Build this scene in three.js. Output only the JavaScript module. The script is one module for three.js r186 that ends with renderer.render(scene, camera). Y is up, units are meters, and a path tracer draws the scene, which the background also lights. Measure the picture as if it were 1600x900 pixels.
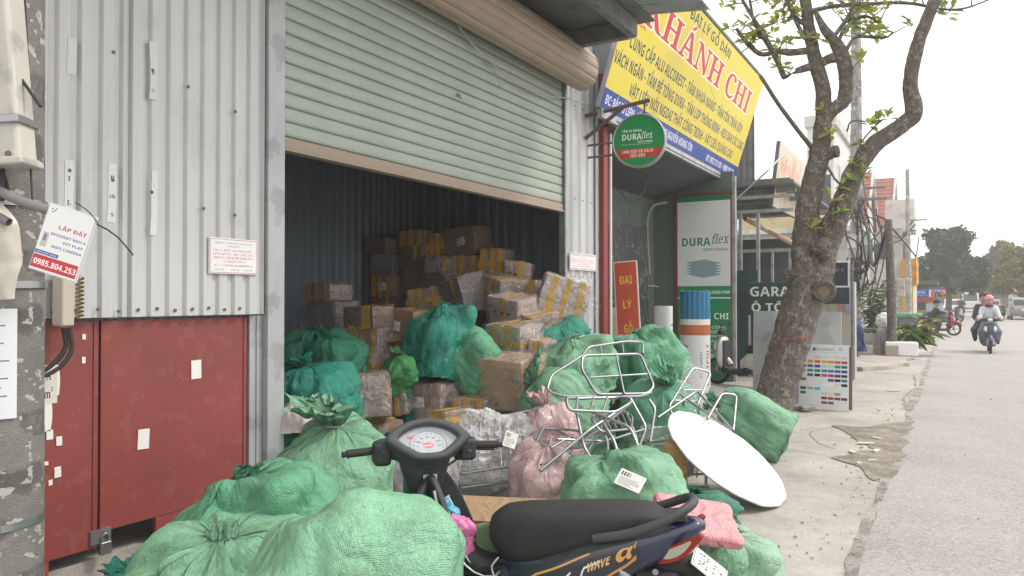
import * as THREE from 'three';
import { mergeGeometries, toCreasedNormals } from 'three/addons/utils/BufferGeometryUtils.js';
import { RoundedBoxGeometry } from 'three/addons/geometries/RoundedBoxGeometry.js';
import { MarchingCubes } from 'three/addons/objects/MarchingCubes.js';

// ---------------------------------------------------------------- camera, sky, sun, exposure
// The street runs along -Z; the shop fronts stand at about x = -4.2 and face +X; y is up, metres.
const scene = new THREE.Scene();
const camera = new THREE.PerspectiveCamera(2 * Math.atan(450 / 1202) * 180 / Math.PI, 16 / 9, 0.05, 900);
camera.position.set(0, 1.62, 0);
{ const yaw = Math.atan(690 / 1202), pitch = Math.atan(16 / 1202);
  camera.rotation.order = 'YXZ'; camera.rotation.set(pitch, yaw, 0); }
const renderer = new THREE.WebGLRenderer({ antialias: true });
renderer.toneMapping = THREE.LinearToneMapping;
renderer.toneMappingExposure = 1.52;
renderer.shadowMap.enabled = true;
renderer.setSize(1024, 576);
const SUN = new THREE.Vector3(0.55, 0.78, -0.34).normalize();
{ // hazy, almost white sky: brighter round the veiled sun
  const W = 256, H = 128, a = new Float32Array(W * H * 4), v = new THREE.Vector3();
  for (let j = 0; j < H; j++) for (let i = 0; i < W; i++) {
    const th = (0.5 - (j + 0.5) / H) * Math.PI, ph = ((i + 0.5) / W - 0.5) * 2 * Math.PI;
    v.set(Math.cos(ph) * Math.cos(th), -Math.sin(th), Math.sin(ph) * Math.cos(th));
    const c = Math.max(0, v.dot(SUN)), g = 0.35 * Math.pow(c, 6) + 0.5 * Math.pow(c, 40), up = Math.max(0, v.y);
    const k = (j * W + i) * 4;
    a[k] = 1.14 - 0.06 * up + g; a[k + 1] = 1.12 - 0.05 * up + g; a[k + 2] = 1.105 - 0.015 * up + g * 0.93; a[k + 3] = 1;
  }
  const t = new THREE.DataTexture(a, W, H, THREE.RGBAFormat, THREE.FloatType);
  t.mapping = THREE.EquirectangularReflectionMapping; t.magFilter = THREE.LinearFilter; t.needsUpdate = true;
  scene.background = t; scene.environment = t;
}
const sun = new THREE.DirectionalLight(new THREE.Color(1, 0.93, 0.83), 1.5);
sun.position.copy(SUN).multiplyScalar(60).add(new THREE.Vector3(-2, 0, -12)); sun.target.position.set(-2, 0, -12);
sun.castShadow = true; sun.shadow.radius = 24; sun.shadow.mapSize.set(2048, 2048);
Object.assign(sun.shadow.camera, { left: -40, right: 40, top: 40, bottom: -40, near: 1, far: 160 });
scene.add(sun, sun.target);
scene.fog = new THREE.FogExp2(0xf2f2ee, 0.0028);

// ---------------------------------------------------------------- helpers
function rng(seed) { let s = seed >>> 0; return () => { s = (s + 0x6d2b79f5) | 0; let t = Math.imul(s ^ (s >>> 15), 1 | s); t = (t + Math.imul(t ^ (t >>> 7), 61 | t)) ^ t; return ((t ^ (t >>> 14)) >>> 0) / 4294967296; }; }
const hash3 = (x, y, z) => { let h = Math.imul(x, 374761393) ^ Math.imul(y, 668265263) ^ Math.imul(z, 1274126177); h = Math.imul(h ^ (h >>> 13), 1274126177); return ((h ^ (h >>> 16)) >>> 0) / 4294967296; };
const fade = (t) => t * t * (3 - 2 * t), mix = (a, b, t) => a + (b - a) * t, clamp = (v, a = 0, b = 1) => Math.min(b, Math.max(a, v));
const sstep = (a, b, x) => fade(clamp((x - a) / (b - a)));
function noise3(x, y, z) {            // value noise, -1..1
  const i = Math.floor(x), j = Math.floor(y), k = Math.floor(z), u = fade(x - i), v = fade(y - j), w = fade(z - k);
  const L = (a, b, c) => hash3(i + a, j + b, k + c);
  return 2 * mix(mix(mix(L(0, 0, 0), L(1, 0, 0), u), mix(L(0, 1, 0), L(1, 1, 0), u), v), mix(mix(L(0, 0, 1), L(1, 0, 1), u), mix(L(0, 1, 1), L(1, 1, 1), u), v), w) - 1;
}
const fbm3 = (x, y, z, o = 4) => { let s = 0, a = 0.5; for (let n = 0; n < o; n++) { s += a * noise3(x, y, z); x *= 2.03; y *= 2.03; z *= 2.03; a *= 0.5; } return s; };
const lattice = new Map();
function pn(u, v, per, seed) {        // periodic value noise over [0,1)^2
  let L = lattice.get(per * 4096 + seed); if (!L) { L = new Float32Array(per * per); for (let j = 0; j < per; j++) for (let i = 0; i < per; i++) L[j * per + i] = hash3(i, j, seed); lattice.set(per * 4096 + seed, L); }
  const x = (u - Math.floor(u)) * per, y = (v - Math.floor(v)) * per, i = Math.min(per - 1, Math.floor(x)), j = Math.min(per - 1, Math.floor(y)), tx = x - i, ty = y - j, fx = tx * tx * (3 - 2 * tx), fy = ty * ty * (3 - 2 * ty), i1 = i + 1 === per ? 0 : i + 1, r0 = j * per, r1 = (j + 1 === per ? 0 : j + 1) * per;
  const a = L[r0 + i] + (L[r0 + i1] - L[r0 + i]) * fx, b = L[r1 + i] + (L[r1 + i1] - L[r1 + i]) * fx; return 2 * (a + (b - a) * fy) - 1;
}
const pf = (u, v, per, seed, o = 4) => { let s = 0, a = 0.5; for (let n = 0; n < o; n++) { s += a * pn(u, v, per, seed + n); per *= 2; a *= 0.55; } return s; };
const SRGB = new Uint8Array(4097); for (let i = 0; i <= 4096; i++) { const c = i / 4096; SRGB[i] = Math.round(255 * (c <= 0.0031308 ? 12.92 * c : 1.055 * Math.pow(c, 1 / 2.4) - 0.055)); }
const toS = (c) => SRGB[Math.round(c * 4096)];
function tex(size, fn, srgb = true) {  // fn(u,v) -> [r,g,b] linear 0..1 (colour) or plain value (data)
  const a = new Uint8Array(size * size * 4);
  for (let j = 0; j < size; j++) for (let i = 0; i < size; i++) {
    const c = fn((i + 0.5) / size, (j + 0.5) / size), k = (j * size + i) * 4;
    for (let n = 0; n < 3; n++) a[k + n] = clamp(srgb ? toS(clamp(Array.isArray(c) ? c[n] : c)) : 255 * clamp(Array.isArray(c) ? c[n] : c), 0, 255);
    a[k + 3] = 255;
  }
  const t = new THREE.DataTexture(a, size, size); t.wrapS = t.wrapT = THREE.RepeatWrapping; t.magFilter = THREE.LinearFilter; t.minFilter = THREE.LinearMipmapLinearFilter; t.generateMipmaps = true;
  if (srgb) t.colorSpace = THREE.SRGBColorSpace; t.needsUpdate = true; return t;
}
const rep = (t, sx, sy = sx) => { const c = t.clone(); c.repeat.set(1 / sx, 1 / sy); c.needsUpdate = true; return c; };   // one tile per sx by sy metres
function canvasTex(w, h, draw) {
  const c = document.createElement('canvas'); c.width = w; c.height = h; const g = c.getContext('2d'); draw(g, w, h);
  const t = new THREE.CanvasTexture(c); t.colorSpace = THREE.SRGBColorSpace; t.anisotropy = 8; return t;
}
function txt(g, str, x, y, size, o = {}) {  // fitted lettering; accents are drawn over plain letters, stroke by stroke
  g.font = (o.style || 'bold') + ' ' + size + 'px ' + (o.font || 'sans-serif'); g.textAlign = 'left'; g.textBaseline = 'alphabetic'; g.fillStyle = o.fill || '#000';
  const cl = []; for (const c of str.normalize('NFD')) { if (/[\u0300-\u036f]/.test(c) && cl.length) cl[cl.length - 1][1] += c; else cl.push([c, '']); }
  const base = cl.map((c) => c[0]).join(''), wd = g.measureText(base).width, k = o.width ? o.width / wd : (o.sx || 1), up = 0.36 * size;
  g.save(); g.translate(x, y); if (o.rot) g.rotate(o.rot); g.scale(k, 1); g.translate(o.align === 'left' ? 0 : -wd / 2, 0);
  const marks = (lw) => { g.lineWidth = lw; g.lineCap = 'butt'; let q = ''; for (const [c, m] of cl) { const x0 = g.measureText(q).width; q += c; const x1 = g.measureText(q).width, cx = (x0 + x1) / 2, low = c !== c.toUpperCase(), t = up - size * (low && !/[bdfhklt]/.test(c) ? 0.62 : 0.79), w = size * 0.13, ln = (...p) => { g.beginPath(); g.moveTo(p[0], p[1]); for (let i = 2; i < p.length; i += 2) g.lineTo(p[i], p[i + 1]); g.stroke(); }; let h = t;
    if (m.includes('\u0302')) { ln(cx - w, h + 1, cx, h - size * 0.11, cx + w, h + 1); h -= size * 0.13; } if (m.includes('\u0306')) { ln(cx - w, h - size * 0.09, cx - w * 0.5, h, cx + w * 0.5, h, cx + w, h - size * 0.09); h -= size * 0.13; }
    if (m.includes('\u0301')) ln(cx, h, cx + w * 0.9, h - size * 0.12); if (m.includes('\u0300')) ln(cx, h, cx - w * 0.9, h - size * 0.12); if (m.includes('\u0303')) ln(cx - w, h - 1, cx - w * 0.4, h - size * 0.08, cx + w * 0.4, h - size * 0.02, cx + w, h - size * 0.1); if (m.includes('\u0309')) ln(cx - w * 0.4, h - size * 0.12, cx + w * 0.4, h - size * 0.1, cx, h - size * 0.04, cx, h); if (m.includes('\u0323')) ln(cx - size * 0.045, up + size * 0.1, cx + size * 0.045, up + size * 0.1); if (m.includes('\u031b')) ln(x1 - size * 0.12, t + size * 0.08, x1 - size * 0.02, t + size * 0.03, x1, t - size * 0.05); } };
  if (o.stroke) { g.strokeStyle = o.stroke; g.lineJoin = 'round'; g.lineWidth = o.lw || 4; g.strokeText(base, 0, up); marks(size * 0.08 + (o.lw || 4)); }
  g.fillText(base, 0, up); g.strokeStyle = o.fill || '#000'; g.lineJoin = 'miter'; marks(size * 0.075); g.restore();
}
function scrib(g, x, y, w, h, c, seed) {   // print too small to read: rows of uneven letter-sized strokes round (x, y)
  const r = rng(seed); g.fillStyle = c; let q = x - w / 2; while (q < x + w / 2 - h * 0.4) { if (r() < 0.16) { q += h * 0.5; continue; } const a = h * (0.3 + 0.3 * r()); g.fillRect(q, y - h / 2, Math.max(1, a * 0.35), h); if (r() < 0.7) g.fillRect(q, y - h / 2 + (r() < 0.5 ? 0 : h * 0.42), a, Math.max(1, h * 0.2)); if (r() < 0.5) g.fillRect(q + a * 0.7, y - h * 0.2, Math.max(1, a * 0.3), h * 0.7); q += a + h * 0.16; }
}
const col = (r, g, b) => new THREE.Color().setRGB(r, g, b);
const M = (o) => new THREE.MeshStandardMaterial({ roughness: 0.75, metalness: 0, side: THREE.DoubleSide, ...o });
const MP = (o) => new THREE.MeshPhysicalMaterial({ roughness: 0.5, metalness: 0, side: THREE.DoubleSide, ...o });
const taken = new Map();
function numbered(name) { const n = taken.get(name) || 0; taken.set(name, n + 1); return n ? name + '_' + String(n).padStart(3, '0') : name; }
function mesh(name, geo, m, parent) {
  if (Array.isArray(geo)) geo = merge(geo);
  const o = new THREE.Mesh(geo, m); o.name = parent ? name : numbered(name); o.castShadow = o.receiveShadow = true; (parent || scene).add(o); return o;
}
function group(name, parent) { const g = new THREE.Group(); g.name = name; parent.add(g); return g; }
function tag(o, label, category, grp, kind) { o.userData.label = label; if (category) o.userData.category = category; if (grp) o.userData.group = grp; if (kind) o.userData.kind = kind; return o; }
function thing(name, label, category, p = [0, 0, 0], ry = 0, grp) { const o = new THREE.Group(); o.name = numbered(name); o.position.set(...p); o.rotation.y = ry; scene.add(o); return tag(o, label, category, grp); }
function struct(name, geo, m) { const o = mesh(name, geo, m); o.userData.kind = 'structure'; return o; }
function copy(src, label, p, ry = 0) { const o = src.clone(); o.name = numbered(src.name.replace(/_\d{3}$/, '')); o.position.set(...p); o.rotation.set(0, ry, 0); o.userData = { ...src.userData, label }; scene.add(o); return o; }
function boxUV(g) {                    // uv in metres from the dominant axis of each face
  const n = g.index ? g.toNonIndexed() : g; n.computeBoundingBox(); if (!n.attributes.normal) n.computeVertexNormals();
  const p = n.attributes.position, uv = new Float32Array(p.count * 2), a = new THREE.Vector3(), b = new THREE.Vector3(), c = new THREE.Vector3();
  for (let i = 0; i < p.count; i += 3) {
    a.fromBufferAttribute(p, i); b.fromBufferAttribute(p, i + 1).sub(a); c.fromBufferAttribute(p, i + 2).sub(a); b.cross(c);
    const ax = Math.abs(b.x), ay = Math.abs(b.y), az = Math.abs(b.z);
    for (let k = 0; k < 3; k++) { const x = p.getX(i + k), y = p.getY(i + k), z = p.getZ(i + k), q = (i + k) * 2;
      if (ay >= ax && ay >= az) { uv[q] = x; uv[q + 1] = z; } else if (ax >= az) { uv[q] = z; uv[q + 1] = y; } else { uv[q] = x; uv[q + 1] = y; } }
  }
  n.setAttribute('uv', new THREE.BufferAttribute(uv, 2)); return n;
}
function norm(g) { let n = g.index ? g.toNonIndexed() : g; for (const k of Object.keys(n.attributes)) if (!['position', 'normal', 'uv'].includes(k)) n.deleteAttribute(k); if (!n.attributes.normal) n.computeVertexNormals(); if (!n.attributes.uv) n = boxUV(n); n.morphAttributes = {}; return n; }
function merge(list) { return list.length === 1 ? norm(list[0]) : mergeGeometries(list.map(norm)); }
const _m = new THREE.Matrix4(), _q = new THREE.Quaternion(), _e = new THREE.Euler();
function put(g, x = 0, y = 0, z = 0, rx = 0, ry = 0, rz = 0, s = 1) { const sv = Array.isArray(s) ? new THREE.Vector3(...s) : new THREE.Vector3(s, s, s); g.applyMatrix4(new THREE.Matrix4().compose(new THREE.Vector3(x, y, z), new THREE.Quaternion().setFromEuler(new THREE.Euler(rx, ry, rz)), sv)); return g; }
const bx = (w, h, d, x = 0, y = 0, z = 0, rx = 0, ry = 0, rz = 0) => put(boxUV(new THREE.BoxGeometry(w, h, d)), x, y, z, rx, ry, rz);
const rb = (w, h, d, r = 0.01, x = 0, y = 0, z = 0, rx = 0, ry = 0, rz = 0, seg = 2) => put(boxUV(new RoundedBoxGeometry(w, h, d, seg, Math.min(r, w / 2.01, h / 2.01, d / 2.01))), x, y, z, rx, ry, rz);
const b2 = (x0, x1, y0, y1, z0, z1) => bx(Math.abs(x1 - x0), Math.abs(y1 - y0), Math.abs(z1 - z0), (x0 + x1) / 2, (y0 + y1) / 2, (z0 + z1) / 2);
const cy = (r0, r1, h, x = 0, y = 0, z = 0, rx = 0, ry = 0, rz = 0, n = 20) => put(new THREE.CylinderGeometry(r0, r1, h, n), x, y, z, rx, ry, rz);
const sp = (r, x = 0, y = 0, z = 0, s = 1, n = 16) => put(new THREE.SphereGeometry(r, n, Math.ceil(n * 0.7)), x, y, z, 0, 0, 0, s);
const V = (a) => new THREE.Vector3(a[0], a[1], a[2]);
function tube(pts, r, o = {}) {        // smooth or cornered tube; o.corner rounds the bends of a polyline
  let c; const P3 = pts.map(V);
  if (o.corner !== undefined) {
    c = new THREE.CurvePath(); const n = P3.length, cl = o.closed; let prev = null, first = null;
    for (let i = 0; i < n; i++) {
      const p = P3[i];
      if (!cl && (i === 0 || i === n - 1)) { if (prev) c.add(new THREE.LineCurve3(prev, p)); prev = p; continue; }
      const a = P3[(i + n - 1) % n], b = P3[(i + 1) % n], k = Math.min(o.corner, a.distanceTo(p) * 0.45, b.distanceTo(p) * 0.45);
      const s = p.clone().add(a.clone().sub(p).setLength(k)), e = p.clone().add(b.clone().sub(p).setLength(k));
      if (prev) c.add(new THREE.LineCurve3(prev, s)); else first = s;
      c.add(new THREE.QuadraticBezierCurve3(s, p, e)); prev = e;
    }
    if (cl) c.add(new THREE.LineCurve3(prev, first));
    const m = Math.max(12, Math.ceil(c.getLength() / (o.step || 0.03)));
    c = new THREE.CatmullRomCurve3(c.getSpacedPoints(m).filter((p, i, A) => !i || p.distanceTo(A[i - 1]) > 1e-4), false, 'centripetal');
  } else c = new THREE.CatmullRomCurve3(P3, !!o.closed, 'centripetal');
  const seg = o.seg || Math.max(4, Math.ceil(c.getLength() / (o.step || 0.05)));
  return new THREE.TubeGeometry(c, seg, r, o.rad || 8, false);
}
function limb(pts, o = {}) {           // tapered tube: pts = [x,y,z,r]; o.bump roughens the outline
  const c = new THREE.CatmullRomCurve3(pts.map(V), false, 'centripetal'), n = o.seg || Math.max(6, pts.length * 6), rad = o.rad || 10, F = c.computeFrenetFrames(n, false), pos = [], uv = [], idx = [];
  for (let i = 0; i <= n; i++) {
    const t = i / n, f = t * (pts.length - 1), k = Math.min(pts.length - 2, Math.floor(f)), r0 = mix(pts[k][3], pts[k + 1][3], f - k), p = c.getPoint(t);
    for (let j = 0; j <= rad; j++) {
      const a = j / rad * 2 * Math.PI, ca = Math.cos(a), sa = Math.sin(a), N = F.normals[i], B = F.binormals[i];
      const d = [N.x * ca + B.x * sa, N.y * ca + B.y * sa, N.z * ca + B.z * sa];
      const r = r0 * (1 + (o.bump ? o.bump * fbm3((p.x + d[0] * r0) * (o.freq || 6), (p.y + d[1] * r0) * (o.freq || 6), (p.z + d[2] * r0) * (o.freq || 6), 3) : 0));
      pos.push(p.x + d[0] * r, p.y + d[1] * r, p.z + d[2] * r); uv.push(j / rad * 2 * Math.PI * pts[0][3], t * c.getLength());
      if (i < n && j < rad) { const q = i * (rad + 1) + j; idx.push(q, q + 1, q + rad + 1, q + 1, q + rad + 2, q + rad + 1); }
    }
  }
  const e = pos.length / 3, p = c.getPoint(1); pos.push(p.x, p.y, p.z); uv.push(0, 0); for (let j = 0; j < rad; j++) idx.push(n * (rad + 1) + j, n * (rad + 1) + j + 1, e);
  const g = new THREE.BufferGeometry(); g.setAttribute('position', new THREE.Float32BufferAttribute(pos, 3)); g.setAttribute('uv', new THREE.Float32BufferAttribute(uv, 2)); g.setIndex(idx); g.computeVertexNormals(); return g;
}
// outline in the XY plane pulled out along Z, centred on z
function ext(pts, depth, o = {}) {
  const s = new THREE.Shape(pts.map((p) => new THREE.Vector2(p[0], p[1]))); for (const h of o.holes || []) s.holes.push(new THREE.Path(h.map((p) => new THREE.Vector2(p[0], p[1]))));
  const bv = o.bevel || 0, g = new THREE.ExtrudeGeometry(s, { depth: depth - 2 * bv, bevelEnabled: bv > 0, bevelSize: bv, bevelThickness: bv, bevelOffset: -bv, bevelSegments: o.bs || 2, curveSegments: 8 });
  g.translate(0, 0, -(depth - 2 * bv) / 2); return boxUV(g);
}
const spline = (pts, n = 40, closed = true) => new THREE.CatmullRomCurve3(pts.map((p) => new THREE.Vector3(p[0], p[1], 0)), closed, 'centripetal').getPoints(n).slice(0, closed ? n : n + 1).map((p) => [p.x, p.y]);
// open profile (a,b) pulled along the third axis with thickness t: a along Z, b along X, length along Y
function sheet(profile, len, t, order) {
  const pos = [], uv = [], idx = [], n = profile.length; let s = 0; const nn = profile.map((p, i) => { const a = profile[Math.max(0, i - 1)], b = profile[Math.min(n - 1, i + 1)], dx = b[0] - a[0], dy = b[1] - a[1], l = Math.hypot(dx, dy) || 1; return [-dy / l * t, dx / l * t]; });
  const W = { zxy: (a, b, l) => [b, l, a], yxz: (a, b, l) => [b, a, l], xyz: (a, b, l) => [a, b, l], zyx: (a, b, l) => [l, b, a], xzy: (a, b, l) => [a, l, b] }[order];
  const face = (i, k, A, B) => { const q = pos.length / 3, d = Math.hypot(profile[k][0] - profile[i][0], profile[k][1] - profile[i][1]); pos.push(...W(...A, 0), ...W(...B, 0), ...W(...B, len), ...W(...A, len)); uv.push(s, 0, s + d, 0, s + d, len, s, len); idx.push(q, q + 1, q + 2, q, q + 2, q + 3); return d; };
  for (let i = 0; i + 1 < n; i++) { const A = profile[i], B = profile[i + 1], A2 = [A[0] - nn[i][0], A[1] - nn[i][1]], B2 = [B[0] - nn[i + 1][0], B[1] - nn[i + 1][1]]; face(i, i + 1, A, B); s += face(i, i + 1, A2, B2); 
    for (const l of [0, len]) { const q = pos.length / 3; pos.push(...W(...A, l), ...W(...B, l), ...W(...B2, l), ...W(...A2, l)); uv.push(0, 0, 0.01, 0, 0.01, 0.01, 0, 0.01); idx.push(q, q + 1, q + 2, q, q + 2, q + 3); } }
  for (const i of [0, n - 1]) face(i, i, profile[i], [profile[i][0] - nn[i][0], profile[i][1] - nn[i][1]]);
  const g = new THREE.BufferGeometry(); g.setAttribute('position', new THREE.Float32BufferAttribute(pos, 3)); g.setAttribute('uv', new THREE.Float32BufferAttribute(uv, 2)); g.setIndex(idx); const m = g.toNonIndexed(); m.computeVertexNormals(); return m;
}
function ribs(z0, z1, period, depth, top = 0.44, slope = 0.16) {   // trapezoid rib profile (position, depth)
  const out = [], dir = Math.sign(z1 - z0), L = Math.abs(z1 - z0); let s = 0;
  while (s < L) { for (const [f, d] of [[0, 0], [1 - top - 2 * slope, 0], [1 - top - slope, depth], [1 - slope, depth]]) if (s + f * period <= L) out.push([z0 + dir * (s + f * period), d]); s += period; }
  out.push([z1, out[out.length - 1][1]]); return out;
}
// flat printed panel: w x h, drawn on a canvas, facing +Z, its own thickness
function panel(parent, w, h, t, draw, o = {}) {
  const body = mesh(o.body || 'panel', rb(w, h, t, Math.min(0.004, t / 3), 0, h / 2, -t / 2), o.bodyMat || mats.whitePaint, parent), px = o.px || 512;
  const tx = canvasTex(Math.round(px * Math.min(1, w / h)), Math.round(px * Math.min(1, h / w)), draw);
  mesh(o.face || 'printed_face', put(new THREE.PlaneGeometry(w - 0.008, h - 0.008), 0, h / 2, 0.003), M({ map: tx, roughness: o.rough ?? 0.5, side: THREE.FrontSide }), parent); return body;
}
function grime(g, w, h, seed, n = 60, c = '90,80,70', a = 0.1) { const r = rng(seed); for (let i = 0; i < n; i++) { g.fillStyle = `rgba(${c},${(a * r()).toFixed(3)})`; g.beginPath(); g.ellipse(r() * w, r() * h, (0.01 + 0.08 * r()) * w, (0.01 + 0.05 * r()) * h, r() * 3, 0, 7); g.fill(); } }

// ---------------------------------------------------------------- textures and shared materials
const T = {};
T.concrete = tex(1024, (u, v) => { const n = pf(u, v, 6, 1, 6), f = pn(u, v, 420, 9), s = pf(u, v, 40, 33, 3); let k = 0.365 + 0.09 * n + 0.05 * f + 0.05 * s; const st = sstep(0.14, 0.42, pf(u, v, 5, 71, 5)); k *= 1 - 0.22 * st; return [k * 1.03, k * 0.965, k * 0.885]; });
T.asphalt = tex(1024, (u, v) => { const n = pf(u, v, 5, 101, 5), f = pn(u, v, 512, 109), g = pn(u, v, 190, 121); const k = 0.345 + 0.05 * n + 0.09 * f + 0.06 * g; return [k * 1.02, k * 0.985, k * 0.93]; });
T.grain = tex(512, (u, v) => 0.5 + 0.28 * pf(u, v, 30, 5, 4) + 0.25 * pn(u, v, 250, 8), false);
T.metal = tex(512, (u, v) => { const streak = pn(u, v * 0.06 - Math.floor(v * 0.06), 90, 21), n = pf(u, v, 4, 22, 6), d = sstep(0.2, 0.5, pf(u, v, 9, 27, 5)); const k = 0.86 + 0.07 * n + 0.03 * streak - 0.055 * d; return [k, k, k]; });
T.dirt = tex(512, (u, v) => { const n = pf(u, v, 7, 301, 6), p = pn(u, v, 90, 305); const k = 0.30 + 0.15 * n + 0.06 * p; return [k, k * 0.9, k * 0.76]; });
T.weave = tex(512, (u, v) => { const a = Math.sin(u * Math.PI * 2 * 64), b = Math.sin(v * Math.PI * 2 * 64); return 0.5 + 0.05 * a + 0.05 * b + 0.32 * pn(u, v, 128, 41) * 0.6 + 0.25 * pf(u, v * 3 - Math.floor(v * 3), 40, 43, 3); }, false);
T.weaveCol = tex(512, (u, v) => { const th = 0.05 * pn(u * 0.2 - Math.floor(u * 0.2), v, 160, 51) + 0.05 * pn(u, v * 0.2 - Math.floor(v * 0.2), 160, 53), n = pf(u, v, 5, 55, 5), d = sstep(0.12, 0.42, pf(u, v, 6, 58, 5)); const k = 0.88 + 0.12 * n + th - 0.2 * d; return [k, k, k * (1 - 0.06 * d)]; });
T.kraft = tex(512, (u, v) => { const n = pf(u, v, 6, 61, 5), f = pn(u, v * 0.1 - Math.floor(v * 0.1), 120, 66); const k = 0.84 + 0.14 * n + 0.05 * f; return [k, k * 0.98, k * 0.95]; });
T.crumple = tex(512, (u, v) => { let s = 0, a = 0.5, p = 6; for (let n = 0; n < 4; n++) { s += a * (1 - Math.abs(pn(u + 0.06 * pn(u, v, 5, 79), v + 0.06 * pn(u, v, 5, 78), p, 70 + n))); a *= 0.5; p *= 2; } return s; }, false);
T.sackBump = tex(768, (u, v) => { const wx = 0.05 * pf(u, v, 5, 91, 2), wy = 0.05 * pf(u, v, 5, 94, 2); let s = 0, a = 0.5, p = 5; for (let n = 0; n < 4; n++) { s += a * Math.abs(pn(u + wx, v + wy, p, 170 + n)); a *= 0.55; p *= 2; } const th = 0.5 * (Math.sin(u * Math.PI * 2 * 150) + Math.sin(v * Math.PI * 2 * 150)); return clamp(0.2 + 0.95 * s + 0.025 * th + 0.03 * pn(u, v, 256, 47)); }, false);
T.bark = tex(512, (u, v) => { const w = pf(u, v, 6, 81, 4), r = 1 - Math.abs(pn(u + 0.05 * w, v * 0.5 - Math.floor(v * 0.5), 26, 84)), n = pf(u, v, 20, 86, 4), li = sstep(0.22, 0.4, pf(u, v, 11, 88, 5)); const k = 0.115 + 0.06 * n + 0.03 * r; return [mix(k * 1.08, 0.30, li * 0.7), mix(k * 0.98, 0.29, li * 0.7), mix(k * 0.86, 0.26, li * 0.7)]; });
T.barkBump = tex(512, (u, v) => { const w = pf(u, v, 6, 81, 4), r = 1 - Math.abs(pn(u + 0.05 * w, v * 0.5 - Math.floor(v * 0.5), 26, 84)); return 0.5 * r + 0.3 * pf(u, v, 24, 86, 4) + 0.25; }, false);
T.pole = tex(512, (u, v) => { const n = pf(u, v, 5, 401, 6), f = pn(u, v, 300, 409), w = sstep(0.36, 0.42, pf(u, v, 22, 411, 5)), dk = sstep(0.12, 0.4, pf(u, v, 6, 417, 5)); let k = 0.25 + 0.08 * n + 0.05 * f; k *= 1 - 0.4 * dk; return [mix(k, 0.62, w * 0.8), mix(k * 0.96, 0.61, w * 0.8), mix(k * 0.9, 0.58, w * 0.8)]; });
T.granite = tex(512, (u, v) => { const a = pn(u, v, 200, 91), b = pn(u, v, 120, 93); const k = 0.24 + 0.11 * a + 0.09 * b + 0.03 * pf(u, v, 5, 95, 3); return [k, k * 1.0, k * 1.0]; });
T.redDoor = tex(512, (u, v) => { const n = pf(u, v, 4, 501, 6), sc = sstep(0.30, 0.36, pf(u, v, 22, 507, 4)), d = sstep(0.15, 0.5, pf(u, v, 5, 511, 5)); const k = 1 + 0.12 * n; return [mix(0.24 * k, 0.32, sc * 0.12) * (1 - 0.1 * d), mix(0.05 * k, 0.2, sc * 0.12), mix(0.043 * k, 0.17, sc * 0.12)]; });
T.roof = tex(128, (u, v) => { const n = pf(u, v, 8, 601, 4), k = 1 + 0.3 * n; return [0.36 * k, 0.135 * k, 0.09 * k]; });
T.plaster = tex(384, (u, v) => { const n = pf(u, v, 5, 611, 6), d = sstep(0.15, 0.5, pf(u, v, 6, 617, 5)); const k = 0.9 + 0.1 * n - 0.2 * d; return [k, k, k * 0.98]; });
T.rust = tex(256, (u, v) => { const n = sstep(-0.05, 0.35, pf(u, v, 5, 621, 6)), f = pf(u, v, 30, 625, 3); return [mix(0.66, 0.42 + 0.1 * f, n), mix(0.60, 0.27, n), mix(0.52, 0.19, n)]; });

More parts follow.
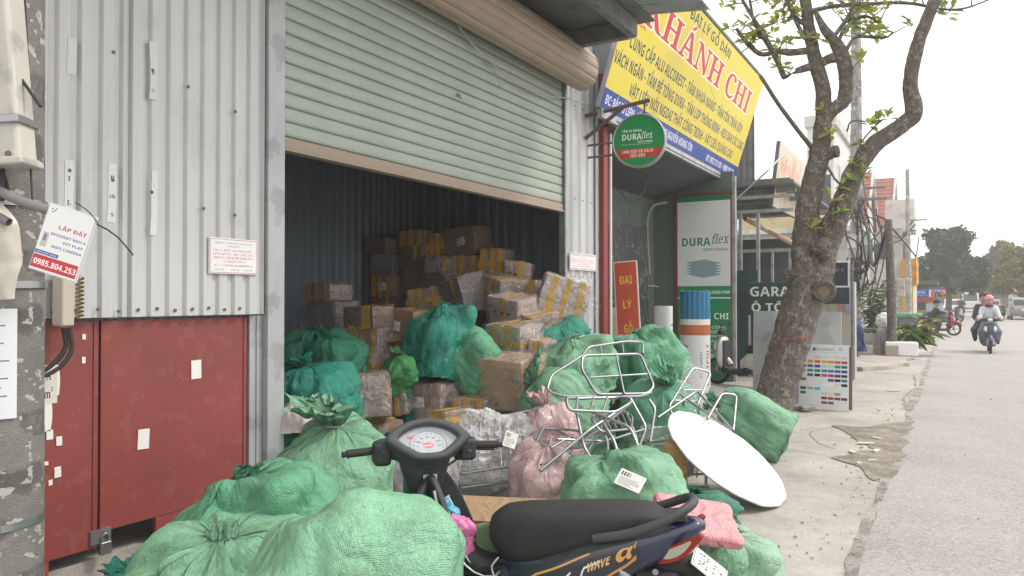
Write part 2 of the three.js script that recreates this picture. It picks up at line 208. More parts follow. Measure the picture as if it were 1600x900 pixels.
const mats = {
  whitePaint: M({ color: col(0.72, 0.72, 0.70), roughness: 0.55 }),
  corr: M({ color: col(0.62, 0.63, 0.635), map: rep(T.metal, 1.7, 2.3), roughness: 0.42, metalness: 0.15 }),
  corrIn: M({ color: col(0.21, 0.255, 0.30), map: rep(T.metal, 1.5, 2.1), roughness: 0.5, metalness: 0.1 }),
  corrInner: M({ color: col(0.21, 0.255, 0.30), map: rep(T.metal, 1.5, 2.1), roughness: 0.5, metalness: 0.1 }),  // inside back and end walls: blue-grey, darker than the outer sheets
  steelPost: M({ color: col(0.46, 0.48, 0.50), map: rep(T.plaster, 0.7, 1.1), roughness: 0.45, metalness: 0.35 }),
  darkSteel: M({ color: col(0.20, 0.21, 0.22), map: rep(T.plaster, 0.9), roughness: 0.6, metalness: 0.2 }),
  shutter: M({ color: col(0.42, 0.475, 0.415), map: rep(T.metal, 2.4, 1.3), roughness: 0.42, metalness: 0.1 }),
  tan: M({ color: col(0.40, 0.315, 0.25), map: rep(T.metal, 1.9, 0.8), roughness: 0.5 }),
  red: M({ map: rep(T.redDoor, 1.6), roughness: 0.55, bumpMap: rep(T.grain, 0.8), bumpScale: 0.0012 }),
  redPost: M({ color: col(0.24, 0.035, 0.03), roughness: 0.5 }),
  concrete: M({ map: rep(T.concrete, 3.7), roughness: 0.9, bumpMap: rep(T.grain, 0.9), bumpScale: 0.004 }),
  asphalt: M({ map: rep(T.asphalt, 3.1), roughness: 0.85, bumpMap: rep(T.grain, 0.5), bumpScale: 0.006 }),
  dirt: M({ map: rep(T.dirt, 1.3), roughness: 0.95, bumpMap: rep(T.grain, 0.5), bumpScale: 0.012 }),
  granite: M({ map: rep(T.granite, 0.5), roughness: 0.6 }),
  chrome: M({ color: col(0.36, 0.37, 0.38), roughness: 0.34, metalness: 0.85 }),
  black: M({ color: col(0.018, 0.018, 0.02), roughness: 0.5 }),
  rubber: M({ color: col(0.025, 0.025, 0.026), roughness: 0.8 }),
  paper: M({ color: col(0.74, 0.73, 0.70), roughness: 0.85 }),
  wire: M({ color: col(0.03, 0.03, 0.032), roughness: 0.7 }),
  plaster: M({ color: col(0.62, 0.61, 0.58), map: rep(T.plaster, 3), roughness: 0.9 }),
  glass: M({ color: col(0.04, 0.05, 0.06), roughness: 0.08 }),
  screw: M({ color: col(0.12, 0.12, 0.12), roughness: 0.5, metalness: 0.5 }),
};
// ---------------------------------------------------------------- ground, road
function flat(pts, y, m, name, steps) {   // polygon on the ground, points (x, z)
  const g = new THREE.ShapeGeometry(new THREE.Shape(pts.map((p) => new THREE.Vector2(p[0], -p[1])))); g.rotateX(-Math.PI / 2); g.translate(0, y, 0);
  return boxUV(g);
}
function ragged(pts, amp, seed, step = 0.08) {  // closed outline broken into an uneven edge
  const out = []; for (let i = 0; i < pts.length; i++) { const a = pts[i], b = pts[(i + 1) % pts.length], n = Math.max(1, Math.round(Math.hypot(b[0] - a[0], b[1] - a[1]) / step));
    for (let k = 0; k < n; k++) { const x = mix(a[0], b[0], k / n), z = mix(a[1], b[1], k / n); out.push([x + amp * fbm3(x * 3, z * 3, seed, 4) * 2, z + amp * fbm3(x * 3 + 40, z * 3, seed, 4) * 2]); } } return out;
}
{ const ground = struct('ground', boxUV(put(new THREE.PlaneGeometry(1400, 1400), 0, 0, -300, -Math.PI / 2)), mats.concrete); ground.userData.label = 'pale grey worn concrete pavement';
  const edge = []; for (let z = 6; z > -60; z -= 0.12) edge.push([-0.55 + 0.10 * fbm3(3, z * 0.9, 1, 5) + 0.03 * noise3(7, z * 6, 2), z]);
  const road = struct('road', flat([...edge, [-0.55, -600], [7.6, -600], [7.6, 6]], 0.006, mats.asphalt), mats.asphalt); road.userData.label = 'grey worn asphalt road';
  const dust = M({ map: rep(T.dirt, 1.9), color: col(1.3, 1.36, 1.45), roughness: 0.95, bumpMap: rep(T.grain, 0.4), bumpScale: 0.01 });
  // bare earth where the pavement has broken away, and a band of sand along the road edge
  struct('dirt_patch', [flat(ragged([[-1.30, -10.45], [-0.95, -10.75], [-0.48, -11.4], [-0.45, -10], [-0.47, -8.2], [-0.56, -7.55], [-0.8, -8.0], [-1.12, -8.42], [-0.86, -8.7], [-0.78, -9.1], [-0.98, -9.7]], 0.09, 3, 0.05), 0.009, mats.dirt)], mats.dirt).userData.label = 'bare earth where the pavement is broken beside the road';
  const L = [], Rr = []; for (let z = 4; z > -40; z -= 0.1) { L.push([-0.57 - 0.08 * (0.3 + fbm3(11, z * 0.7, 5, 4)) - 0.015 * noise3(1, z * 3.1, 9), z]); Rr.push([-0.50 + 0.06 * fbm3(17, z * 0.8, 6, 4) + 0.008 * noise3(2, z * 4.3, 3), z]); }
  struct('sand_strip', flat([...L, ...Rr.reverse()], 0.0075, dust), dust).userData.label = 'strip of pale dust between pavement and asphalt';
  const crack = (pts, w, seed) => { const c = new THREE.CatmullRomCurve3(pts.map((p) => new THREE.Vector3(p[0] , 0, p[1]))), n = Math.ceil(c.getLength() / 0.03), a = [], b = []; for (let i = 0; i <= n; i++) { const p = c.getPoint(i / n), t = c.getTangent(i / n), j = 0.05 * fbm3(p.x * 6, p.z * 6, seed, 4), ww = w * (0.5 + 0.6 * Math.abs(noise3(p.x * 9, p.z * 9, seed))); a.push([p.x - t.z * (j + ww), p.z + t.x * (j + ww)]); b.push([p.x - t.z * (j - ww), p.z + t.x * (j - ww)]); } return flat([...a, ...b.reverse()], 0.004, mats.dirt); };
  struct('pavement_crack', [crack([[-1.08, -8.44], [-1.5, -8.6], [-2.1, -8.5], [-2.6, -8.62]], 0.006, 1), crack([[-1.3, -10.4], [-1.5, -9.9], [-1.35, -9.3], [-1.12, -8.9]], 0.006, 2), crack([[-1.5, -9.9], [-1.9, -9.6], [-2.2, -9.7]], 0.004, 3), crack([[-0.62, -12.6], [-0.7, -14], [-0.62, -16], [-0.75, -18.4]], 0.018, 4), crack([[-0.62, -12.8], [-1.5, -13], [-2.4, -12.9]], 0.006, 5), crack([[-0.9, -4.2], [-1.6, -4.6], [-2.2, -4.5]], 0.004, 6)], mats.dirt).userData.label = 'fine cracks in the concrete pavement';
  const pebbles = [], r = rng(4); const pg = new THREE.IcosahedronGeometry(1, 0);
  for (let i = 0; i < 320; i++) { const near = r() < 0.7, x = near ? -0.75 + (r() - 0.5) * 0.5 : -2.0 + 3.5 * r(), z = near ? -5 - 8 * r() : -3.5 - 11 * r(), s = (near ? 0.004 : 0.003) + 0.009 * r() * r(); pebbles.push(put(pg.clone(), x, s * 0.3 + 0.006, z, r() * 6, r() * 6, 0, [s * (1 + r()), s * 0.6, s * (0.7 + r())])); }
  tag(mesh('gravel', pebbles, M({ color: col(0.42, 0.39, 0.33), roughness: 0.9 })), 'scattered pebbles and grit along the road edge', 'gravel', null, 'stuff');
  const chipM = M({ color: col(0.62, 0.57, 0.48), roughness: 0.9 });
  for (const [x, z, s, a] of [[-0.86, -9.35, 0.1, 0.3], [-0.72, -8.95, 0.08, 1.2], [-0.92, -8.75, 0.07, 2], [-0.7, -8.4, 0.05, 0.5], [-0.78, -9.75, 0.07, 2.6], [-0.92, -14.9, 0.11, 0.2], [-0.8, -8.2, 0.04, 1]])
    tag(mesh('concrete_chip', ext(ragged([[-s, -s * 0.35], [s, -s * 0.2], [s * 0.8, s * 0.4], [-s * 0.7, s * 0.3]], 0.012, z, 0.02), 0.014, {}).rotateX(-Math.PI / 2).rotateY(a).translate(x, 0.018, z), chipM), z < -14 ? 'lone pale flake lying on the pavement beside the road far past the dirt patch' : 'pale concrete flake lying in the bare dirt patch', 'rubble', z < -14 ? undefined : 'concrete flakes in the dirt patch');
  // raised pavement further along with a broken front edge
  const slabM = M({ map: rep(T.concrete, 2.9), color: col(1.05, 1.03, 1.0), roughness: 0.9 });
  const sl = ext(ragged([[-4, 19.2], [-2.6, 19.3], [-1.75, 18.6], [-1.25, 19.4], [-0.95, 20.5], [-1.1, 24], [-1.0, 60], [-4, 60]], 0.07, 8, 0.1), 0.09); sl.rotateX(-Math.PI / 2); sl.translate(0, 0.045, 0); struct('raised_pavement', boxUV(sl), slabM).userData.label = 'low raised pavement with a broken edge beyond the tree';
  struct('far_pavement', b2(7.6, 12, 0, 0.14, 6, -400), mats.concrete).userData.label = 'pavement on the far side of the road';
}
// ---------------------------------------------------------------- warehouse with half raised roller shutter
const FX = -4.2;
{ const w = thing('warehouse', 'grey corrugated metal warehouse with half raised roller shutter', 'building');
  const wall = group('wall', w); wall.userData.label = 'ribbed light grey metal sheet wall';
  const zs = [0.4, -0.66, -1.71, -2.77, -3.82];
  for (let i = 0; i < 4; i++) mesh('metal_sheet', put(sheet(ribs(zs[i], zs[i + 1] + 0.002, 0.125, 0.022, 0.5, 0.12), 4.2, 0.002, 'zxy'), FX - 0.022 - (i % 2) * 0.003, 1.51, 0), mats.corr, wall);
  const scr = new THREE.CylinderGeometry(0.009, 0.011, 0.008, 8).rotateZ(Math.PI / 2); const put1 = (z, y) => { const s = mesh('screw', scr, mats.screw, wall); s.position.set(FX + 0.003, y, z); };
  for (let i = 0; i < 11; i++) put1(-2.3 - i * 0.125 - 0.056, 1.545 + 0.006 * (i % 3)); for (const [z, y] of [[-2.44, 2.32], [-2.69, 2.3], [-2.94, 2.26], [-3.31, 2.2], [-3.56, 2.18], [-2.69, 3.04], [-2.94, 3.0], [-3.19, 2.96], [-3.56, 2.88]]) put1(z, y);
  // posts and door frame
  mesh('post', [rb(0.16, 5.4, 0.155, 0.006, FX - 0.05, 2.7, -3.905)], mats.steelPost, w).userData.label = 'galvanised corner post with worn grey paint';
  mesh('door_frame', [b2(FX - 0.1, FX - 0.03, 0, 1.5, -3.72, -3.775), b2(FX - 0.1, FX - 0.02, 0, 1.5, -3.775, -3.825)], mats.steelPost, w);
  mesh('lintel', b2(FX - 0.12, FX - 0.045, 1.5, 1.58, 0.4, -3.82), mats.darkSteel, w);
  for (const [z0, z1, lbl] of [[-1.5, -2.645, 'red steel door leaf with torn posters'], [-2.662, -3.71, 'wide red steel door leaf with two stickers']]) {
    const d = mesh('door', [b2(FX - 0.075, FX - 0.05, z0 < -2 ? 0.28 : 0.2, 1.49, z0, z1), b2(FX - 0.075, FX - 0.05, 0.02, z0 < -2 ? 0.277 : 0.197, z0 < -2 ? -3.02 : z0, z0 < -2 ? z1 : z1 + 0.27)], mats.red, w); d.userData.label = lbl;
    mesh('edge_trim', [b2(FX - 0.052, FX - 0.043, 0.2, 1.485, z1 + 0.004, z1 + 0.03)], mats.red, d);
    if (z0 < -2) { for (const [z, y, s] of [[-3.3, 1.16, 0.02], [-2.93, 0.77, -0.04]]) mesh('sticker', put(bx(0.003, 0.12, 0.075), FX - 0.046, y, z, s), mats.paper, d);
      const lk = mesh('padlock', [rb(0.03, 0.075, 0.065, 0.008, FX - 0.025, 0.19, -2.68)], mats.chrome, d); mesh('shackle', tube([[FX - 0.025, 0.225, -2.66], [FX - 0.025, 0.275, -2.66], [FX - 0.025, 0.275, -2.70], [FX - 0.025, 0.225, -2.70]], 0.006, { corner: 0.018 }), mats.chrome, d); mesh('hasp', b2(FX - 0.05, FX - 0.035, 0.22, 0.30, -2.6, -2.72), mats.darkSteel, d); }
    else { const r = rng(77); for (const [z, y, wd, h] of [[-2.36, 1.16, 0.10, 0.16], [-2.34, 1.0, 0.06, 0.18], [-2.38, 0.9, 0.035, 0.05], [-2.42, 0.83, 0.03, 0.05], [-2.36, 0.72, 0.02, 0.02], [-2.43, 0.66, 0.035, 0.06], [-2.37, 0.64, 0.02, 0.03], [-2.56, 1.38, 0.02, 0.03], [-2.57, 1.28, 0.02, 0.035]])
      mesh('torn_poster', ext(ragged([[-wd / 2, -h / 2], [wd / 2, -h / 2], [wd / 2, h / 2], [-wd / 2, h / 2]], 0.02, y * 50, 0.012), 0.003).rotateY(Math.PI / 2).translate(FX - 0.046, y, z), mats.paper, d); 
      const ft = canvasTex(128, 160, (g, W, H) => { g.fillStyle = '#cfccc4'; g.fillRect(0, 0, W, H); txt(g, 'A', 70, 40, 44, { font: 'serif' }); txt(g, 'm', 60, 118, 50, { font: 'serif' }); txt(g, '2', 92, 98, 26, { font: 'serif' }); });
      mesh('torn_poster', put(new THREE.PlaneGeometry(0.1, 0.2), FX - 0.043, 1.15, -2.36, 0, Math.PI / 2), M({ map: ft, roughness: 0.9 }), d); } }
  // strip of wall right of the opening
  mesh('metal_sheet', put(sheet(ribs(-8.68, -9.68, 0.25, 0.03, 0.16, 0.10), 4.9, 0.002, 'zxy'), FX - 0.03, 0, 0), mats.corr, wall);
  const put2 = (z, y) => { const s = mesh('screw', scr, mats.screw, wall); s.position.set(FX - 0.018, y, z); }; for (const y of [1.2, 1.9, 2.9, 4.1]) for (const z of [-8.72, -8.97, -9.22, -9.47]) put2(z, y);
  mesh('edge_trim', [b2(FX - 0.04, FX + 0.012, 0, 4.9, -8.625, -8.682), b2(FX - 0.04, FX + 0.006, 0, 4.9, -9.66, -9.70)], mats.steelPost, wall);
  mesh('metal_sheet', put(sheet(ribs(-3.99, -9.68, 0.125, 0.022, 0.5, 0.12), 1.2, 0.002, 'zxy'), FX - 0.06, 4.92, 0), mats.corr, wall);
  // inside: ribbed walls, ceiling, floor
  const inn = (z0, z1, x, m, lab) => mesh('metal_sheet', put(sheet(ribs(z0, z1, 0.15, 0.03, 0.4, 0.2), 5.6, 0.002, 'zxy'), x, 0, 0), m, wall);
  for (let i = 0; i < 10; i++) inn(0.4 - i, -0.6 - i, -7.2, mats.corrInner);
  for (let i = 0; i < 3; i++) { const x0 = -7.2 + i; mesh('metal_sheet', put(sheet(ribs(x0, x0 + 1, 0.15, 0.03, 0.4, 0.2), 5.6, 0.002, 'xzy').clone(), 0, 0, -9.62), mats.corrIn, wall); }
  mesh('gap_backing', [b2(-7.34, -7.26, 0, 5.6, 0.4, -9.8), b2(-7.2, FX - 0.05, 0, 5.6, -9.70, -9.74)], mats.darkSteel, wall);  // unseen backing added behind the sheets to stop light leaking through
  mesh('end_wall', b2(-7.2, FX - 0.03, 0, 5.6, 0.4, 0.46), mats.corrInner, wall);
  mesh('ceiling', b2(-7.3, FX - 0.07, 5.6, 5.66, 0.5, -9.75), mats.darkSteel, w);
  mesh('floor', b2(-7.2, FX - 0.1, 0.004, 0.12, 0.4, -9.6), mats.concrete, w);
  // roller shutter: each slat on its own
  const sh = group('roller_shutter', w); sh.userData.label = 'pale green roller shutter of long slats';
  const sp0 = [[0, -0.018], [0.004, -0.018], [0.0065, -0.006], [0.014, 0.001], [0.03, 0.0045], [0.055, 0.0055], [0.08, 0.0045], [0.098, 0.001], [0.106, -0.006], [0.1085, -0.018]];
  const slatG = sheet(sp0, 4.66, 0.0015, 'yxz'); slatG.translate(0, 0, -8.65);
  for (let k = 0; k < 18; k++) { const s = mesh('slat', slatG, mats.shutter, sh); s.position.set(FX - 0.02, 2.80 + k * 0.1085, 0); }
  mesh('bottom_rail', [rb(0.05, 0.1, 4.66, 0.012, FX - 0.03, 2.747, -6.32), rb(0.09, 0.02, 4.66, 0.006, FX - 0.03, 2.70, -6.32)], mats.tan, sh);
  mesh('latch', [b2(FX - 0.02, FX + 0.012, 3.60, 3.63, -6.33, -6.25), cy(0.01, 0.01, 0.02, FX + 0.014, 3.615, -6.27, 0, 0, Math.PI / 2)], mats.chrome, sh);
  mesh('guide_rail', b2(FX - 0.06, FX + 0.02, 0, 4.4, -8.60, -8.623), mats.darkSteel, w);
  // housing of the rolled up curtain: ridged tan boards round a polygon
  const hs = group('shutter_housing', w); hs.userData.label = 'tan ridged housing above the shutter';
  const hp = [[4.33, 0.0], [4.245, 0.10], [4.215, 0.20], [4.245, 0.30], [4.33, 0.375], [4.45, 0.40], [4.57, 0.385], [4.67, 0.32], [4.75, 0.22]];
  for (let i = 0; i + 1 < hp.length; i++) { const [y0, x0] = hp[i], [y1, x1] = hp[i + 1], pr = []; const nx = -(y1 - y0), ny = x1 - x0, l = Math.hypot(nx, ny); for (let k = 0; k <= 6; k++) { const t = k / 6, b = 0.012 * Math.sin(Math.PI * t) - (k === 0 || k === 6 ? 0.008 : 0); pr.push([y0 + (y1 - y0) * t - b * ny / l, x0 + (x1 - x0) * t - b * nx / l]); }
    const s = sheet(pr, 4.8, 0.002, 'yxz'); s.translate(FX, 0, -8.76); mesh('board', s, mats.tan, hs); }
  { const out = hp.map(([y, x]) => [x + FX, y]); const c = ext([...out, [FX, 4.75]], 0.012); c.translate(0, 0, -8.758); mesh('end_cap', c, mats.tan, hs); }
  // canopy: beams and roof sheets
  const ca = group('canopy', w); ca.userData.label = 'dark metal canopy over the shutter';
  mesh('beam', rb(0.10, 0.20, 9.4, 0.006, -3.2, 4.74, -3.7), mats.darkSteel, ca);
  for (const z of [-8.4, -5.6, -2.8, 0]) mesh('beam', rb(0.98, 0.2, 0.10, 0.006, -3.745, 4.743, z), mats.darkSteel, ca);
  mesh('roof_liner', b2(FX - 0.02, -3.0, 4.86, 4.88, 1, -8.6), mats.darkSteel, ca);
  for (let i = 0; i < 10; i++) { const s = sheet(ribs(1 - i, 0.0 - i + (i === 9 ? 0.55 : 0), 0.09, 0.025, 0.3, 0.25), 2.0, 0.002, 'zyx'); s.rotateZ(-0.105); s.translate(FX - 0.1, 5.0, 0); mesh('roof_sheet', s, mats.steelPost, ca); }
  // ramp of granite strips up to the floor
  const rp = group('ramp', w); rp.userData.label = 'speckled granite ramp up to the warehouse floor';
  for (let i = 0; i < 4; i++) for (let k = 0; k < 6; k++) mesh('paver', rb(0.24, 0.05, 0.74, 0.006, -4.12 + i * 0.246, 0.105 - i * 0.026, -4.45 - k * 0.748 - (i % 2) * 0.3, 0, 0, -0.105), mats.granite, rp);
  // torn paper strips on the ribs
  const strip = (z, y, h, wd, s, sz) => { const t = canvasTex(64, Math.round(64 * h / wd), (g, W, H) => { g.fillStyle = '#d6d8d9'; g.fillRect(0, 0, W, H); s.forEach((q, i) => txt(g, q, W / 2 + 4, H * (i + 0.7) / s.length * 0.95, sz, { font: 'serif' })); });
    const o = ext(ragged([[-wd / 2, -h / 2], [wd / 2, -h / 2], [wd / 2, h / 2], [-wd / 2, h / 2]], 0.014, z * 99, 0.012), 0.002); const p = o.attributes.position, uv = o.attributes.uv; for (let i = 0; i < p.count; i++) uv.setXY(i, p.getX(i) / wd + 0.5, p.getY(i) / h + 0.5); o.rotateY(Math.PI / 2); o.translate(FX + 0.004, y, z); mesh('torn_poster', o, M({ map: t, roughness: 0.9 }), wall); };
  strip(-2.435, 2.23, 0.28, 0.05, ['I', 'L'], 46); strip(-2.685, 2.22, 0.34, 0.05, ['H', 'ch', '9'], 40); strip(-2.95, 2.2, 0.38, 0.04, ['\\', '', ''], 40); strip(-2.94, 3.0, 0.36, 0.05, ['', 'n', '7'], 40); strip(-2.44, 2.94, 0.2, 0.05, ['', ''], 30);
  // rope slung across the shutter
  mesh('rope', tube([[FX + 0.33, 4.6, -5.45], [FX + 0.06, 4.25, -6.2], [FX + 0.05, 4.06, -6.84], [FX + 0.05, 3.98, -7.4], [FX + 0.05, 4.02, -8.1], [FX + 0.05, 4.12, -8.7], [FX + 0.05, 4.2, -9.4], [FX + 0.05, 4.36, -9.75]], 0.009), M({ color: col(0.42, 0.40, 0.35) }), w);
  mesh('rope_knot', [sp(0.025, FX + 0.05, 4.06, -6.84, [1, 1, 1.6]), tube([[FX + 0.05, 4.05, -6.86], [FX + 0.05, 3.95, -6.9], [FX + 0.06, 3.86, -6.98]], 0.004)], M({ color: col(0.36, 0.34, 0.3) }), w);
}
function notice(g, W, H, seed) { g.fillStyle = '#e3e1e3'; g.fillRect(0, 0, W, H); g.strokeStyle = '#a04050'; g.lineWidth = 4; g.strokeRect(8, 8, W - 16, H - 16);
  scrib(g, W / 2, H * 0.13, W * 0.8, H * 0.045, '#8d8a90', seed); scrib(g, W / 2, H * 0.22, W * 0.24, H * 0.04, '#8d8a90', seed + 1);
  for (let i = 0; i < 4; i++) scrib(g, W / 2, H * (0.34 + 0.105 * i), W * (i === 3 ? 0.5 : 0.84), H * 0.062, '#c8707e', seed + 2 + i);
  scrib(g, W / 2, H * 0.77, W * 0.82, H * 0.05, '#66666c', seed + 7); for (const x of [0.2, 0.52, 0.8]) scrib(g, W * x, H * 0.89, W * 0.2, H * 0.04, '#8a8a90', seed + 8); }
{ const n = thing('notice_board', 'white notice with red text on the ribbed grey wall', 'notice', [FX + 0.012, 1.78, -3.545], Math.PI / 2); panel(n, 0.40, 0.24, 0.006, (g, W, H) => notice(g, W, H, 1), { px: 512 });
  const n2 = thing('notice_board', 'white notice with red text on the narrow wall strip right of the shutter', 'notice', [FX + 0.014, 1.98, -9.16], Math.PI / 2); panel(n2, 0.82, 0.22, 0.006, (g, W, H) => notice(g, W, H, 2), { px: 512 });
  const n3 = thing('sticker', 'small pale sticker with blue lettering below the notice on the wall strip', 'sticker', [FX + 0.012, 1.75, -9.1], Math.PI / 2); panel(n3, 0.34, 0.11, 0.003, (g, W, H) => { g.fillStyle = '#c4cad0'; g.fillRect(0, 0, W, H); scrib(g, W / 2, H * 0.32, W * 0.8, H * 0.2, '#5a6a9c', 3); scrib(g, W / 2, H * 0.68, W * 0.84, H * 0.3, '#44569a', 4); }, { px: 192 });
}
// ---------------------------------------------------------------- next shop: open front under the big yellow sign
{ const s = thing('material_shop', 'open fronted building material shop with red post and dark ribbed ceiling', 'building');
  const gm = M({ color: col(0.13, 0.17, 0.15), map: rep(T.metal, 1.6, 2.2), roughness: 0.6 }), cm = M({ color: col(0.10, 0.105, 0.115), map: rep(T.metal, 2, 1.4), roughness: 0.6 });
  mesh('post', rb(0.14, 4.7, 0.16, 0.006, -4.2, 2.35, -9.79), mats.redPost, s).userData.label = 'dark red steel post';
  mesh('drain_pipe', cy(0.022, 0.022, 3.9, -4.12, 1.95, -9.92), mats.whitePaint, s);
  for (let i = 0; i < 6; i++) mesh('wall_sheet', put(sheet(ribs(-9.75 - i, -10.77 - i, 0.16, 0.02, 0.4, 0.2), 4.1, 0.002, 'zxy'), -5.32 - (i % 2) * 0.003, 0, 0), gm, s);
  for (let i = 0; i < 14; i++) { const t = i / 14, c = ext([[0, 0], [0.098, 0.0], [0.098, 0.012], [0.084, 0.03], [0.07, 0.012], [0, 0.012]], 6.2); c.translate(0, 0, -12.85); c.rotateZ(0.28); c.translate(-5.32 + i * 0.0985, 3.62 + i * 0.0285, 0); mesh('ceiling_board', c, cm, s); }
  mesh('side_wall', b2(-5.35, -3.72, 0, 4.1, -15.12, -15.2), gm, s);
  mesh('upper_wall', [b2(-7.2, -4.55, 4.15, 5.9, -9.75, -16.1), b2(-7.2, -5.36, 0, 4.15, -9.75, -15.2)], cm, s);
  mesh('fascia', rb(0.07, 0.12, 6.9, 0.005, -3.99, 4.035, -12.7), mats.steelPost, s);
  mesh('post', [rb(0.07, 4.0, 0.08, 0.005, -3.70, 2.0, -15.15)], mats.steelPost, s).userData.label = 'pale steel corner post';
  mesh('conduit', tube([[-5.2, 2.1, -14.5], [-5.2, 3.2, -14.4], [-5.15, 3.45, -14.6], [-5.0, 3.55, -14.95]], 0.028), M({ color: col(0.3, 0.29, 0.27) }), s);
  mesh('cable', [tube([[-4.15, 3.1, -9.95], [-4.6, 2.9, -11], [-5.2, 2.95, -12.4]], 0.008), tube([[-5.22, 2.4, -12.9], [-5.2, 1.95, -13.6], [-5.15, 1.85, -14.9]], 0.012)], M({ color: col(0.4, 0.4, 0.38) }), s);
  mesh('light_bracket', tube([[-5.25, 3.6, -12.9], [-4.9, 3.3, -12.9], [-4.6, 3.75, -12.9]], 0.01), mats.darkSteel, s);
}
{ const s = thing('shop_sign', 'huge yellow shop sign with red lettering leaning out over the shop', 'sign', [-3.97, 4.1, -12.725]); s.rotation.order = 'YXZ'; s.rotation.set(0.2985, Math.PI / 2, 0);
  const w = 7.08, h = 2.08, X = (z) => (z - 9.19) / 7.08, tx = canvasTex(2048, 602, (g, W, H) => {
    g.fillStyle = '#e6d24a'; g.fillRect(0, 0, W, H); const r = rng(9); for (let i = 0; i < 900; i++) { g.fillStyle = `rgba(${r() < 0.5 ? '255,240,150' : '150,140,60'},0.05)`; g.fillRect(r() * W, r() * H, 20 + 80 * r(), 1 + 3 * r()); }
    g.fillStyle = '#2b469b'; g.fillRect(0, H * 0.875, W, H * 0.125);
    const line = (str, z0, z1, t, size, o) => txt(g, str, (X(z0) + X(z1)) / 2 * W, H * (1 - t / 1.02), size, { width: (X(z1) - X(z0)) * W, ...o });
    line('ĐẠI LÝ GỖ DÁN', 11.35, 13.75, 0.945, 62, { fill: '#2f4a2c' }); line('CHUYÊN:', 9.35, 9.95, 0.62, 46, { fill: '#d0452e' });
    line('KHÁNH CHI', 9.75, 15.75, 0.735, 168, { font: 'serif', fill: '#d2332a', stroke: '#f6efe0', lw: 16 }); line('KHÁNH CHI', 9.75, 15.75, 0.735, 168, { font: 'serif', fill: '#d2332a' });
    const nv = { fill: '#1f3358' }; line('CUNG CẤP ALU ALCOREST - TẤM NHỰA NANO - TẤM TÔN TRẤN XỐP', 9.55, 15.75, 0.475, 66, nv); line('VÁCH NGĂN - TẤM BÊ TÔNG DURA - TẤM LỢP THÔNG MINH - KEO DÁN CÁC LOẠI', 9.22, 16.15, 0.335, 66, nv); line('VẬT LIỆU NỘI NGOẠI THẤT CÔNG TRÌNH - VẬT LIỆU QUẢNG CÁO', 9.95, 15.6, 0.2, 66, nv);
    line('ĐC: BẮC TỪ LIÊM - SỐ 52, 57, ĐƯỜNG 305 NGUYỄN HOÀNG TÔN', 9.3, 13.15, 0.062, 50, { fill: '#e8ecf4' }); line('ĐT: 0972 731 831 - 0989 108 331', 14.05, 16.08, 0.055, 46, { fill: '#e8ecf4' });
    g.strokeStyle = 'rgba(90,80,40,0.7)'; g.lineWidth = 2; g.beginPath(); g.moveTo(W * 0.36, 0); g.quadraticCurveTo(W * 0.55, H * 0.62, W * 0.93, H * 0.58); g.stroke();
  });
  mesh('sign_box', rb(w, h, 0.06, 0.006, 0, h / 2, -0.033), mats.steelPost, s); mesh('printed_face', put(new THREE.PlaneGeometry(w - 0.02, h - 0.02), 0, h / 2, 0.002), M({ map: tx, roughness: 0.45 }), s);
  mesh('top_rail', rb(w + 0.1, 0.05, 0.10, 0.006, 0, h + 0.03, -0.04), mats.darkSteel, s);
  for (let i = 0; i < 5; i++) mesh('stay', tube([[-3 + i * 1.5, 1.6, -0.07], [-3 + i * 1.5, 0.9, -0.9]], 0.02), mats.darkSteel, s);
}
{ const s = thing('round_sign', 'round green lightbox sign with red band on a rusty bracket', 'sign', [-3.46, 3.62, -9.3], 0.12);
  const g0 = cy(0.335, 0.335, 0.12, 0, 0, 0, Math.PI / 2, 0, 0, 48); mesh('drum', g0, mats.steelPost, s);
  mesh('rim', put(new THREE.TorusGeometry(0.333, 0.013, 8, 60), 0, 0, 0.062), mats.chrome, s);
  const t = canvasTex(512, 512, (g, W, H) => { g.fillStyle = '#1f8a4e'; g.fillRect(0, 0, W, H); g.fillStyle = '#c0432f'; g.fillRect(0, H * 0.655, W, H * 0.18); txt(g, 'TẤM XI MĂNG', W * 0.37, H * 0.30, 34, { fill: '#e8efe6', width: W * 0.4 });
    txt(g, 'DURA', W * 0.36, H * 0.42, 84, { fill: '#eef2ea', width: W * 0.4 }); txt(g, 'flex', W * 0.66, H * 0.40, 92, { fill: '#eef2ea', font: 'serif', style: 'italic', width: W * 0.22 }); txt(g, 'SAINT-GOBAIN', W * 0.63, H * 0.525, 28, { fill: '#dfe9dd', width: W * 0.3 }); g.fillStyle = '#dfe9dd'; g.fillRect(W * 0.15, H * 0.565, W * 0.6, 3);
    txt(g, 'LÀM SÀN VÀ VÁCH', W * 0.48, H * 0.705, 44, { fill: '#f0e6dc', width: W * 0.62 }); txt(g, 'SIÊU BỀN', W * 0.48, H * 0.79, 44, { fill: '#f0e6dc', width: W * 0.3 }); });
  mesh('printed_face', put(new THREE.CircleGeometry(0.325, 48), 0, 0, 0.0625), M({ map: t, roughness: 0.35 }), s);
  const bm = M({ color: col(0.13, 0.09, 0.085), roughness: 0.7 });
  for (const [p, q, t] of [[[-0.75, 0.42, -0.1], [0.12, 0.52, -0.02], 0.028], [[-0.75, 0.12, -0.1], [-0.22, 0.48, -0.06], 0.026], [[-0.72, 0.02, -0.1], [-0.33, 0.02, -0.02], 0.015], [[-0.72, -0.14, -0.1], [-0.3, -0.14, -0.02], 0.015], [[0.06, 0.5, -0.02], [0.06, 0.32, 0], 0.012]]) mesh('bracket_bar', tube([p, q], t, { rad: 6 }), bm, s);
}
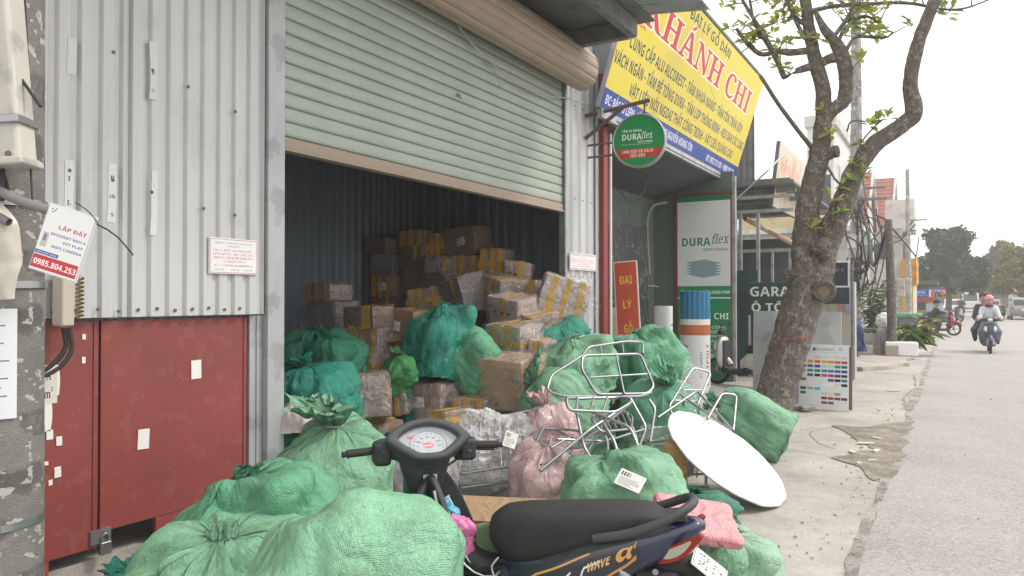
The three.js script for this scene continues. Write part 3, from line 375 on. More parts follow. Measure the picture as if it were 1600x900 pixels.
{ const s = thing('panel_sign', 'tall white and green panel sign on the end wall of the shop', 'sign', [-4.28, 0.0, -15.06]); s.rotation.y = 0.0;
  panel(s, 1.06, 3.66, 0.04, (g, W, H) => { g.fillStyle = '#dfe3e2'; g.fillRect(0, 0, W, H); g.fillStyle = '#1d7a4e'; g.fillRect(0, 0, W, H * 0.032); const Y = (m) => H * (1 - m / 3.66);
    txt(g, 'DURA', W * 0.35, Y(2.74), 86, { fill: '#1f7d4c', width: W * 0.56 }); txt(g, 'flex', W * 0.80, Y(2.78), 92, { fill: '#3c4a4c', font: 'serif', style: 'italic', width: W * 0.32 }); txt(g, 'SAINT GOBAIN', W * 0.72, Y(2.58), 28, { fill: '#3a4446', style: 'normal', width: W * 0.46 });
    g.fillStyle = '#1b8a56'; g.fillRect(0, Y(1.86), W, H); txt(g, 'TẤM XI MĂNG CHẤT LƯỢNG PHÁP', W * 0.52, Y(1.74), 34, { fill: '#eef4ee', width: W * 0.94 }); g.fillStyle = '#e6ece6'; g.fillRect(0, Y(1.64), W, 10);
    txt(g, 'KHÁNH CHI', W * 0.52, Y(1.27), 66, { fill: '#f2f6f2', width: W * 0.9 }); ['THI CÔNG:', 'SÀN DURAFLEX,', 'VÁCH NGĂN TƯỜNG,', 'TRẦN DURAFLEX'].forEach((q, i) => txt(g, q, W * 0.7, Y(1.05 - i * 0.09), 30, { fill: '#e4eee4', width: W * 0.46 })); ['Tấm 18mm', 'làm sàn', 'Tấm 6mm'].forEach((q, i) => txt(g, q, W * 0.7, Y(0.6 - i * 0.09), 28, { fill: '#cfe2d2', width: W * 0.3 })); g.fillStyle = '#e4eee4'; g.fillRect(W * 0.5, Y(0.72), W * 0.35, 3); }, { px: 1400, bodyMat: mats.redPost });
  { const m = M({ color: col(0.24, 0.38, 0.39), roughness: 0.6 }); const o0 = []; for (let i = 0; i < 5; i++) { const o = ext([[-0.36, 0], [-0.02, -0.085], [0.36, -0.02], [0.02, 0.055]], 0.004); o.translate(0, 2.33 - i * 0.055, 0.006 - i * 0.0003); o0.push(o); } mesh('sheet_emblem', o0, m, s); }
  mesh('frame', [b2(-0.57, -0.535, 0, 3.7, -0.05, 0.02), b2(-0.57, 0.57, 3.665, 3.7, -0.05, 0.02)], mats.redPost, s);
}
{ const s = thing('leaning_sign', 'orange red board with yellow letters leaning by the red post', 'sign', [-4.05, 0.55, -10.5], 0.1); s.rotation.order = 'YXZ'; s.rotation.z = 0.07; s.rotation.x = -0.06;
  panel(s, 0.36, 1.62, 0.02, (g, W, H) => { g.fillStyle = '#cb5640'; g.fillRect(0, 0, W, H); g.strokeStyle = '#e6d8cf'; g.lineWidth = 8; g.strokeRect(4, 4, W - 8, H - 8); ['ĐẠI', 'LÝ', 'GỖ', 'DÁN'].forEach((q, i) => txt(g, q, W / 2, H * (0.17 + i * 0.22), 92, { fill: '#e9c83f', width: W * (q.length > 2 ? 0.56 : 0.4) })); }, { px: 900 });
  const b = mesh('prop_block', b2(-0.2, 0.2, -0.55, -0.002, -0.16, 0.06), mats.darkSteel, s);
}
tag(mesh('marble_board', put(rb(1.7, 2.6, 0.03, 0.005), -5.08, 1.65, -13.15, 0, Math.PI / 2 - 0.03, 0.045), M({ map: rep(tex(256, (u, v) => { const r = 1 - Math.abs(pf(u, v, 5, 701, 5)), k = 0.025 + 0.3 * sstep(0.965, 1, r); return [k, k, k * 1.1]; }), 1.4), roughness: 0.4 })), 'dark marble pattern board leaning on the green shop wall', 'board');
tag(mesh('wood_board', put(rb(1.0, 1.5, 0.02, 0.004), -4.95, 0.76, -12.5, 0, Math.PI / 2, 0.1), M({ color: col(0.26, 0.21, 0.15), map: rep(T.kraft, 0.8) })), 'brown board leaning below the dark marble board', 'board');
function roll(name, label, p, r, h, bands, o = {}) {   // stacked rolled sheets: bands = [name, y0, y1, draw, material, radius offset]
  const g = thing(name, label, 'roll', p, o.ry || 0);
  for (const [n, y0, y1, m, dr, flute] of bands) { let geo; if (flute) { const pts = []; for (let i = 0; i <= 96; i++) { const a = i / 96 * 2 * Math.PI, q = r + dr + 0.006 * Math.sin(a * 18); pts.push([q * Math.cos(a), q * Math.sin(a)]); } geo = ext(pts.slice(0, 96), y1 - y0); geo.rotateX(Math.PI / 2); geo.translate(0, (y0 + y1) / 2, 0); } else { geo = cy(r + dr, r + dr, y1 - y0, 0, (y0 + y1) / 2, 0, 0, 0, 0, 40); } mesh(n, geo, m, g); } return g; }
{ const label = canvasTex(1024, 512, (g, W, H) => { g.fillStyle = '#d9dcde'; g.fillRect(0, 0, W, H); for (const x of [0.1, 0.35, 0.6, 0.85]) { txt(g, 'COATPOLY', W * x, H * 0.45, 60, { fill: '#8d3d4c', rot: -Math.PI / 2, width: 330, style: 'bold' }); txt(g, 'QC.01 SHEET', W * (x - 0.09), H * 0.45, 34, { fill: '#667080', rot: -Math.PI / 2, width: 210 }); } g.fillStyle = '#8d3d4c'; for (let i = 0; i < 6; i++) g.fillRect(0, H * 0.2, 0, 0); });
  roll('sheet_roll', 'tall roll of plastic sheet with blue top, orange band and white base', [-3.58, 0, -12.1], 0.235, 1.7, [['white_wrap', 0, 1.04, M({ map: label, roughness: 0.5 }), 0], ['orange_band', 1.04, 1.2, M({ color: col(0.45, 0.13, 0.045), roughness: 0.5 }), 0.004], ['white_band', 1.2, 1.29, mats.whitePaint, 0], ['blue_sheet', 1.29, 1.73, MP({ color: col(0.02, 0.17, 0.33), roughness: 0.35 }), -0.004, true], ['core', 1.7, 1.712, mats.whitePaint, -0.06]], { ry: 2.2 });
  const l2 = canvasTex(512, 512, (g, W, H) => { g.fillStyle = '#dfe2e4'; g.fillRect(0, 0, W, H); for (const x of [0.2, 0.7]) { g.fillStyle = '#b83a34'; g.beginPath(); g.arc(W * x, H * 0.42, 34, 0, 7); g.fill(); txt(g, 'P', W * x, H * 0.42, 44, { fill: '#eee' }); for (let i = 0; i < 5; i++) { g.fillStyle = '#6a86b0'; g.fillRect(W * x + 48, H * (0.2 + i * 0.1), 70, 12); } } });
  roll('sheet_roll', 'short white roll with red round emblem standing behind the sacks', [-4.24, 0, -12.5], 0.155, 1.5, [['white_wrap', 0, 1.49, M({ map: l2, roughness: 0.5 }), 0], ['core', 1.485, 1.495, mats.darkSteel, -0.05]], { ry: 2.6 });
}
// ---------------------------------------------------------------- garage stall further on
{ const s = thing('garage_stall', 'makeshift car garage stall of steel studs and dark green panels', 'building');
  const dg = M({ color: col(0.03, 0.075, 0.07), roughness: 0.5 }), st = M({ color: col(0.42, 0.44, 0.45), roughness: 0.5, metalness: 0.3, map: rep(T.plaster, 1) });
  mesh('green_panel', b2(-3.93, -3.5, 0, 2.2, -16.25, -16.29), dg, s).userData.label = 'dark green narrow panel';
  for (const x of [-3.96, -3.86, -3.5]) mesh('stud', rb(0.07, 3.4, 0.06, 0.004, x, 1.7, -16.32), st, s);
  for (const [y, d] of [[4.0, 0], [3.72, 0.04], [3.42, -0.03], [2.62, 0.3]]) mesh('beam', rb(1.3, 0.07, 0.06, 0.004, -3.45, y, -16.36 - d), y > 3.8 ? mats.darkSteel : st, s);
  for (const x of [-3.3, -2.95, -2.8, -2.6]) mesh('stud', rb(0.05, 2.6, 0.05, 0.004, x, 1.3, -16.75), st, s);
  mesh('side_sheet', put(sheet(ribs(-4.6, -3.75, 0.13, 0.02, 0.4, 0.2), 1.9, 0.002, 'xzy'), 0, 4.0, -17.2, -0.0, 0, 0), mats.darkSteel, s).userData.label = 'ribbed roof side';
  mesh('diagonal_brace', tube([[-4.05, 3.6, -16.3], [-3.3, 4.25, -16.35], [-2.95, 5.2, -18.0]], 0.02, { rad: 5, corner: 0.02 }), mats.steelPost, s);
  mesh('rusty_tube', tube([[-3.8, 3.3, -16.5], [-3.0, 2.8, -17.5]], 0.06, { rad: 8 }), M({ map: rep(T.rust, 0.5), color: col(0.7, 0.6, 0.5) }), s);
  mesh('back_wall', [b2(-6, -5.9, 0, 4.0, -15.3, -24), b2(-5.9, -3.5, 0.0, 3.4, -23.9, -24)], M({ color: col(0.12, 0.13, 0.135), map: rep(T.metal, 1.5), roughness: 0.7 }), s);
  mesh('roof', b2(-6, -2.9, 4.05, 4.1, -16.5, -24), mats.darkSteel, s);
  for (let i = 0; i < 4; i++) mesh('rafter', rb(2.9, 0.1, 0.07, 0.004, -4.4, 3.98, -17.5 - i * 1.6), st, s);
  mesh('leaning_pale_sheet', put(rb(0.4, 1.3, 0.02), -2.55, 2.4, -17.3, 0, 0, 0.12), mats.whitePaint, s);
}
{ const s = thing('hanging_sign', 'rust streaked pale sign board over the garage stall', 'sign', [-3.4, 3.62, -20.4]); s.rotation.order = 'YXZ'; s.rotation.set(0.12, Math.PI / 2, 0);
  panel(s, 6.2, 1.42, 0.08, (g, W, H) => { g.fillStyle = '#d9cdbd'; g.fillRect(0, 0, W, H); const r = rng(31); for (let i = 0; i < 240; i++) { g.fillStyle = `rgba(${150 + 60 * r() | 0},${80 + 60 * r() | 0},${50 + 40 * r() | 0},0.10)`; const x = r() * W; g.fillRect(x, r() * H * 0.6, 4 + 30 * r(), H * (0.1 + 0.5 * r())); } scrib(g, W * 0.25, H * 0.3, W * 0.4, H * 0.22, 'rgba(190,90,70,0.4)', 5); scrib(g, W * 0.5, H * 0.62, W * 0.7, H * 0.18, 'rgba(190,90,70,0.25)', 6); }, { px: 900, bodyMat: mats.darkSteel });
}
{ const s = thing('garage_sign', 'dark green garage sign with white letters behind the tree', 'sign', [-3.16, 1.28, -15.9]);
  panel(s, 0.92, 0.66, 0.03, (g, W, H) => { g.fillStyle = '#20403c'; g.fillRect(0, 0, W, H); g.fillStyle = '#3f5c58'; g.fillRect(0, H * 0.5, W, 3); txt(g, 'GARA', W * 0.46, H * 0.28, 150, { fill: '#d7dad6', width: W * 0.86 }); txt(g, 'Ô TÔ', W * 0.42, H * 0.76, 130, { fill: '#d7dad6', width: W * 0.72 }); }, { px: 512, bodyMat: mats.darkSteel });
  mesh('leg', b2(-0.45, -0.41, -1.28, 0, -0.03, 0), mats.steelPost, s); mesh('leg', b2(0.41, 0.45, -1.28, 0, -0.03, 0), mats.steelPost, s);
}
{ const s = thing('menu_sign', 'small dark sign with pale frame on a post right of the trunk', 'sign', [-2.04, 1.5, -16.5]);
  panel(s, 0.52, 0.86, 0.04, (g, W, H) => { g.fillStyle = '#27313b'; g.fillRect(0, 0, W, H); g.strokeStyle = '#cfd4d6'; g.lineWidth = 12; g.strokeRect(4, 4, W - 8, H * 0.58); scrib(g, W * 0.6, H * 0.2, W * 0.5, H * 0.08, '#7a848c', 7); g.strokeStyle = '#66707a'; g.lineWidth = 4; g.strokeRect(W * 0.2, H * 0.32, W * 0.25, H * 0.2); scrib(g, W * 0.5, H * 0.72, W * 0.6, H * 0.06, '#6a747c', 8); }, { px: 300 });
  mesh('post', rb(0.05, 2.3, 0.05, 0.004, 0.3, -0.35, -0.02), mats.darkSteel, s);
}
{ const s = thing('cabinet', 'pale display cabinet below the small dark sign', 'cabinet', [-2.08, 0, -16.9]); mesh('body', b2(-0.45, 0.35, 0, 1.95, -0.3, 0), M({ color: col(0.42, 0.40, 0.36) }), s);
  for (const [x, c] of [[-0.33, [0.5, 0.47, 0.42]], [-0.1, [0.4, 0.36, 0.26]], [0.1, [0.5, 0.2, 0.14]], [0.22, [0.25, 0.33, 0.42]]]) mesh('sample', rb(0.1, 0.5, 0.03, 0.004, x, 1.6, 0.018), M({ color: col(...c) }), s); }
// boards leaning behind the trunk
tag(mesh('grey_board', put(rb(0.95, 1.42, 0.03, 0.004), -2.42, 0.7, -13.1, -0.06), M({ color: col(0.42, 0.44, 0.46), map: rep(T.plaster, 1.4), roughness: 0.6 })), 'pale grey board with a dark scratch left of the trunk', 'board');
tag(mesh('grey_board', put(rb(1.0, 1.42, 0.03, 0.004), -2.0, 0.7, -12.75, -0.08, 0.02), M({ color: col(0.47, 0.49, 0.50), map: rep(T.plaster, 1.7), roughness: 0.6 })), 'pale grey board standing behind the colour chart', 'board');
{ const s = thing('colour_chart', 'white board of coloured swatches standing beside the trunk', 'chart', [-1.66, 0.02, -12.0], -0.1); s.rotation.order = 'YXZ'; s.rotation.x = -0.05;
  panel(s, 0.70, 0.92, 0.03, (g, W, H) => { g.fillStyle = '#dfe3e6'; g.fillRect(0, 0, W, H); txt(g, 'ALCOREST', W * 0.52, H * 0.07, 40, { fill: '#7c98b4', width: W * 0.4 }); g.fillStyle = '#3a4a5a'; g.beginPath(); g.moveTo(W * 0.27, H * 0.09); g.lineTo(W * 0.31, H * 0.03); g.lineTo(W * 0.35, H * 0.09); g.fill(); g.strokeStyle = '#2f8a5a'; g.lineWidth = 5; g.beginPath(); g.arc(W * 0.84, H * 0.06, 14, 0, 7); g.stroke(); g.fillStyle = '#8db4d2'; g.fillRect(0, H * 0.115, W, 3);
    const rows = [['#cfd8dc', '#e4e4e0', '#d8c39b', '', '#cfd8dc', '#dbe4e0', '#e1cfae', '#c8ccd0'], ['#d9a93f', '#e29a2f', '#d9542f', '', '#dba238', '#e08a30', '#d95a30', '#c43a44'], ['#c33440', '#2a62a8', '#27408c', '', '#bcd8c8', '#c0d8d0', '#2c9a4c', '#1c7a54'], ['#84b8ae', '#1f8f84', '#14755f', '', '#1f86a0', '#2f78c0', '#2b55a8', '#263f88'], ['', '#4a5468', '#262e40', '', '#c24464', '#b03058', '#6a2c48', '#4a2a40'], ['#6f6a68', '', '', '', '', '#4a5a74', '#1e2430', '#2a7a90'], ['', '', '', '', '#e6e9ea', '#eceeee', '#e2dac0', '#1a1c20'], ['#1f5a58', '#7fc060', '#49b7c8', '', '', '', '', ''], ['#237a68', '', '', '', '#d0cfae', '#d8d29c', '#9a968c', ''], ['', '', '', '', '#7c3a38', '#92403a', '#7a3836', '#70343a'], ['', '', '', '', '#8a4a3c', '#8c4438', '', '']];
    rows.forEach((r, j) => r.forEach((c, i) => { if (!c) return; const x = i < 4 ? 0.03 + i * 0.145 : 0.46 + (i - 4) * 0.132; g.fillStyle = c; g.fillRect(W * x, H * (0.175 + j * 0.072), W * 0.118, H * 0.043); }));
  }, { px: 700 });
  mesh('wood_edge', b2(0.353, 0.39, 0, 0.9, -0.04, 0.0), M({ color: col(0.16, 0.12, 0.09) }), s); }
{ const rm = M({ color: col(0.33, 0.31, 0.28), map: rep(T.plaster, 0.4) }); let i = 0; for (const [x, z, w] of [[-1.98, -11.72, 0.22], [-1.82, -11.62, 0.2], [-2.08, -11.9, 0.16]]) tag(mesh('rubble_stone', put(rb(w, 0.06, 0.12, 0.02), x, 0.032 + 0.03 * i, z, 0.1 * i, i * 0.7), rm), ['flat grey stone at the foot of the trunk', 'flat grey stone right below the colour chart', 'small grey stone lying against the trunk base'][i++], 'stone'); }
function lump(g, amp, seed, freq = 5) { const p = g.attributes.position; for (let i = 0; i < p.count; i++) { const x = p.getX(i), y = p.getY(i), z = p.getZ(i), n = amp * fbm3(x * freq + seed, y * freq, z * freq, 3) * 2, l = Math.hypot(x, y, z) || 1; p.setXYZ(i, x + x / l * n, y + y / l * n, z + z / l * n); } g.computeVertexNormals(); return g; }
// ---------------------------------------------------------------- street tree with bare limbs and sparse leaves
const barkM = M({ map: rep(T.bark, 0.7), color: col(1.0, 0.96, 0.91), roughness: 0.95, bumpMap: rep(T.barkBump, 0.5), bumpScale: 0.03 });
const leafM = ['0.36,0.40,0.07', '0.30,0.37,0.09', '0.42,0.42,0.10', '0.22,0.30,0.08'].map((c) => MP({ color: col(...c.split(',').map(Number)), roughness: 0.7, transmission: 0.3, thickness: 0 }));
function leafGeo(L, W, fold = 0.25) { const g = new THREE.BufferGeometry(), z = fold * W; g.setAttribute('position', new THREE.Float32BufferAttribute([0, 0, 0, L * 0.45, z, W, L, -0.12 * L, 0, 0, 0, 0, L, -0.12 * L, 0, L * 0.45, z, -W, L * 0.45, z, W, L * 0.75, z * 0.5, W * 0.7, L, -0.12 * L, 0, L * 0.45, z, -W, L, -0.12 * L, 0, L * 0.75, z * 0.5, -W * 0.7], 3)); g.computeVertexNormals(); g.setAttribute('uv', new THREE.Float32BufferAttribute(new Float32Array(24), 2)); return g; }
function leafClump(x, y, z, n, L, r) { const out = []; for (let i = 0; i < n; i++) { const g = leafGeo(L * (0.6 + 0.7 * r()), L * (0.18 + 0.1 * r())); g.rotateX((r() - 0.5) * 1.2); g.rotateZ((r() - 0.25) * 1.5); g.rotateY(r() * 6.283); g.translate(x + (r() - 0.5) * L * 0.5, y + (r() - 0.5) * L * 0.5, z + (r() - 0.5) * L * 0.5); out.push(g); } return out; }
{ const B = {
trunk: [[-2.26,-0.04,-11.34,0.303],[-2.2,0.31,-11.4,0.262],[-2.08,0.76,-11.49,0.262],[-1.94,1.31,-11.59,0.271],[-1.81,1.77,-11.68,0.275],[-1.74,2.13,-11.75,0.262],[-1.71,2.35,-11.76,0.164]],
limbA: [[-1.81,1.75,-11.66,0.249],[-1.84,2.41,-11.68,0.181],[-1.8,2.96,-11.7,0.166],[-1.72,3.43,-11.78,0.15],[-1.65,3.8,-11.84,0.135],[-1.62,4.26,-11.89,0.112],[-1.64,4.71,-11.9,0.104],[-1.75,5.21,-11.87,0.096],[-1.82,5.69,-11.85,0.081],[-1.89,6.27,-11.84,0.072],[-1.96,6.85,-11.82,0.057]],
limbB: [[-1.66,4.14,-11.93,0.09],[-1.51,4.35,-11.97,0.099],[-1.36,4.49,-12.03,0.106],[-1.33,4.82,-12.0,0.098],[-1.35,5.04,-11.95,0.106],[-1.43,5.26,-11.87,0.081],[-1.58,5.48,-11.75,0.056],[-1.68,5.7,-11.66,0.033]],
bridge: [[-1.72,4.98,-11.87,0.07],[-1.57,5.07,-11.9,0.07],[-1.4,5.11,-11.94,0.083]],
limbC: [[-1.70,1.85,-11.72,0.215],[-1.57,2.42,-11.75,0.176],[-1.45,2.72,-11.78,0.172],[-1.33,3.04,-11.81,0.141],[-1.19,3.44,-11.86,0.132],[-0.94,3.8,-11.97,0.125],[-0.59,4.08,-12.13,0.116],[-0.48,4.21,-12.17,0.124],[-0.51,4.63,-12.11,0.093],[-0.44,5.07,-12.12,0.093],[-0.31,5.48,-12.16,0.084],[-0.17,5.87,-12.2,0.077],[-0.05,6.3,-12.24,0.061]],
stub: [[-1.64,3.66,-11.82,0.1],[-1.5,3.72,-11.85,0.092],[-1.42,3.72,-11.83,0.085]],
br1: [[-1.74,5.01,-11.86,0.065],[-1.92,4.95,-11.79,0.051],[-2.05,4.9,-11.75,0.042],[-2.11,4.85,-11.75,0.047],[-2.26,5.21,-11.69,0.038],[-2.43,5.55,-11.63,0.033],[-2.68,6.03,-11.51,0.024],[-2.85,6.42,-11.44,0.019]],
br2: [[-1.79,5.23,-11.83,0.056],[-2.01,5.22,-11.78,0.056],[-2.22,5.25,-11.72,0.042],[-2.44,5.23,-11.67,0.038],[-2.62,5.39,-11.63,0.033],[-2.79,5.65,-11.6,0.024]],
br3: [[-2.14,4.89,-11.75,0.028],[-2.36,5.37,-11.71,0.028],[-2.53,5.68,-11.69,0.024],[-2.62,6.09,-11.72,0.019],[-2.69,6.5,-11.76,0.014]],
br4: [[-1.77,5.59,-11.84,0.037],[-1.97,5.72,-11.84,0.038],[-2.07,5.93,-11.89,0.028],[-2.25,6.27,-11.9,0.024]],
br5: [[-1.82,5.79,-11.81,0.037],[-1.5,5.84,-11.91,0.032],[-1.01,5.86,-12.12,0.028],[-0.53,5.84,-12.32,0.023],[-0.05,5.72,-12.51,0.018],[0.18,5.72,-12.57,0.014],[0.46,5.81,-12.65,0.009]],
br6: [[-1.49,5.35,-11.83,0.032],[-1.36,5.53,-11.88,0.032],[-1.24,5.75,-11.93,0.027],[-1.19,6.16,-11.93,0.023]],
br7: [[-1.35,5.08,-11.91,0.028],[-1.21,5.34,-11.95,0.023],[-1.01,5.35,-12.02,0.023],[-0.8,5.33,-12.09,0.018],[-0.72,5.39,-12.1,0.014]],
br8: [[-1.43,5.24,-11.87,0.028],[-1.33,5.48,-11.9,0.028],[-1.09,5.66,-12.02,0.023],[-0.89,5.56,-12.11,0.014]],
br9: [[-1.85,5.4,-11.8,0.033],[-1.97,5.66,-11.8,0.028],[-2.08,5.97,-11.81,0.028],[-2.15,6.32,-11.84,0.024]],
tw1: [[-1.47,2.67,-11.6,0.018],[-1.44,3.03,-11.58,0.015],[-1.38,3.16,-11.6,0.012],[-1.2,3.25,-11.66,0.01]],
tw2: [[-1.16,3.45,-11.76,0.018],[-1.11,3.78,-11.74,0.013],[-0.95,4.0,-11.79,0.011],[-0.85,4.09,-11.81,0.009]],
tw3: [[-1.55,3.5,-11.68,0.018],[-1.4,3.25,-11.62,0.016],[-1.33,3.2,-11.6,0.012]],
tw4: [[-1.3,4.0,-11.85,0.013],[-1.23,4.1,-11.71,0.011],[-0.99,4.09,-11.79,0.01],[-0.79,4.11,-11.84,0.007]] };
  const t = thing('street_tree', 'leaning street tree with forked bare limbs and a few yellow green leaves', 'tree'), r = rng(12);
  const tr = mesh('trunk', limb(B.trunk, { seg: 60, rad: 28, bump: 0.16, freq: 5 }), barkM, t);
  { // sawn knot and knobbly bark lumps
    mesh('sawn_knot', [put(new THREE.TorusGeometry(0.12, 0.045, 8, 20), -1.56, 1.72, -11.44, 0.1, 0.35)], barkM, tr); mesh('sawn_wood', put(new THREE.CircleGeometry(0.12, 20), -1.557, 1.72, -11.425, 0.1, 0.35), M({ color: col(0.22, 0.16, 0.12), map: rep(T.kraft, 0.2) }), tr);
    for (const [q, x, y, z] of [[0.12, -1.62, 2.33, -11.5], [0.09, -2.02, 1.95, -11.5], [0.08, -1.55, 2.2, -11.47]]) mesh('burl', put(lump(new THREE.IcosahedronGeometry(q, 3), 0.03, x, 14), x, y, z), barkM, tr); 
    mesh('red_string', tube([[-2.2, 1.02, -11.3], [-2.1, 1.05, -11.25], [-1.98, 1.06, -11.25], [-1.83, 1.08, -11.3], [-1.72, 1.1, -11.45]], 0.006), M({ color: col(0.5, 0.05, 0.05) }), t); }
  for (const k of Object.keys(B)) if (k !== 'trunk') mesh(/^limb|bridge|stub/.test(k) ? 'limb' : 'branch', limb(B[k], { rad: /^limb/.test(k) ? 16 : 8, bump: 0.22, freq: 8, seg: B[k].length * 8 }), barkM, t);
  // twigs and leaf clumps along the outer branches
  const tips = [];
  for (const k of ['br1', 'br2', 'br3', 'br4', 'br5', 'br6', 'br7', 'br8', 'br9', 'limbB']) { const c = new THREE.CatmullRomCurve3(B[k].map(V)), n = k === 'limbB' ? 3 : 7; for (let i = 0; i < n; i++) { const p = c.getPoint(0.25 + 0.75 * (i + r()) / n), d = new THREE.Vector3(r() - 0.5, r() * 0.6 - 0.1, r() - 0.5).setLength(0.15 + 0.35 * r()), m = p.clone().addScaledVector(d, 0.5).add(new THREE.Vector3(0, 0.05 * r(), 0)), e = p.clone().add(d); mesh('twig', limb([[p.x, p.y, p.z, 0.011], [m.x, m.y, m.z, 0.008], [e.x, e.y, e.z, 0.004]], { rad: 5, seg: 6 }), barkM, t); tips.push(e); if (r() < 0.5) tips.push(m); } }
  for (const p of [[-1.2, 3.27, -11.62], [-1.38, 3.18, -11.56], [-0.85, 4.12, -11.8], [-1.0, 4.05, -11.75], [-0.79, 4.15, -11.84], [-1.44, 3.0, -11.5], [-1.62, 3.9, -11.7], [-1.5, 3.95, -11.7], [-1.45, 2.6, -11.52], [-1.2, 3.5, -11.7], [-1.1, 3.75, -11.72], [-1.66, 4.3, -11.75], [-1.35, 2.85, -11.55], [-1.7, 2.62, -11.5], [-1.06, 3.35, -11.7]]) tips.push(new THREE.Vector3(...p));
  tips.forEach((p, i) => { if (r() < 0.88) mesh('leaf_clump', leafClump(p.x, p.y, p.z, 4 + (r() * 5 | 0), 0.16, r), leafM[i % 4], t); });
}
tag(mesh('prop_pole', tube([[-2.75, 5.3, -13.1], [-2.63, 5.11, -12.85], [-2.37, 4.68, -12.47], [-2.07, 4.23, -12.11], [-1.76, 3.79, -11.75]], 0.034), barkM), 'thin pole running from the sign corner to the tree limb', 'pole');

// ---------------------------------------------------------------- concrete pole at the left edge
{ const p = thing('utility_pole', 'round weathered concrete pole with peeling paper at the left edge', 'pole', [-3.30, 0, -1.635]);
  const pm = M({ map: rep(T.pole, 0.9), roughness: 0.9, bumpMap: rep(T.grain, 0.3), bumpScale: 0.008 });
  mesh('shaft', limb([[0, 0, 0, 0.172], [0, 2.5, 0, 0.158], [0, 7, 0, 0.13]], { rad: 32, seg: 60, bump: 0.02, freq: 12 }), pm, p);
  for (const y of [0.74, 1.67, 1.99]) { const s = mesh('strap', put(new THREE.CylinderGeometry(0.171, 0.171, 0.028, 40, 1, true), 0, y, 0, 0.03, 0, 0.02), mats.chrome, p); mesh('buckle', rb(0.02, 0.045, 0.045, 0.004, 0.15, y, 0.08, 0, -0.5), mats.chrome, s); }
  const nt = canvasTex(220, 300, (g, W, H) => { g.fillStyle = '#cfd2d6'; g.fillRect(0, 0, W, H); g.fillStyle = '#9fc48e'; g.fillRect(20, 60, 70, 60); for (let i = 0; i < 11; i++) { g.fillStyle = '#70757c'; g.fillRect(20 + (i % 3) * 8, 20 + i * 24, 110 + (i * 37) % 70, 4); } });
  mesh('paper_notice', put(new THREE.CylinderGeometry(0.171, 0.173, 0.42, 20, 1, true, 0.35, 1.15), 0, 1.37, 0), M({ map: nt, roughness: 0.9 }), p);
  mesh('conduit', [tube([[-0.25, 2.2, 0.17], [0.05, 2.14, 0.19], [0.30, 1.99, 0.10], [0.45, 1.93, 0.0]], 0.019), tube([[-0.2, 2.0, 0.19], [0.1, 2.0, 0.18], [0.28, 1.9, 0.1]], 0.016)], M({ color: col(0.2, 0.2, 0.2), roughness: 0.6 }), p);
  mesh('cable', [tube([[0.1, 3.3, 0.05], [0.16, 2.9, 0.05], [0.22, 2.5, 0.08], [0.2, 2.2, 0.1], [0.28, 2.0, 0.1]], 0.006), tube([[0.12, 3.3, 0.02], [0.19, 2.7, 0.0], [0.26, 2.2, 0.02], [0.34, 1.98, 0.05]], 0.004), tube([[0.14, 2.6, 0.12], [0.28, 2.46, 0.08], [0.37, 2.33, 0.04]], 0.006), tube([[0.2, 2.25, 0.1], [0.25, 2.1, 0.11], [0.27, 1.98, 0.12]], 0.009), tube([[0.45, 1.95, 0.0], [0.6, 1.86, -0.1], [0.66, 1.78, -0.14]], 0.003)], mats.wire, p);
  for (const x of [0.1, 0.15]) mesh('conduit', limb([[x, 2.2, 0.02, 0.035], [x - 0.02, 2.8, 0.02, 0.035], [x - 0.05, 3.6, 0.02, 0.035]], { rad: 12 }), M({ color: col(0.13, 0.13, 0.125), roughness: 0.7 }), p);
}
{ const s = thing('meter_box', 'cream plastic electricity meter box strapped to the left pole', 'meter box', [-3.045, 2.10, -1.475]); s.rotation.order = 'YXZ'; s.rotation.set(0, 0.60, 0.085);
  const cm = M({ color: col(0.54, 0.53, 0.49), roughness: 0.45, map: rep(T.plaster, 0.6) });
  mesh('case', rb(0.44, 0.92, 0.13, 0.02, -0.10, 0.46, -0.05), cm, s); mesh('cover', rb(0.36, 0.60, 0.03, 0.014, -0.15, 0.585, 0.018), cm, s); mesh('window_recess', rb(0.20, 0.42, 0.02, 0.01, -0.215, 0.62, 0.036), M({ color: col(0.48, 0.49, 0.47), roughness: 0.3 }), s);
  for (const x of [-0.035, 0.015]) mesh('slot', put(tube([[x, 0.20, 0], [x, 0.34, 0]], 0.009, { rad: 6, seg: 4 }), 0, 0, 0.016), cm, s);
  mesh('round_boss', put(new THREE.TorusGeometry(0.034, 0.004, 6, 24), 0.005, 0.42, 0.034), cm, s); mesh('cross_mark', [b2(-0.015, 0.025, 0.418, 0.423, 0.03, 0.036), b2(0.003, 0.008, 0.40, 0.44, 0.03, 0.037)], cm, s);
  mesh('metal_strap', rb(0.46, 0.03, 0.15, 0.004, -0.10, 0.165, -0.045), mats.chrome, s); mesh('display', rb(0.14, 0.07, 0.01, 0.004, -0.16, 0.10, 0.018), M({ color: col(0.2, 0.2, 0.18), roughness: 0.2 }), s);
  mesh('corner_lug', cy(0.022, 0.022, 0.02, 0.085, 0.035, 0.014, Math.PI / 2), cm, s); mesh('lug_screw', cy(0.012, 0.012, 0.022, 0.085, 0.035, 0.016, Math.PI / 2), M({ color: col(0.2, 0.13, 0.07) }), s); mesh('base_lip', rb(0.47, 0.03, 0.16, 0.01, -0.10, 0.012, -0.045), cm, s);
}
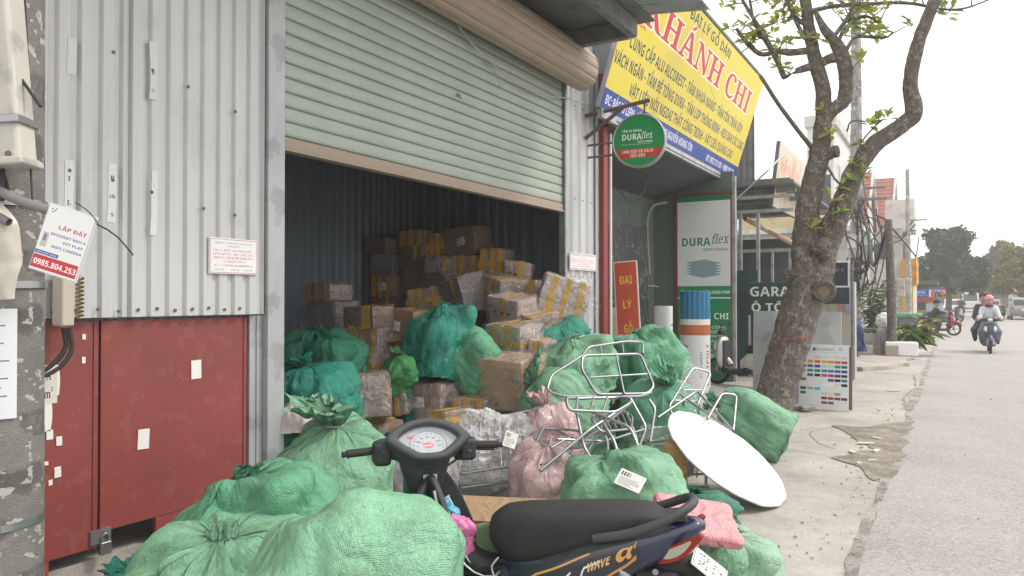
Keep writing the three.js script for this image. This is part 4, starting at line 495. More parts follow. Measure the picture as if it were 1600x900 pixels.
{ const s = thing('advert_card', 'tilted white internet advert card with a phone number hanging from the pole', 'card', [-2.765, 1.70, -1.55]); s.rotation.order = 'YXZ'; s.rotation.set(0.0, 0.55, -0.31);
  panel(s, 0.176, 0.245, 0.004, (g, W, H) => { g.fillStyle = '#e4e6e6'; g.fillRect(0, 0, W, H); txt(g, 'LẮP ĐẶT', W * 0.62, H * 0.30, 58, { fill: '#b8333b', width: W * 0.62 }); txt(g, 'INTERNET WIFI 6', W * 0.58, H * 0.42, 40, { fill: '#3a5596', width: W * 0.76 }); txt(g, 'FPT PLAY', W * 0.72, H * 0.51, 40, { fill: '#3a5596', width: W * 0.44 }); txt(g, 'WIFI CAMERA', W * 0.62, H * 0.60, 40, { fill: '#3a5596', width: W * 0.66 });
    g.fillStyle = '#3558a0'; g.fillRect(0, H * 0.70, W * 0.5, H * 0.055); txt(g, 'GIẢI PHÁP MẠNG', W * 0.25, H * 0.728, 18, { fill: '#dfe4ee', width: W * 0.44 }); g.fillStyle = '#c03a3f'; g.fillRect(0, H * 0.77, W * 0.97, H * 0.2); txt(g, '0985.804.253', W * 0.49, H * 0.872, 88, { fill: '#f2efec', width: W * 0.92 });
    g.fillStyle = '#4a4e54'; for (const [a, b] of [[0.08, 0.06], [0.14, 0.08], [0.1, 0.1], [0.16, 0.05]]) { g.beginPath(); g.arc(W * a, H * b, 8, 0, 7); g.fill(); } g.fillStyle = '#b9bcb8'; g.fillRect(W * 0.05, H * 0.42, W * 0.13, H * 0.22); g.fillStyle = '#7a8088'; g.fillRect(W * 0.08, H * 0.45, W * 0.06, H * 0.1); }, { px: 720 });
  mesh('wire_tie', tube([[0.1, 0.22, 0.004], [0.06, 0.25, 0.0], [-0.02, 0.27, -0.03]], 0.002), mats.wire, s);
}
{ const g = new THREE.PlaneGeometry(0.2, 0.42, 16, 30), p = g.attributes.position; for (let i = 0; i < p.count; i++) { const x = p.getX(i), y = p.getY(i), k = 1 - 0.75 * sstep(0.05, 0.21, y) - 0.3 * sstep(-0.05, -0.21, y); p.setXYZ(i, x * k, y, 0.03 * Math.sin(x * 40 + y * 9) * 0.4 + 0.05 * (1 - (x / 0.1) ** 2) + 0.018 * fbm3(x * 22, y * 14, 3, 3)); } g.computeVertexNormals();
  const t = canvasTex(128, 256, (c, W, H) => { c.fillStyle = '#b9b4aa'; c.fillRect(0, 0, W, H); c.fillStyle = '#a5683f'; c.fillRect(0, H * 0.35, W * 0.5, H * 0.3); c.fillStyle = '#8c6f3c'; c.fillRect(0, H * 0.7, W * 0.6, H * 0.2); txt(c, 'N', W * 0.25, H * 0.28, 50, { fill: '#333' }); });
  tag(mesh('plastic_bag', put(g, -3.105, 1.82, -1.512, 0.0, 0.7, 0.1), MP({ map: t, roughness: 0.35 })), 'crumpled printed plastic bag tucked behind the straps of the left pole', 'bag'); }
{ const s = thing('cable_bracket', 'small cream cable box with a spring on the wall beside the left pole', 'cable box', [-4.14, 1.56, -2.40]); mesh('box', rb(0.1, 0.30, 0.07, 0.012, 0, 0.06, 0.02), M({ color: col(0.5, 0.47, 0.38) }), s); const c = []; for (let i = 0; i <= 80; i++) { const a = i / 80 * 20 * Math.PI; c.push([0.05 + 0.018 * Math.cos(a), -0.05 + 0.22 * i / 80, -0.04 + 0.018 * Math.sin(a)]); } mesh('spring', tube(c, 0.005, { seg: 240, rad: 5 }), M({ color: col(0.28, 0.2, 0.1), metalness: 0.4 }), s); mesh('cable', [tube([[0, -0.1, 0.02], [0.01, -0.2, 0.01], [0.0, -0.28, 0.06], [-0.02, -0.33, 0.12]], 0.013), tube([[0.02, -0.1, 0], [0.03, -0.22, -0.01], [0.02, -0.31, 0.05], [0, -0.35, 0.12]], 0.012)], mats.wire, s); }
// ---------------------------------------------------------------- poles, houses and trees down the street
const greyBox = M({ color: col(0.52, 0.51, 0.47), map: rep(T.plaster, 0.8) });
{ const p = thing('utility_pole', 'tall square concrete pole with meter boxes and tangled cables', 'pole', [-2.87, 0.09, -28.8]);
  mesh('shaft', limb([[0, 0, 0, 0.24], [0, 7, 0, 0.19], [0.03, 15, 0, 0.13]], { rad: 4, seg: 20 }), M({ map: rep(T.pole, 2), color: col(1.05, 1.05, 1.05), roughness: 0.9 }), p);
  for (const [x, y] of [[-0.12, 3.3], [0.26, 3.38]]) { const b = mesh('meter_box', rb(0.33, 0.78, 0.2, 0.03, x, y, 0.3), greyBox, p); mesh('cover', rb(0.26, 0.36, 0.02, 0.01, x, y + 0.12, 0.41), mats.whitePaint, b); }
  mesh('meter_box', rb(0.26, 0.5, 0.2, 0.03, 0.25, 1.9, 0.3), greyBox, p); mesh('crossarm', [rb(1.5, 0.1, 0.1, 0.01, 0.2, 4.9, 0.1), rb(1.2, 0.08, 0.08, 0.01, 0.3, 5.3, -0.1), rb(0.9, 0.08, 0.08, 0.01, -0.1, 2.7, 0.2)], mats.darkSteel, p);
  const r = rng(5), cs = []; for (let i = 0; i < 15; i++) { const a = r() * 6.3, x = 0.35 * Math.cos(a), z = 0.3 * Math.abs(Math.sin(a)) + 0.1; cs.push(tube([[x * 0.6, 5.2 - r(), z], [x + r() - 0.4, 4.3 - r() * 0.6, z + 0.1], [x + 0.6 * r(), 3.6 - r(), z + 0.1], [x * 0.8 + 0.3 * r(), 2.3 - r(), z]], 0.014 + 0.012 * r(), { rad: 5, seg: 12 })); }
  for (let i = 0; i < 8; i++) cs.push(tube([[0.1 - 0.1 * i, 2.9 - 0.15 * i, 0.3], [0.1 + 0.5 * Math.cos(i), 2.3 - 0.1 * i, 0.4], [0.2 * Math.sin(i), 1.6 + 0.1 * i, 0.35], [-0.3 + 0.1 * i, 2.5, 0.3]], 0.022, { rad: 5, seg: 14 })); mesh('cable_tangle', cs, mats.wire, p);
}
{ const p = thing('utility_pole', 'short dark wooden pole in front of the palm carrying cables', 'pole', [-1.44, 0, -23.1]);
  mesh('shaft', limb([[0, 0, 0, 0.13], [-0.03, 2, 0, 0.11], [-0.08, 3.75, 0, 0.1]], { rad: 10, bump: 0.1 }), M({ map: rep(T.bark, 0.8), color: col(0.8, 0.78, 0.76), roughness: 0.9 }), p);
  mesh('meter_box', rb(0.2, 0.5, 0.12, 0.02, 0.2, 1.9, -0.1), greyBox, p);
  mesh('cable', [tube([[-0.08, 3.6, 0], [-0.6, 2.6, -2], [-1.0, 3.9, -4.5], [-1.35, 4.8, -5.6]], 0.055, { rad: 6 }), tube([[-0.08, 3.7, 0], [-0.7, 4.3, -2], [-1.3, 6.3, -5.6]], 0.03, { rad: 5 }), tube([[-0.08, 3.65, 0], [0.3, 3.1, -6], [0.2, 3.2, -10], [0.0, 4.6, -19]], 0.025, { rad: 5 })], mats.wire, p); }
{ const p = thing('lamp_pole', 'tall thin grey pole behind the yellow shop sign', 'pole', [-1.88, 0, -42]); mesh('shaft', limb([[0, 0, 0, 0.15], [-0.02, 4, 0, 0.12], [-0.03, 7.9, 0, 0.09]], { rad: 10 }), M({ map: rep(T.pole, 2), color: col(1.4, 1.4, 1.4) }), p); mesh('crossarm', [rb(0.9, 0.06, 0.06, 0.01, 0.35, 5.4, 0), rb(0.5, 0.06, 0.06, 0.01, 0.1, 4.9, 0)], mats.darkSteel, p); mesh('cable', [tube([[0.3, 5.2, 0], [-0.4, 4.4, 0.3], [-0.9, 4.6, 4], [-0.8, 5.2, 8]], 0.03, { rad: 5 }), tube([[0.2, 5.4, 0], [-0.2, 4.7, 0.2], [-0.8, 4.7, 6]], 0.03, { rad: 5 })], mats.wire, p); }
function win(parent, x, y, z, w, h, ax, frameM = mats.whitePaint) { const g = mesh('window', ax === 'z' ? [rb(w, h, 0.1, 0.01, x, y, z)] : [rb(0.1, h, w, 0.01, x, y, z)], frameM, parent); for (const s of [-1, 1]) mesh('pane', ax === 'z' ? bx(w * 0.42, h * 0.86, 0.02, x + s * w * 0.23, y, z + 0.06) : bx(0.02, h * 0.86, w * 0.42, x + 0.06, y, z + s * w * 0.23), mats.glass, g); }
function gableHouse(name, label, x0, x1, z0, z1, eave, ridge, wallC, o = {}) {   // ridge along X, gable towards the street
  const g = thing(name, label, 'building'), wm = M({ color: col(...wallC), map: rep(T.plaster, 3), roughness: 0.9 }), zm = (z0 + z1) / 2, hw = Math.abs(z1 - z0) / 2;
  mesh('wall', [b2(x0, x1, 0, eave, z0, z1)], wm, g); const ga = ext([[-hw, 0], [hw, 0], [0, ridge - eave]], x1 - x0); ga.rotateY(Math.PI / 2); ga.translate((x0 + x1) / 2, eave, zm); mesh('gable', ga, wm, g);
  const rm = M({ map: rep(T.roof, 1.2), color: col(0.8, 0.8, 0.85), roughness: 0.85 }), th = Math.atan2(ridge - eave, hw), sl = Math.hypot(ridge - eave, hw) + 0.4; const rows = 12;
  for (const s of [1, -1]) { const rf = group('roof', g); for (let i = 0; i < rows; i++) { const t = (i + 0.5) / rows * sl, b = bx(x1 - x0 + 0.5, 0.05, sl / rows * 1.15); b.rotateX(s * (th - 0.06)); b.translate((x0 + x1) / 2, ridge + 0.1 - Math.sin(th) * t, zm + s * Math.cos(th) * t); mesh('tile_row', b, rm, rf); } mesh('verge_trim', [put(bx(0.14, 0.16, sl), x1 + 0.24, ridge + 0.08 - Math.sin(th) * sl / 2, zm + s * Math.cos(th) * sl / 2, s * th)], mats.plaster, rf); }
  for (const [x, y, w, h] of o.front || []) win(g, x, y, z0 + 0.05, w, h, 'z'); for (const [z, y, w, h] of o.side || []) win(g, x1, y, z, w, h, 'x', o.frame);
  if (o.band) mesh('red_band', b2(x0 - 0.05, x1 + 0.06, o.band - 0.35, o.band, z0 + 0.06, z1 - 0.06), mats.redPost, g); if (o.balcony) { const b = mesh('balcony', b2(x1 + 0.001, x1 + 0.9, o.balcony, o.balcony + 0.15, z0, z1), mats.plaster, g); mesh('balustrade', b2(x1 + 0.8, x1 + 0.86, o.balcony + 0.152, o.balcony + 1.1, z0, z1), M({ color: col(0.4, 0.4, 0.39) }), b); }
  return g; }
gableHouse('town_house', 'white town house with a red tiled gable behind the cable pole', -10, -4.35, -47.2, -53.5, 6.0, 9.0, [0.66, 0.66, 0.66], { front: [[-5.2, 4.9, 0.9, 1.5]], side: [[-49, 4.6, 1.2, 1.7], [-51.5, 4.6, 1.2, 1.7], [-49, 2, 1.2, 1.7], [-51.5, 2, 1.2, 1.7]], band: 4.0 });
gableHouse('town_house', 'white town house with a steep dark red gable left of the thin pole', -10, -4.0, -61, -68.5, 7.0, 10.6, [0.62, 0.62, 0.63], { side: [[-63, 5, 1.3, 1.9], [-66, 5, 1.3, 1.9], [-63, 2, 1.3, 1.9], [-66, 2, 1.3, 1.9]], frame: mats.darkSteel });
{ const g = thing('concrete_house', 'white block house with dark windows seen between the tree limbs', 'building'); mesh('wall', b2(-5.9, -4.75, 0, 9.6, -38, -46), M({ color: col(0.66, 0.66, 0.65), map: rep(T.plaster, 3) }), g); mesh('side_block', b2(-9, -5.91, 0, 7.4, -38.3, -46), M({ color: col(0.55, 0.46, 0.26), map: rep(T.plaster, 3) }), g); mesh('red_band', b2(-5.95, -4.68, 4.9, 5.35, -37.93, -46.05), mats.redPost, g); for (const x of [-5.3]) for (const y of [6.5, 3.0]) win(g, x, y, -37.96, 1.0, 1.9, 'z'); for (const z of [-40, -43.4]) win(g, -4.74, 7.2, z, 1.2, 1.8, 'x'); mesh('parapet', b2(-6.0, -4.6, 9.6, 10.1, -37.85, -46.1), mats.plaster, g); }
{ const g = thing('low_house', 'grey plastered low house behind the cable pole', 'building'); mesh('wall', b2(-8, -3.4, 0, 4.2, -32, -37.5), M({ color: col(0.40, 0.40, 0.385), map: rep(T.plaster, 2.4) }), g); mesh('roof_slab', b2(-8.1, -3.1, 4.2, 4.4, -31.8, -37.6), mats.plaster, g); mesh('yellow_pillar', b2(-4.6, -4.3, 0, 4.1, -31.9, -31.999), M({ color: col(0.5, 0.38, 0.1) }), g); mesh('doorway', b2(-3.95, -3.5, 0.1, 2.3, -31.96, -31.999), mats.glass, g); }
{ const g = thing('grey_block', 'grey flat roofed block with a pale balcony behind the tall thin pole', 'building'); mesh('wall', b2(-6, -2.9, 0, 6.2, -56, -60.9), M({ color: col(0.40, 0.40, 0.40), map: rep(T.plaster, 3) }), g); mesh('pale_bay', b2(-3.9, -2.2, 6.0, 8.1, -56.5, -60), mats.plaster, g); for (const z of [-57.2, -59.4]) win(g, -2.89, 4.6, z, 1, 1.3, 'x', mats.darkSteel); win(g, -4.2, 4.6, -55.95, 1, 1.3, 'z', mats.darkSteel); }
{ const g = thing('yellow_shop', 'bright yellow shop front with orange upper sign box', 'building'); const ym = M({ color: col(0.62, 0.42, 0.02), roughness: 0.6, map: rep(T.plaster, 3) }), om = M({ color: col(0.62, 0.30, 0.035), roughness: 0.6, map: rep(T.plaster, 3) });
  mesh('wall', b2(-5, -2.05, 0, 3.95, -51, -56), mats.plaster, g); mesh('yellow_pillar', b2(-2.62, -2.05, 0, 2.4, -50.6, -50.98), ym, g); mesh('orange_box', [b2(-2.63, -1.9, 2.9, 3.95, -50.5, -54), b2(-2.6, -1.92, 2.42, 2.89, -50.55, -54)], om, g).userData.label = 'orange sign box';
  const t = canvasTex(256, 128, (c, W, H) => { c.fillStyle = '#d99a30'; c.fillRect(0, 0, W, H); scrib(c, W / 2, H * 0.35, W * 0.8, H * 0.34, '#8a3d1c', 9); scrib(c, W / 2, H * 0.75, W * 0.7, H * 0.24, '#8a3d1c', 10); }); mesh('printed_face', put(new THREE.PlaneGeometry(3.4, 1.4), -1.88, 3.2, -52.25, 0, Math.PI / 2), M({ map: t }), g); }
{ const g = thing('blue_sign', 'blue and orange shop sign on posts right of the yellow shop', 'sign', [-1.75, 0, -58]); panel(g, 1.3, 0.5, 0.06, (c, W, H) => { c.fillStyle = '#2b4aa0'; c.fillRect(0, 0, W, H); scrib(c, W * 0.4, H * 0.35, W * 0.5, H * 0.34, '#e5eaf4', 11); c.fillStyle = '#e8e8e8'; c.fillRect(W * 0.76, 0, W * 0.08, H); c.fillStyle = '#c8542c'; c.fillRect(W * 0.84, 0, W * 0.16, H); scrib(c, W * 0.38, H * 0.76, W * 0.6, H * 0.18, '#cfd8ea', 12); }, { px: 256 }); g.children.forEach((c) => { c.position.y = 1.7; }); mesh('post', cy(0.03, 0.03, 1.7, -0.6, 0.85, -0.05), mats.darkSteel, g); mesh('post', cy(0.03, 0.03, 1.7, 0.6, 0.85, -0.05), mats.darkSteel, g); mesh('red_awning', put(rb(1.5, 0.3, 0.05), 0, 1.5, -0.2, 0.5), M({ color: col(0.45, 0.07, 0.04) }), g); }
{ const g = thing('blue_sign', 'smaller blue shop sign in front of the big tree', 'sign', [-1.05, 0, -62]); panel(g, 0.95, 0.42, 0.06, (c, W, H) => { c.fillStyle = '#2f5296'; c.fillRect(0, 0, W, H); scrib(c, W * 0.5, H * 0.5, W * 0.7, H * 0.4, '#dfe6f2', 13); }, { px: 200 }); g.children.forEach((c) => { c.position.y = 1.95; }); mesh('post', cy(0.03, 0.03, 1.95, 0, 0.97, -0.05), mats.darkSteel, g); }
{ const g = thing('food_stall', 'pale blue glass food stall under the blue signs', 'stall', [-1.15, 0, -60]); mesh('counter', rb(1.1, 0.75, 0.6, 0.03, 0, 0.375, 0), M({ color: col(0.25, 0.33, 0.37) }), g); mesh('glass_case', rb(1.0, 0.5, 0.5, 0.02, 0, 1.0, 0), M({ color: col(0.38, 0.5, 0.55), roughness: 0.2 }), g); mesh('orange_lantern', sp(0.2, 0.5, 2.0, 0, 1), M({ color: col(0.6, 0.16, 0.05) }), g); }
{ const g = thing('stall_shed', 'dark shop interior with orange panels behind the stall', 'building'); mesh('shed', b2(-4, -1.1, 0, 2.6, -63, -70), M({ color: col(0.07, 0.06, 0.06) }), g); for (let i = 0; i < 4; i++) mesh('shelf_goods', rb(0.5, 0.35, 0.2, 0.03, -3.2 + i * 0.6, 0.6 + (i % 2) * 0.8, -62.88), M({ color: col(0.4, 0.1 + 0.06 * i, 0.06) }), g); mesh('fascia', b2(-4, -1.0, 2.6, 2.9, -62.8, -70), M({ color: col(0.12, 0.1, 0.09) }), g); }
// far trees: clouds of small leaves through the crown, limbs showing in the gaps
function leafCloud(list) { const T0 = leafGeo(1, 0.3).attributes.position.array, n = T0.length / 3, pos = new Float32Array(list.length * T0.length), m = new THREE.Matrix4(), q = new THREE.Quaternion(), e = new THREE.Euler(0, 0, 0, 'YZX'), v = new THREE.Vector3(), P = new THREE.Vector3(), S = new THREE.Vector3(); list.forEach((l, i) => { e.set(l[3], l[4], l[5]); m.compose(P.set(l[0], l[1], l[2]), q.setFromEuler(e), S.set(l[6], l[6], l[6])); for (let k = 0; k < n; k++) { v.fromArray(T0, k * 3).applyMatrix4(m).toArray(pos, (i * n + k) * 3); } }); const g = new THREE.BufferGeometry(); g.setAttribute('position', new THREE.BufferAttribute(pos, 3)); g.setAttribute('uv', new THREE.BufferAttribute(new Float32Array(pos.length / 3 * 2), 2)); g.computeVertexNormals(); return g; }
function crownTree(name, label, x, z, h, blobs, n, leaf, mt, seed, trunkR = 0.3) {
  const g = thing(name, label, 'tree', [x, 0, z], 0, undefined), r = rng(seed); mesh('trunk', limb([[0, 0, 0, trunkR], [0.1, h * 0.25, 0, trunkR * 0.8], [0, h * 0.55, 0.1, trunkR * 0.5]], { rad: 10 }), barkM, g);
  for (const [bx0, by, bz, br] of blobs) { mesh('limb', limb([[0, h * 0.28, 0, trunkR * 0.5], [bx0 * 0.5, (h * 0.3 + by) / 2, bz * 0.5, trunkR * 0.35], [bx0, by, bz, 0.05]], { rad: 6, seg: 8 }), barkM, g); }
  const tot = blobs.reduce((s, b) => s + b[3] ** 2, 0), per = mt.map(() => []);
  for (const [cx, cy0, cz, br] of blobs) { const k = Math.round(n * br * br / tot), clumps = []; for (let i = 0; i < 26; i++) { const v = new THREE.Vector3(r() - 0.5, r() - 0.5, r() - 0.5).normalize().multiplyScalar(br * (0.45 + 0.6 * Math.sqrt(r()))); clumps.push([cx + v.x, cy0 + v.y * 0.85, cz + v.z, br * (0.16 + 0.2 * r())]); }
    for (let i = 0; i < k; i++) { const c = clumps[(r() * 26) | 0], v = new THREE.Vector3(r() - 0.5, r() - 0.5, r() - 0.5).normalize().multiplyScalar(c[3] * Math.cbrt(r())); const s = leaf * (0.6 + 0.8 * r()); per[(r() * mt.length) | 0].push([c[0] + v.x, c[1] + v.y, c[2] + v.z, r() * 6.3, r() * 6.3, (r() - 0.5) * 2, s]); } }
  mt.forEach((m, i) => { mesh('crown', leafCloud(per[i]), m, g); }); return g; }
const dk = [[0.045, 0.085, 0.045], [0.06, 0.105, 0.05], [0.035, 0.07, 0.045]].map((c) => M({ color: col(...c), roughness: 0.7 })), yl = [[0.21, 0.20, 0.06], [0.26, 0.23, 0.07], [0.15, 0.17, 0.06]].map((c) => M({ color: col(...c), roughness: 0.75 })), mg = [[0.09, 0.13, 0.06], [0.12, 0.15, 0.06], [0.08, 0.11, 0.06]].map((c) => M({ color: col(...c), roughness: 0.75 }));
crownTree('shade_tree', 'large dense dark green tree at the bend of the street', -0.45, -80, 8, [[0, 5.9, 0, 1.9], [-1.5, 4.2, 0.3, 1.6], [1.5, 4.3, 0.2, 1.6], [0.2, 3.6, 1, 1.8], [-1.9, 3.2, 0, 1.2], [2.0, 3.1, 0.3, 1.2], [0.7, 6.9, 0, 1.2], [-0.8, 7.0, 0, 1.0], [0, 4.6, -0.8, 1.9]], 19000, 0.34, dk, 21);
crownTree('shade_tree', 'tall dark tree with bare trunk beyond the dense one', 5.0, -105, 8.5, [[0, 6.6, 0, 1.6], [-1.3, 5.6, 0, 1.2], [1.2, 5.6, 0.4, 1.2], [0.3, 5.4, 0.8, 1.3]], 9000, 0.34, mg, 22);
crownTree('shade_tree', 'yellow green tree at the right edge of the photo', 5.2, -78, 6, [[0, 4.2, 0, 1.7], [-1.5, 3.6, 0.4, 1.2], [1.4, 4, 0, 1.4], [-0.6, 5.2, 0, 1.1], [0.6, 3.2, 0.8, 1.2], [-1.8, 2.6, 0, 0.8]], 14000, 0.3, yl, 23);
[[1.2, -135, 4.5, 31, 'low pale yellow tree behind the white van'], [4.0, -140, 5.0, 32, 'pale yellow tree behind the riders at the road end'], [6.8, -138, 5.6, 33, 'yellow tree beyond the silver car'], [-1.5, -142, 5.2, 34, 'dull yellow tree behind the dense dark tree'], [9.5, -128, 6.5, 35, 'rounded yellow tree far right behind the silver car']].forEach(([x, z, h, s, l]) => crownTree('roadside_tree', l, x, z, h, [[0, h * 0.65, 0, h * 0.3], [-h * 0.28, h * 0.5, 0, h * 0.25], [h * 0.28, h * 0.52, 0, h * 0.25], [0, h * 0.38, 0.5, h * 0.25]], 6000, 0.4, yl, s, 0.2));
{ const g = thing('far_house', 'pale house with orange roof behind the silver car', 'building'); mesh('wall', b2(5.2, 14, 0, 2.6, -92, -100), M({ color: col(0.5, 0.48, 0.45) }), g); mesh('roof', put(rb(9.4, 0.2, 5), 9.6, 2.9, -94, 0.35), M({ color: col(0.5, 0.2, 0.09) }), g); for (let i = 0; i < 4; i++) win(g, 6.2 + i * 1.6, 1.4, -91.95, 0.9, 1.1, 'z', mats.darkSteel); }
{ const g = thing('far_house', 'brown grey house closing the end of the street', 'building'); mesh('wall', b2(-6, 14, 0, 3.4, -150, -156), M({ color: col(0.26, 0.23, 0.19), map: rep(T.plaster, 4) }), g); mesh('roof', put(rb(20.6, 0.2, 6), 4, 3.5, -151, 0.2), M({ color: col(0.28, 0.2, 0.15) }), g); }
// bushes and young trees by the rubble
function bush(name, label, x, y, z, w, h, n, L, mt, seed) { const g = thing(name, label, 'plant', [x, y, z]), r = rng(seed), per = mt.map(() => []); for (let i = 0; i < 9; i++) { const a = r() * 6.3, s = 0.5 + 0.5 * r(); const tip = [w * s * Math.cos(a), h * (0.5 + 0.5 * r()), w * s * Math.sin(a)]; mesh('stem', limb([[0, 0, 0, 0.02], [tip[0] * 0.4, tip[1] * 0.6, tip[2] * 0.4, 0.014], [...tip, 0.005]], { rad: 5, seg: 6 }), barkM, g); for (let k = 0; k < n / 9; k++) { const t = 0.35 + 0.65 * r(), q = L * (0.6 + 0.7 * r()), lg = leafGeo(q, q * 0.16); lg.rotateZ((r() - 0.6) * 0.9); lg.rotateY(r() * 6.3); lg.translate(tip[0] * t * t, tip[1] * t, tip[2] * t * t); per[(r() * mt.length) | 0].push(lg); } } mt.forEach((m, i) => mesh('foliage', per[i], m, g)); return g; }
const bg = [[0.10, 0.17, 0.05], [0.16, 0.22, 0.06], [0.07, 0.13, 0.05]].map((c) => M({ color: col(...c), roughness: 0.6 }));
const bl = [[0.20, 0.27, 0.08], [0.27, 0.31, 0.10], [0.13, 0.20, 0.07]].map((c) => M({ color: col(...c), roughness: 0.6 }));
bush('young_tree', 'leafy young tree beside the tall square pole', -2.1, 0.09, -25.5, 0.75, 2.2, 380, 0.28, bg, 41);
bush('young_tree', 'small green sapling left of the tall square pole', -3.1, 0.09, -26.5, 0.5, 1.9, 160, 0.22, bg, 42);
bush('palm_bush', 'low palm with arching fronds beside the wooden pole', -1.05, 0.09, -24.6, 0.75, 1.0, 110, 0.5, bl, 43);
bush('palm_bush', 'spreading green fern below the wooden pole', -1.55, 0.09, -24.2, 0.6, 0.7, 80, 0.4, bl, 44);
// rubble, slabs and foam boxes on the raised pavement
const slab = (n, l, x, y, z, w, h, d, ry, c, rz = 0) => tag(mesh(n, put(rb(w, h, d, 0.012), x, y, z, 0, ry, rz), M({ color: col(...c), map: rep(T.plaster, 1.1), roughness: 0.85 })), l, 'slab');
slab('stone_slab', 'long pale stone slab standing on edge behind the foam box', -2.1, 0.37, -23.4, 1.15, 0.55, 0.12, 0.05, [0.50, 0.49, 0.47]); slab('stone_slab', 'square grey slab leaning against the wooden pole', -1.62, 0.44, -23.25, 0.42, 0.7, 0.08, 0.1, [0.45, 0.45, 0.44], 0.04); slab('stone_slab', 'dark narrow slab leaning on the square one', -1.66, 0.4, -23.05, 0.12, 0.62, 0.06, 0.1, [0.2, 0.19, 0.18], 0.12); slab('stone_slab', 'flat dark slab on top of the pale slabs', -1.95, 0.72, -23.7, 1.1, 0.12, 0.5, 0.1, [0.18, 0.17, 0.16]); slab('stone_slab', 'low pale slab at the front of the rubble', -2.35, 0.22, -22.9, 0.9, 0.26, 0.2, -0.05, [0.52, 0.5, 0.46]);
tag(mesh('foam_box', [rb(0.78, 0.36, 0.45, 0.03, -1.22, 0.275, -23.0, 0, 0.12)], M({ color: col(0.8, 0.81, 0.82), roughness: 0.7 })), 'white foam box on the pavement in front of the palm', 'box');
tag(mesh('cardboard_box', rb(0.3, 0.28, 0.1, 0.01, -1.42, 0.23, -22.68, 0, 0.1), M({ color: col(0.45, 0.40, 0.33), map: rep(T.kraft, 0.5) })), 'small beige box in front of the foam box', 'box');
{ const g = new THREE.IcosahedronGeometry(0.22, 3), p = g.attributes.position; for (let i = 0; i < p.count; i++) { const k = 1 + 0.5 * fbm3(p.getX(i) * 9, p.getY(i) * 9, p.getZ(i) * 9, 3); p.setXYZ(i, p.getX(i) * k, p.getY(i) * k * 1.1, p.getZ(i) * k); } g.computeVertexNormals(); tag(mesh('white_bag', g.translate(-1.68, 0.98, -23.6), mats.whitePaint), 'crumpled white bag on top of the rubble', 'bag');
  const c = new THREE.PlaneGeometry(0.75, 0.95, 24, 28), q = c.attributes.position; for (let i = 0; i < q.count; i++) { const x = q.getX(i), y = q.getY(i), t = sstep(0.1, 0.5, y); q.setXYZ(i, x * (0.75 + 0.4 * (0.5 - y)) + 0.05 * fbm3(x * 8, y * 5, 2, 3), y - t * 0.1, 0.14 * (0.5 - y) + 0.10 * fbm3(x * 9, y * 4, 7, 4) - 0.35 * t); } c.computeVertexNormals(); tag(mesh('tarpaulin', put(c, -2.4, 0.72, -21.9, 0, 0.1), M({ color: col(0.03, 0.06, 0.17), roughness: 0.6 })), 'crumpled dark blue tarpaulin draped beside the leaning boards', 'tarpaulin'); tag(mesh('crate', rb(0.5, 0.75, 0.4, 0.02, -2.42, 0.46, -22.25), mats.darkSteel), 'dark crate under the blue tarpaulin', 'crate'); }
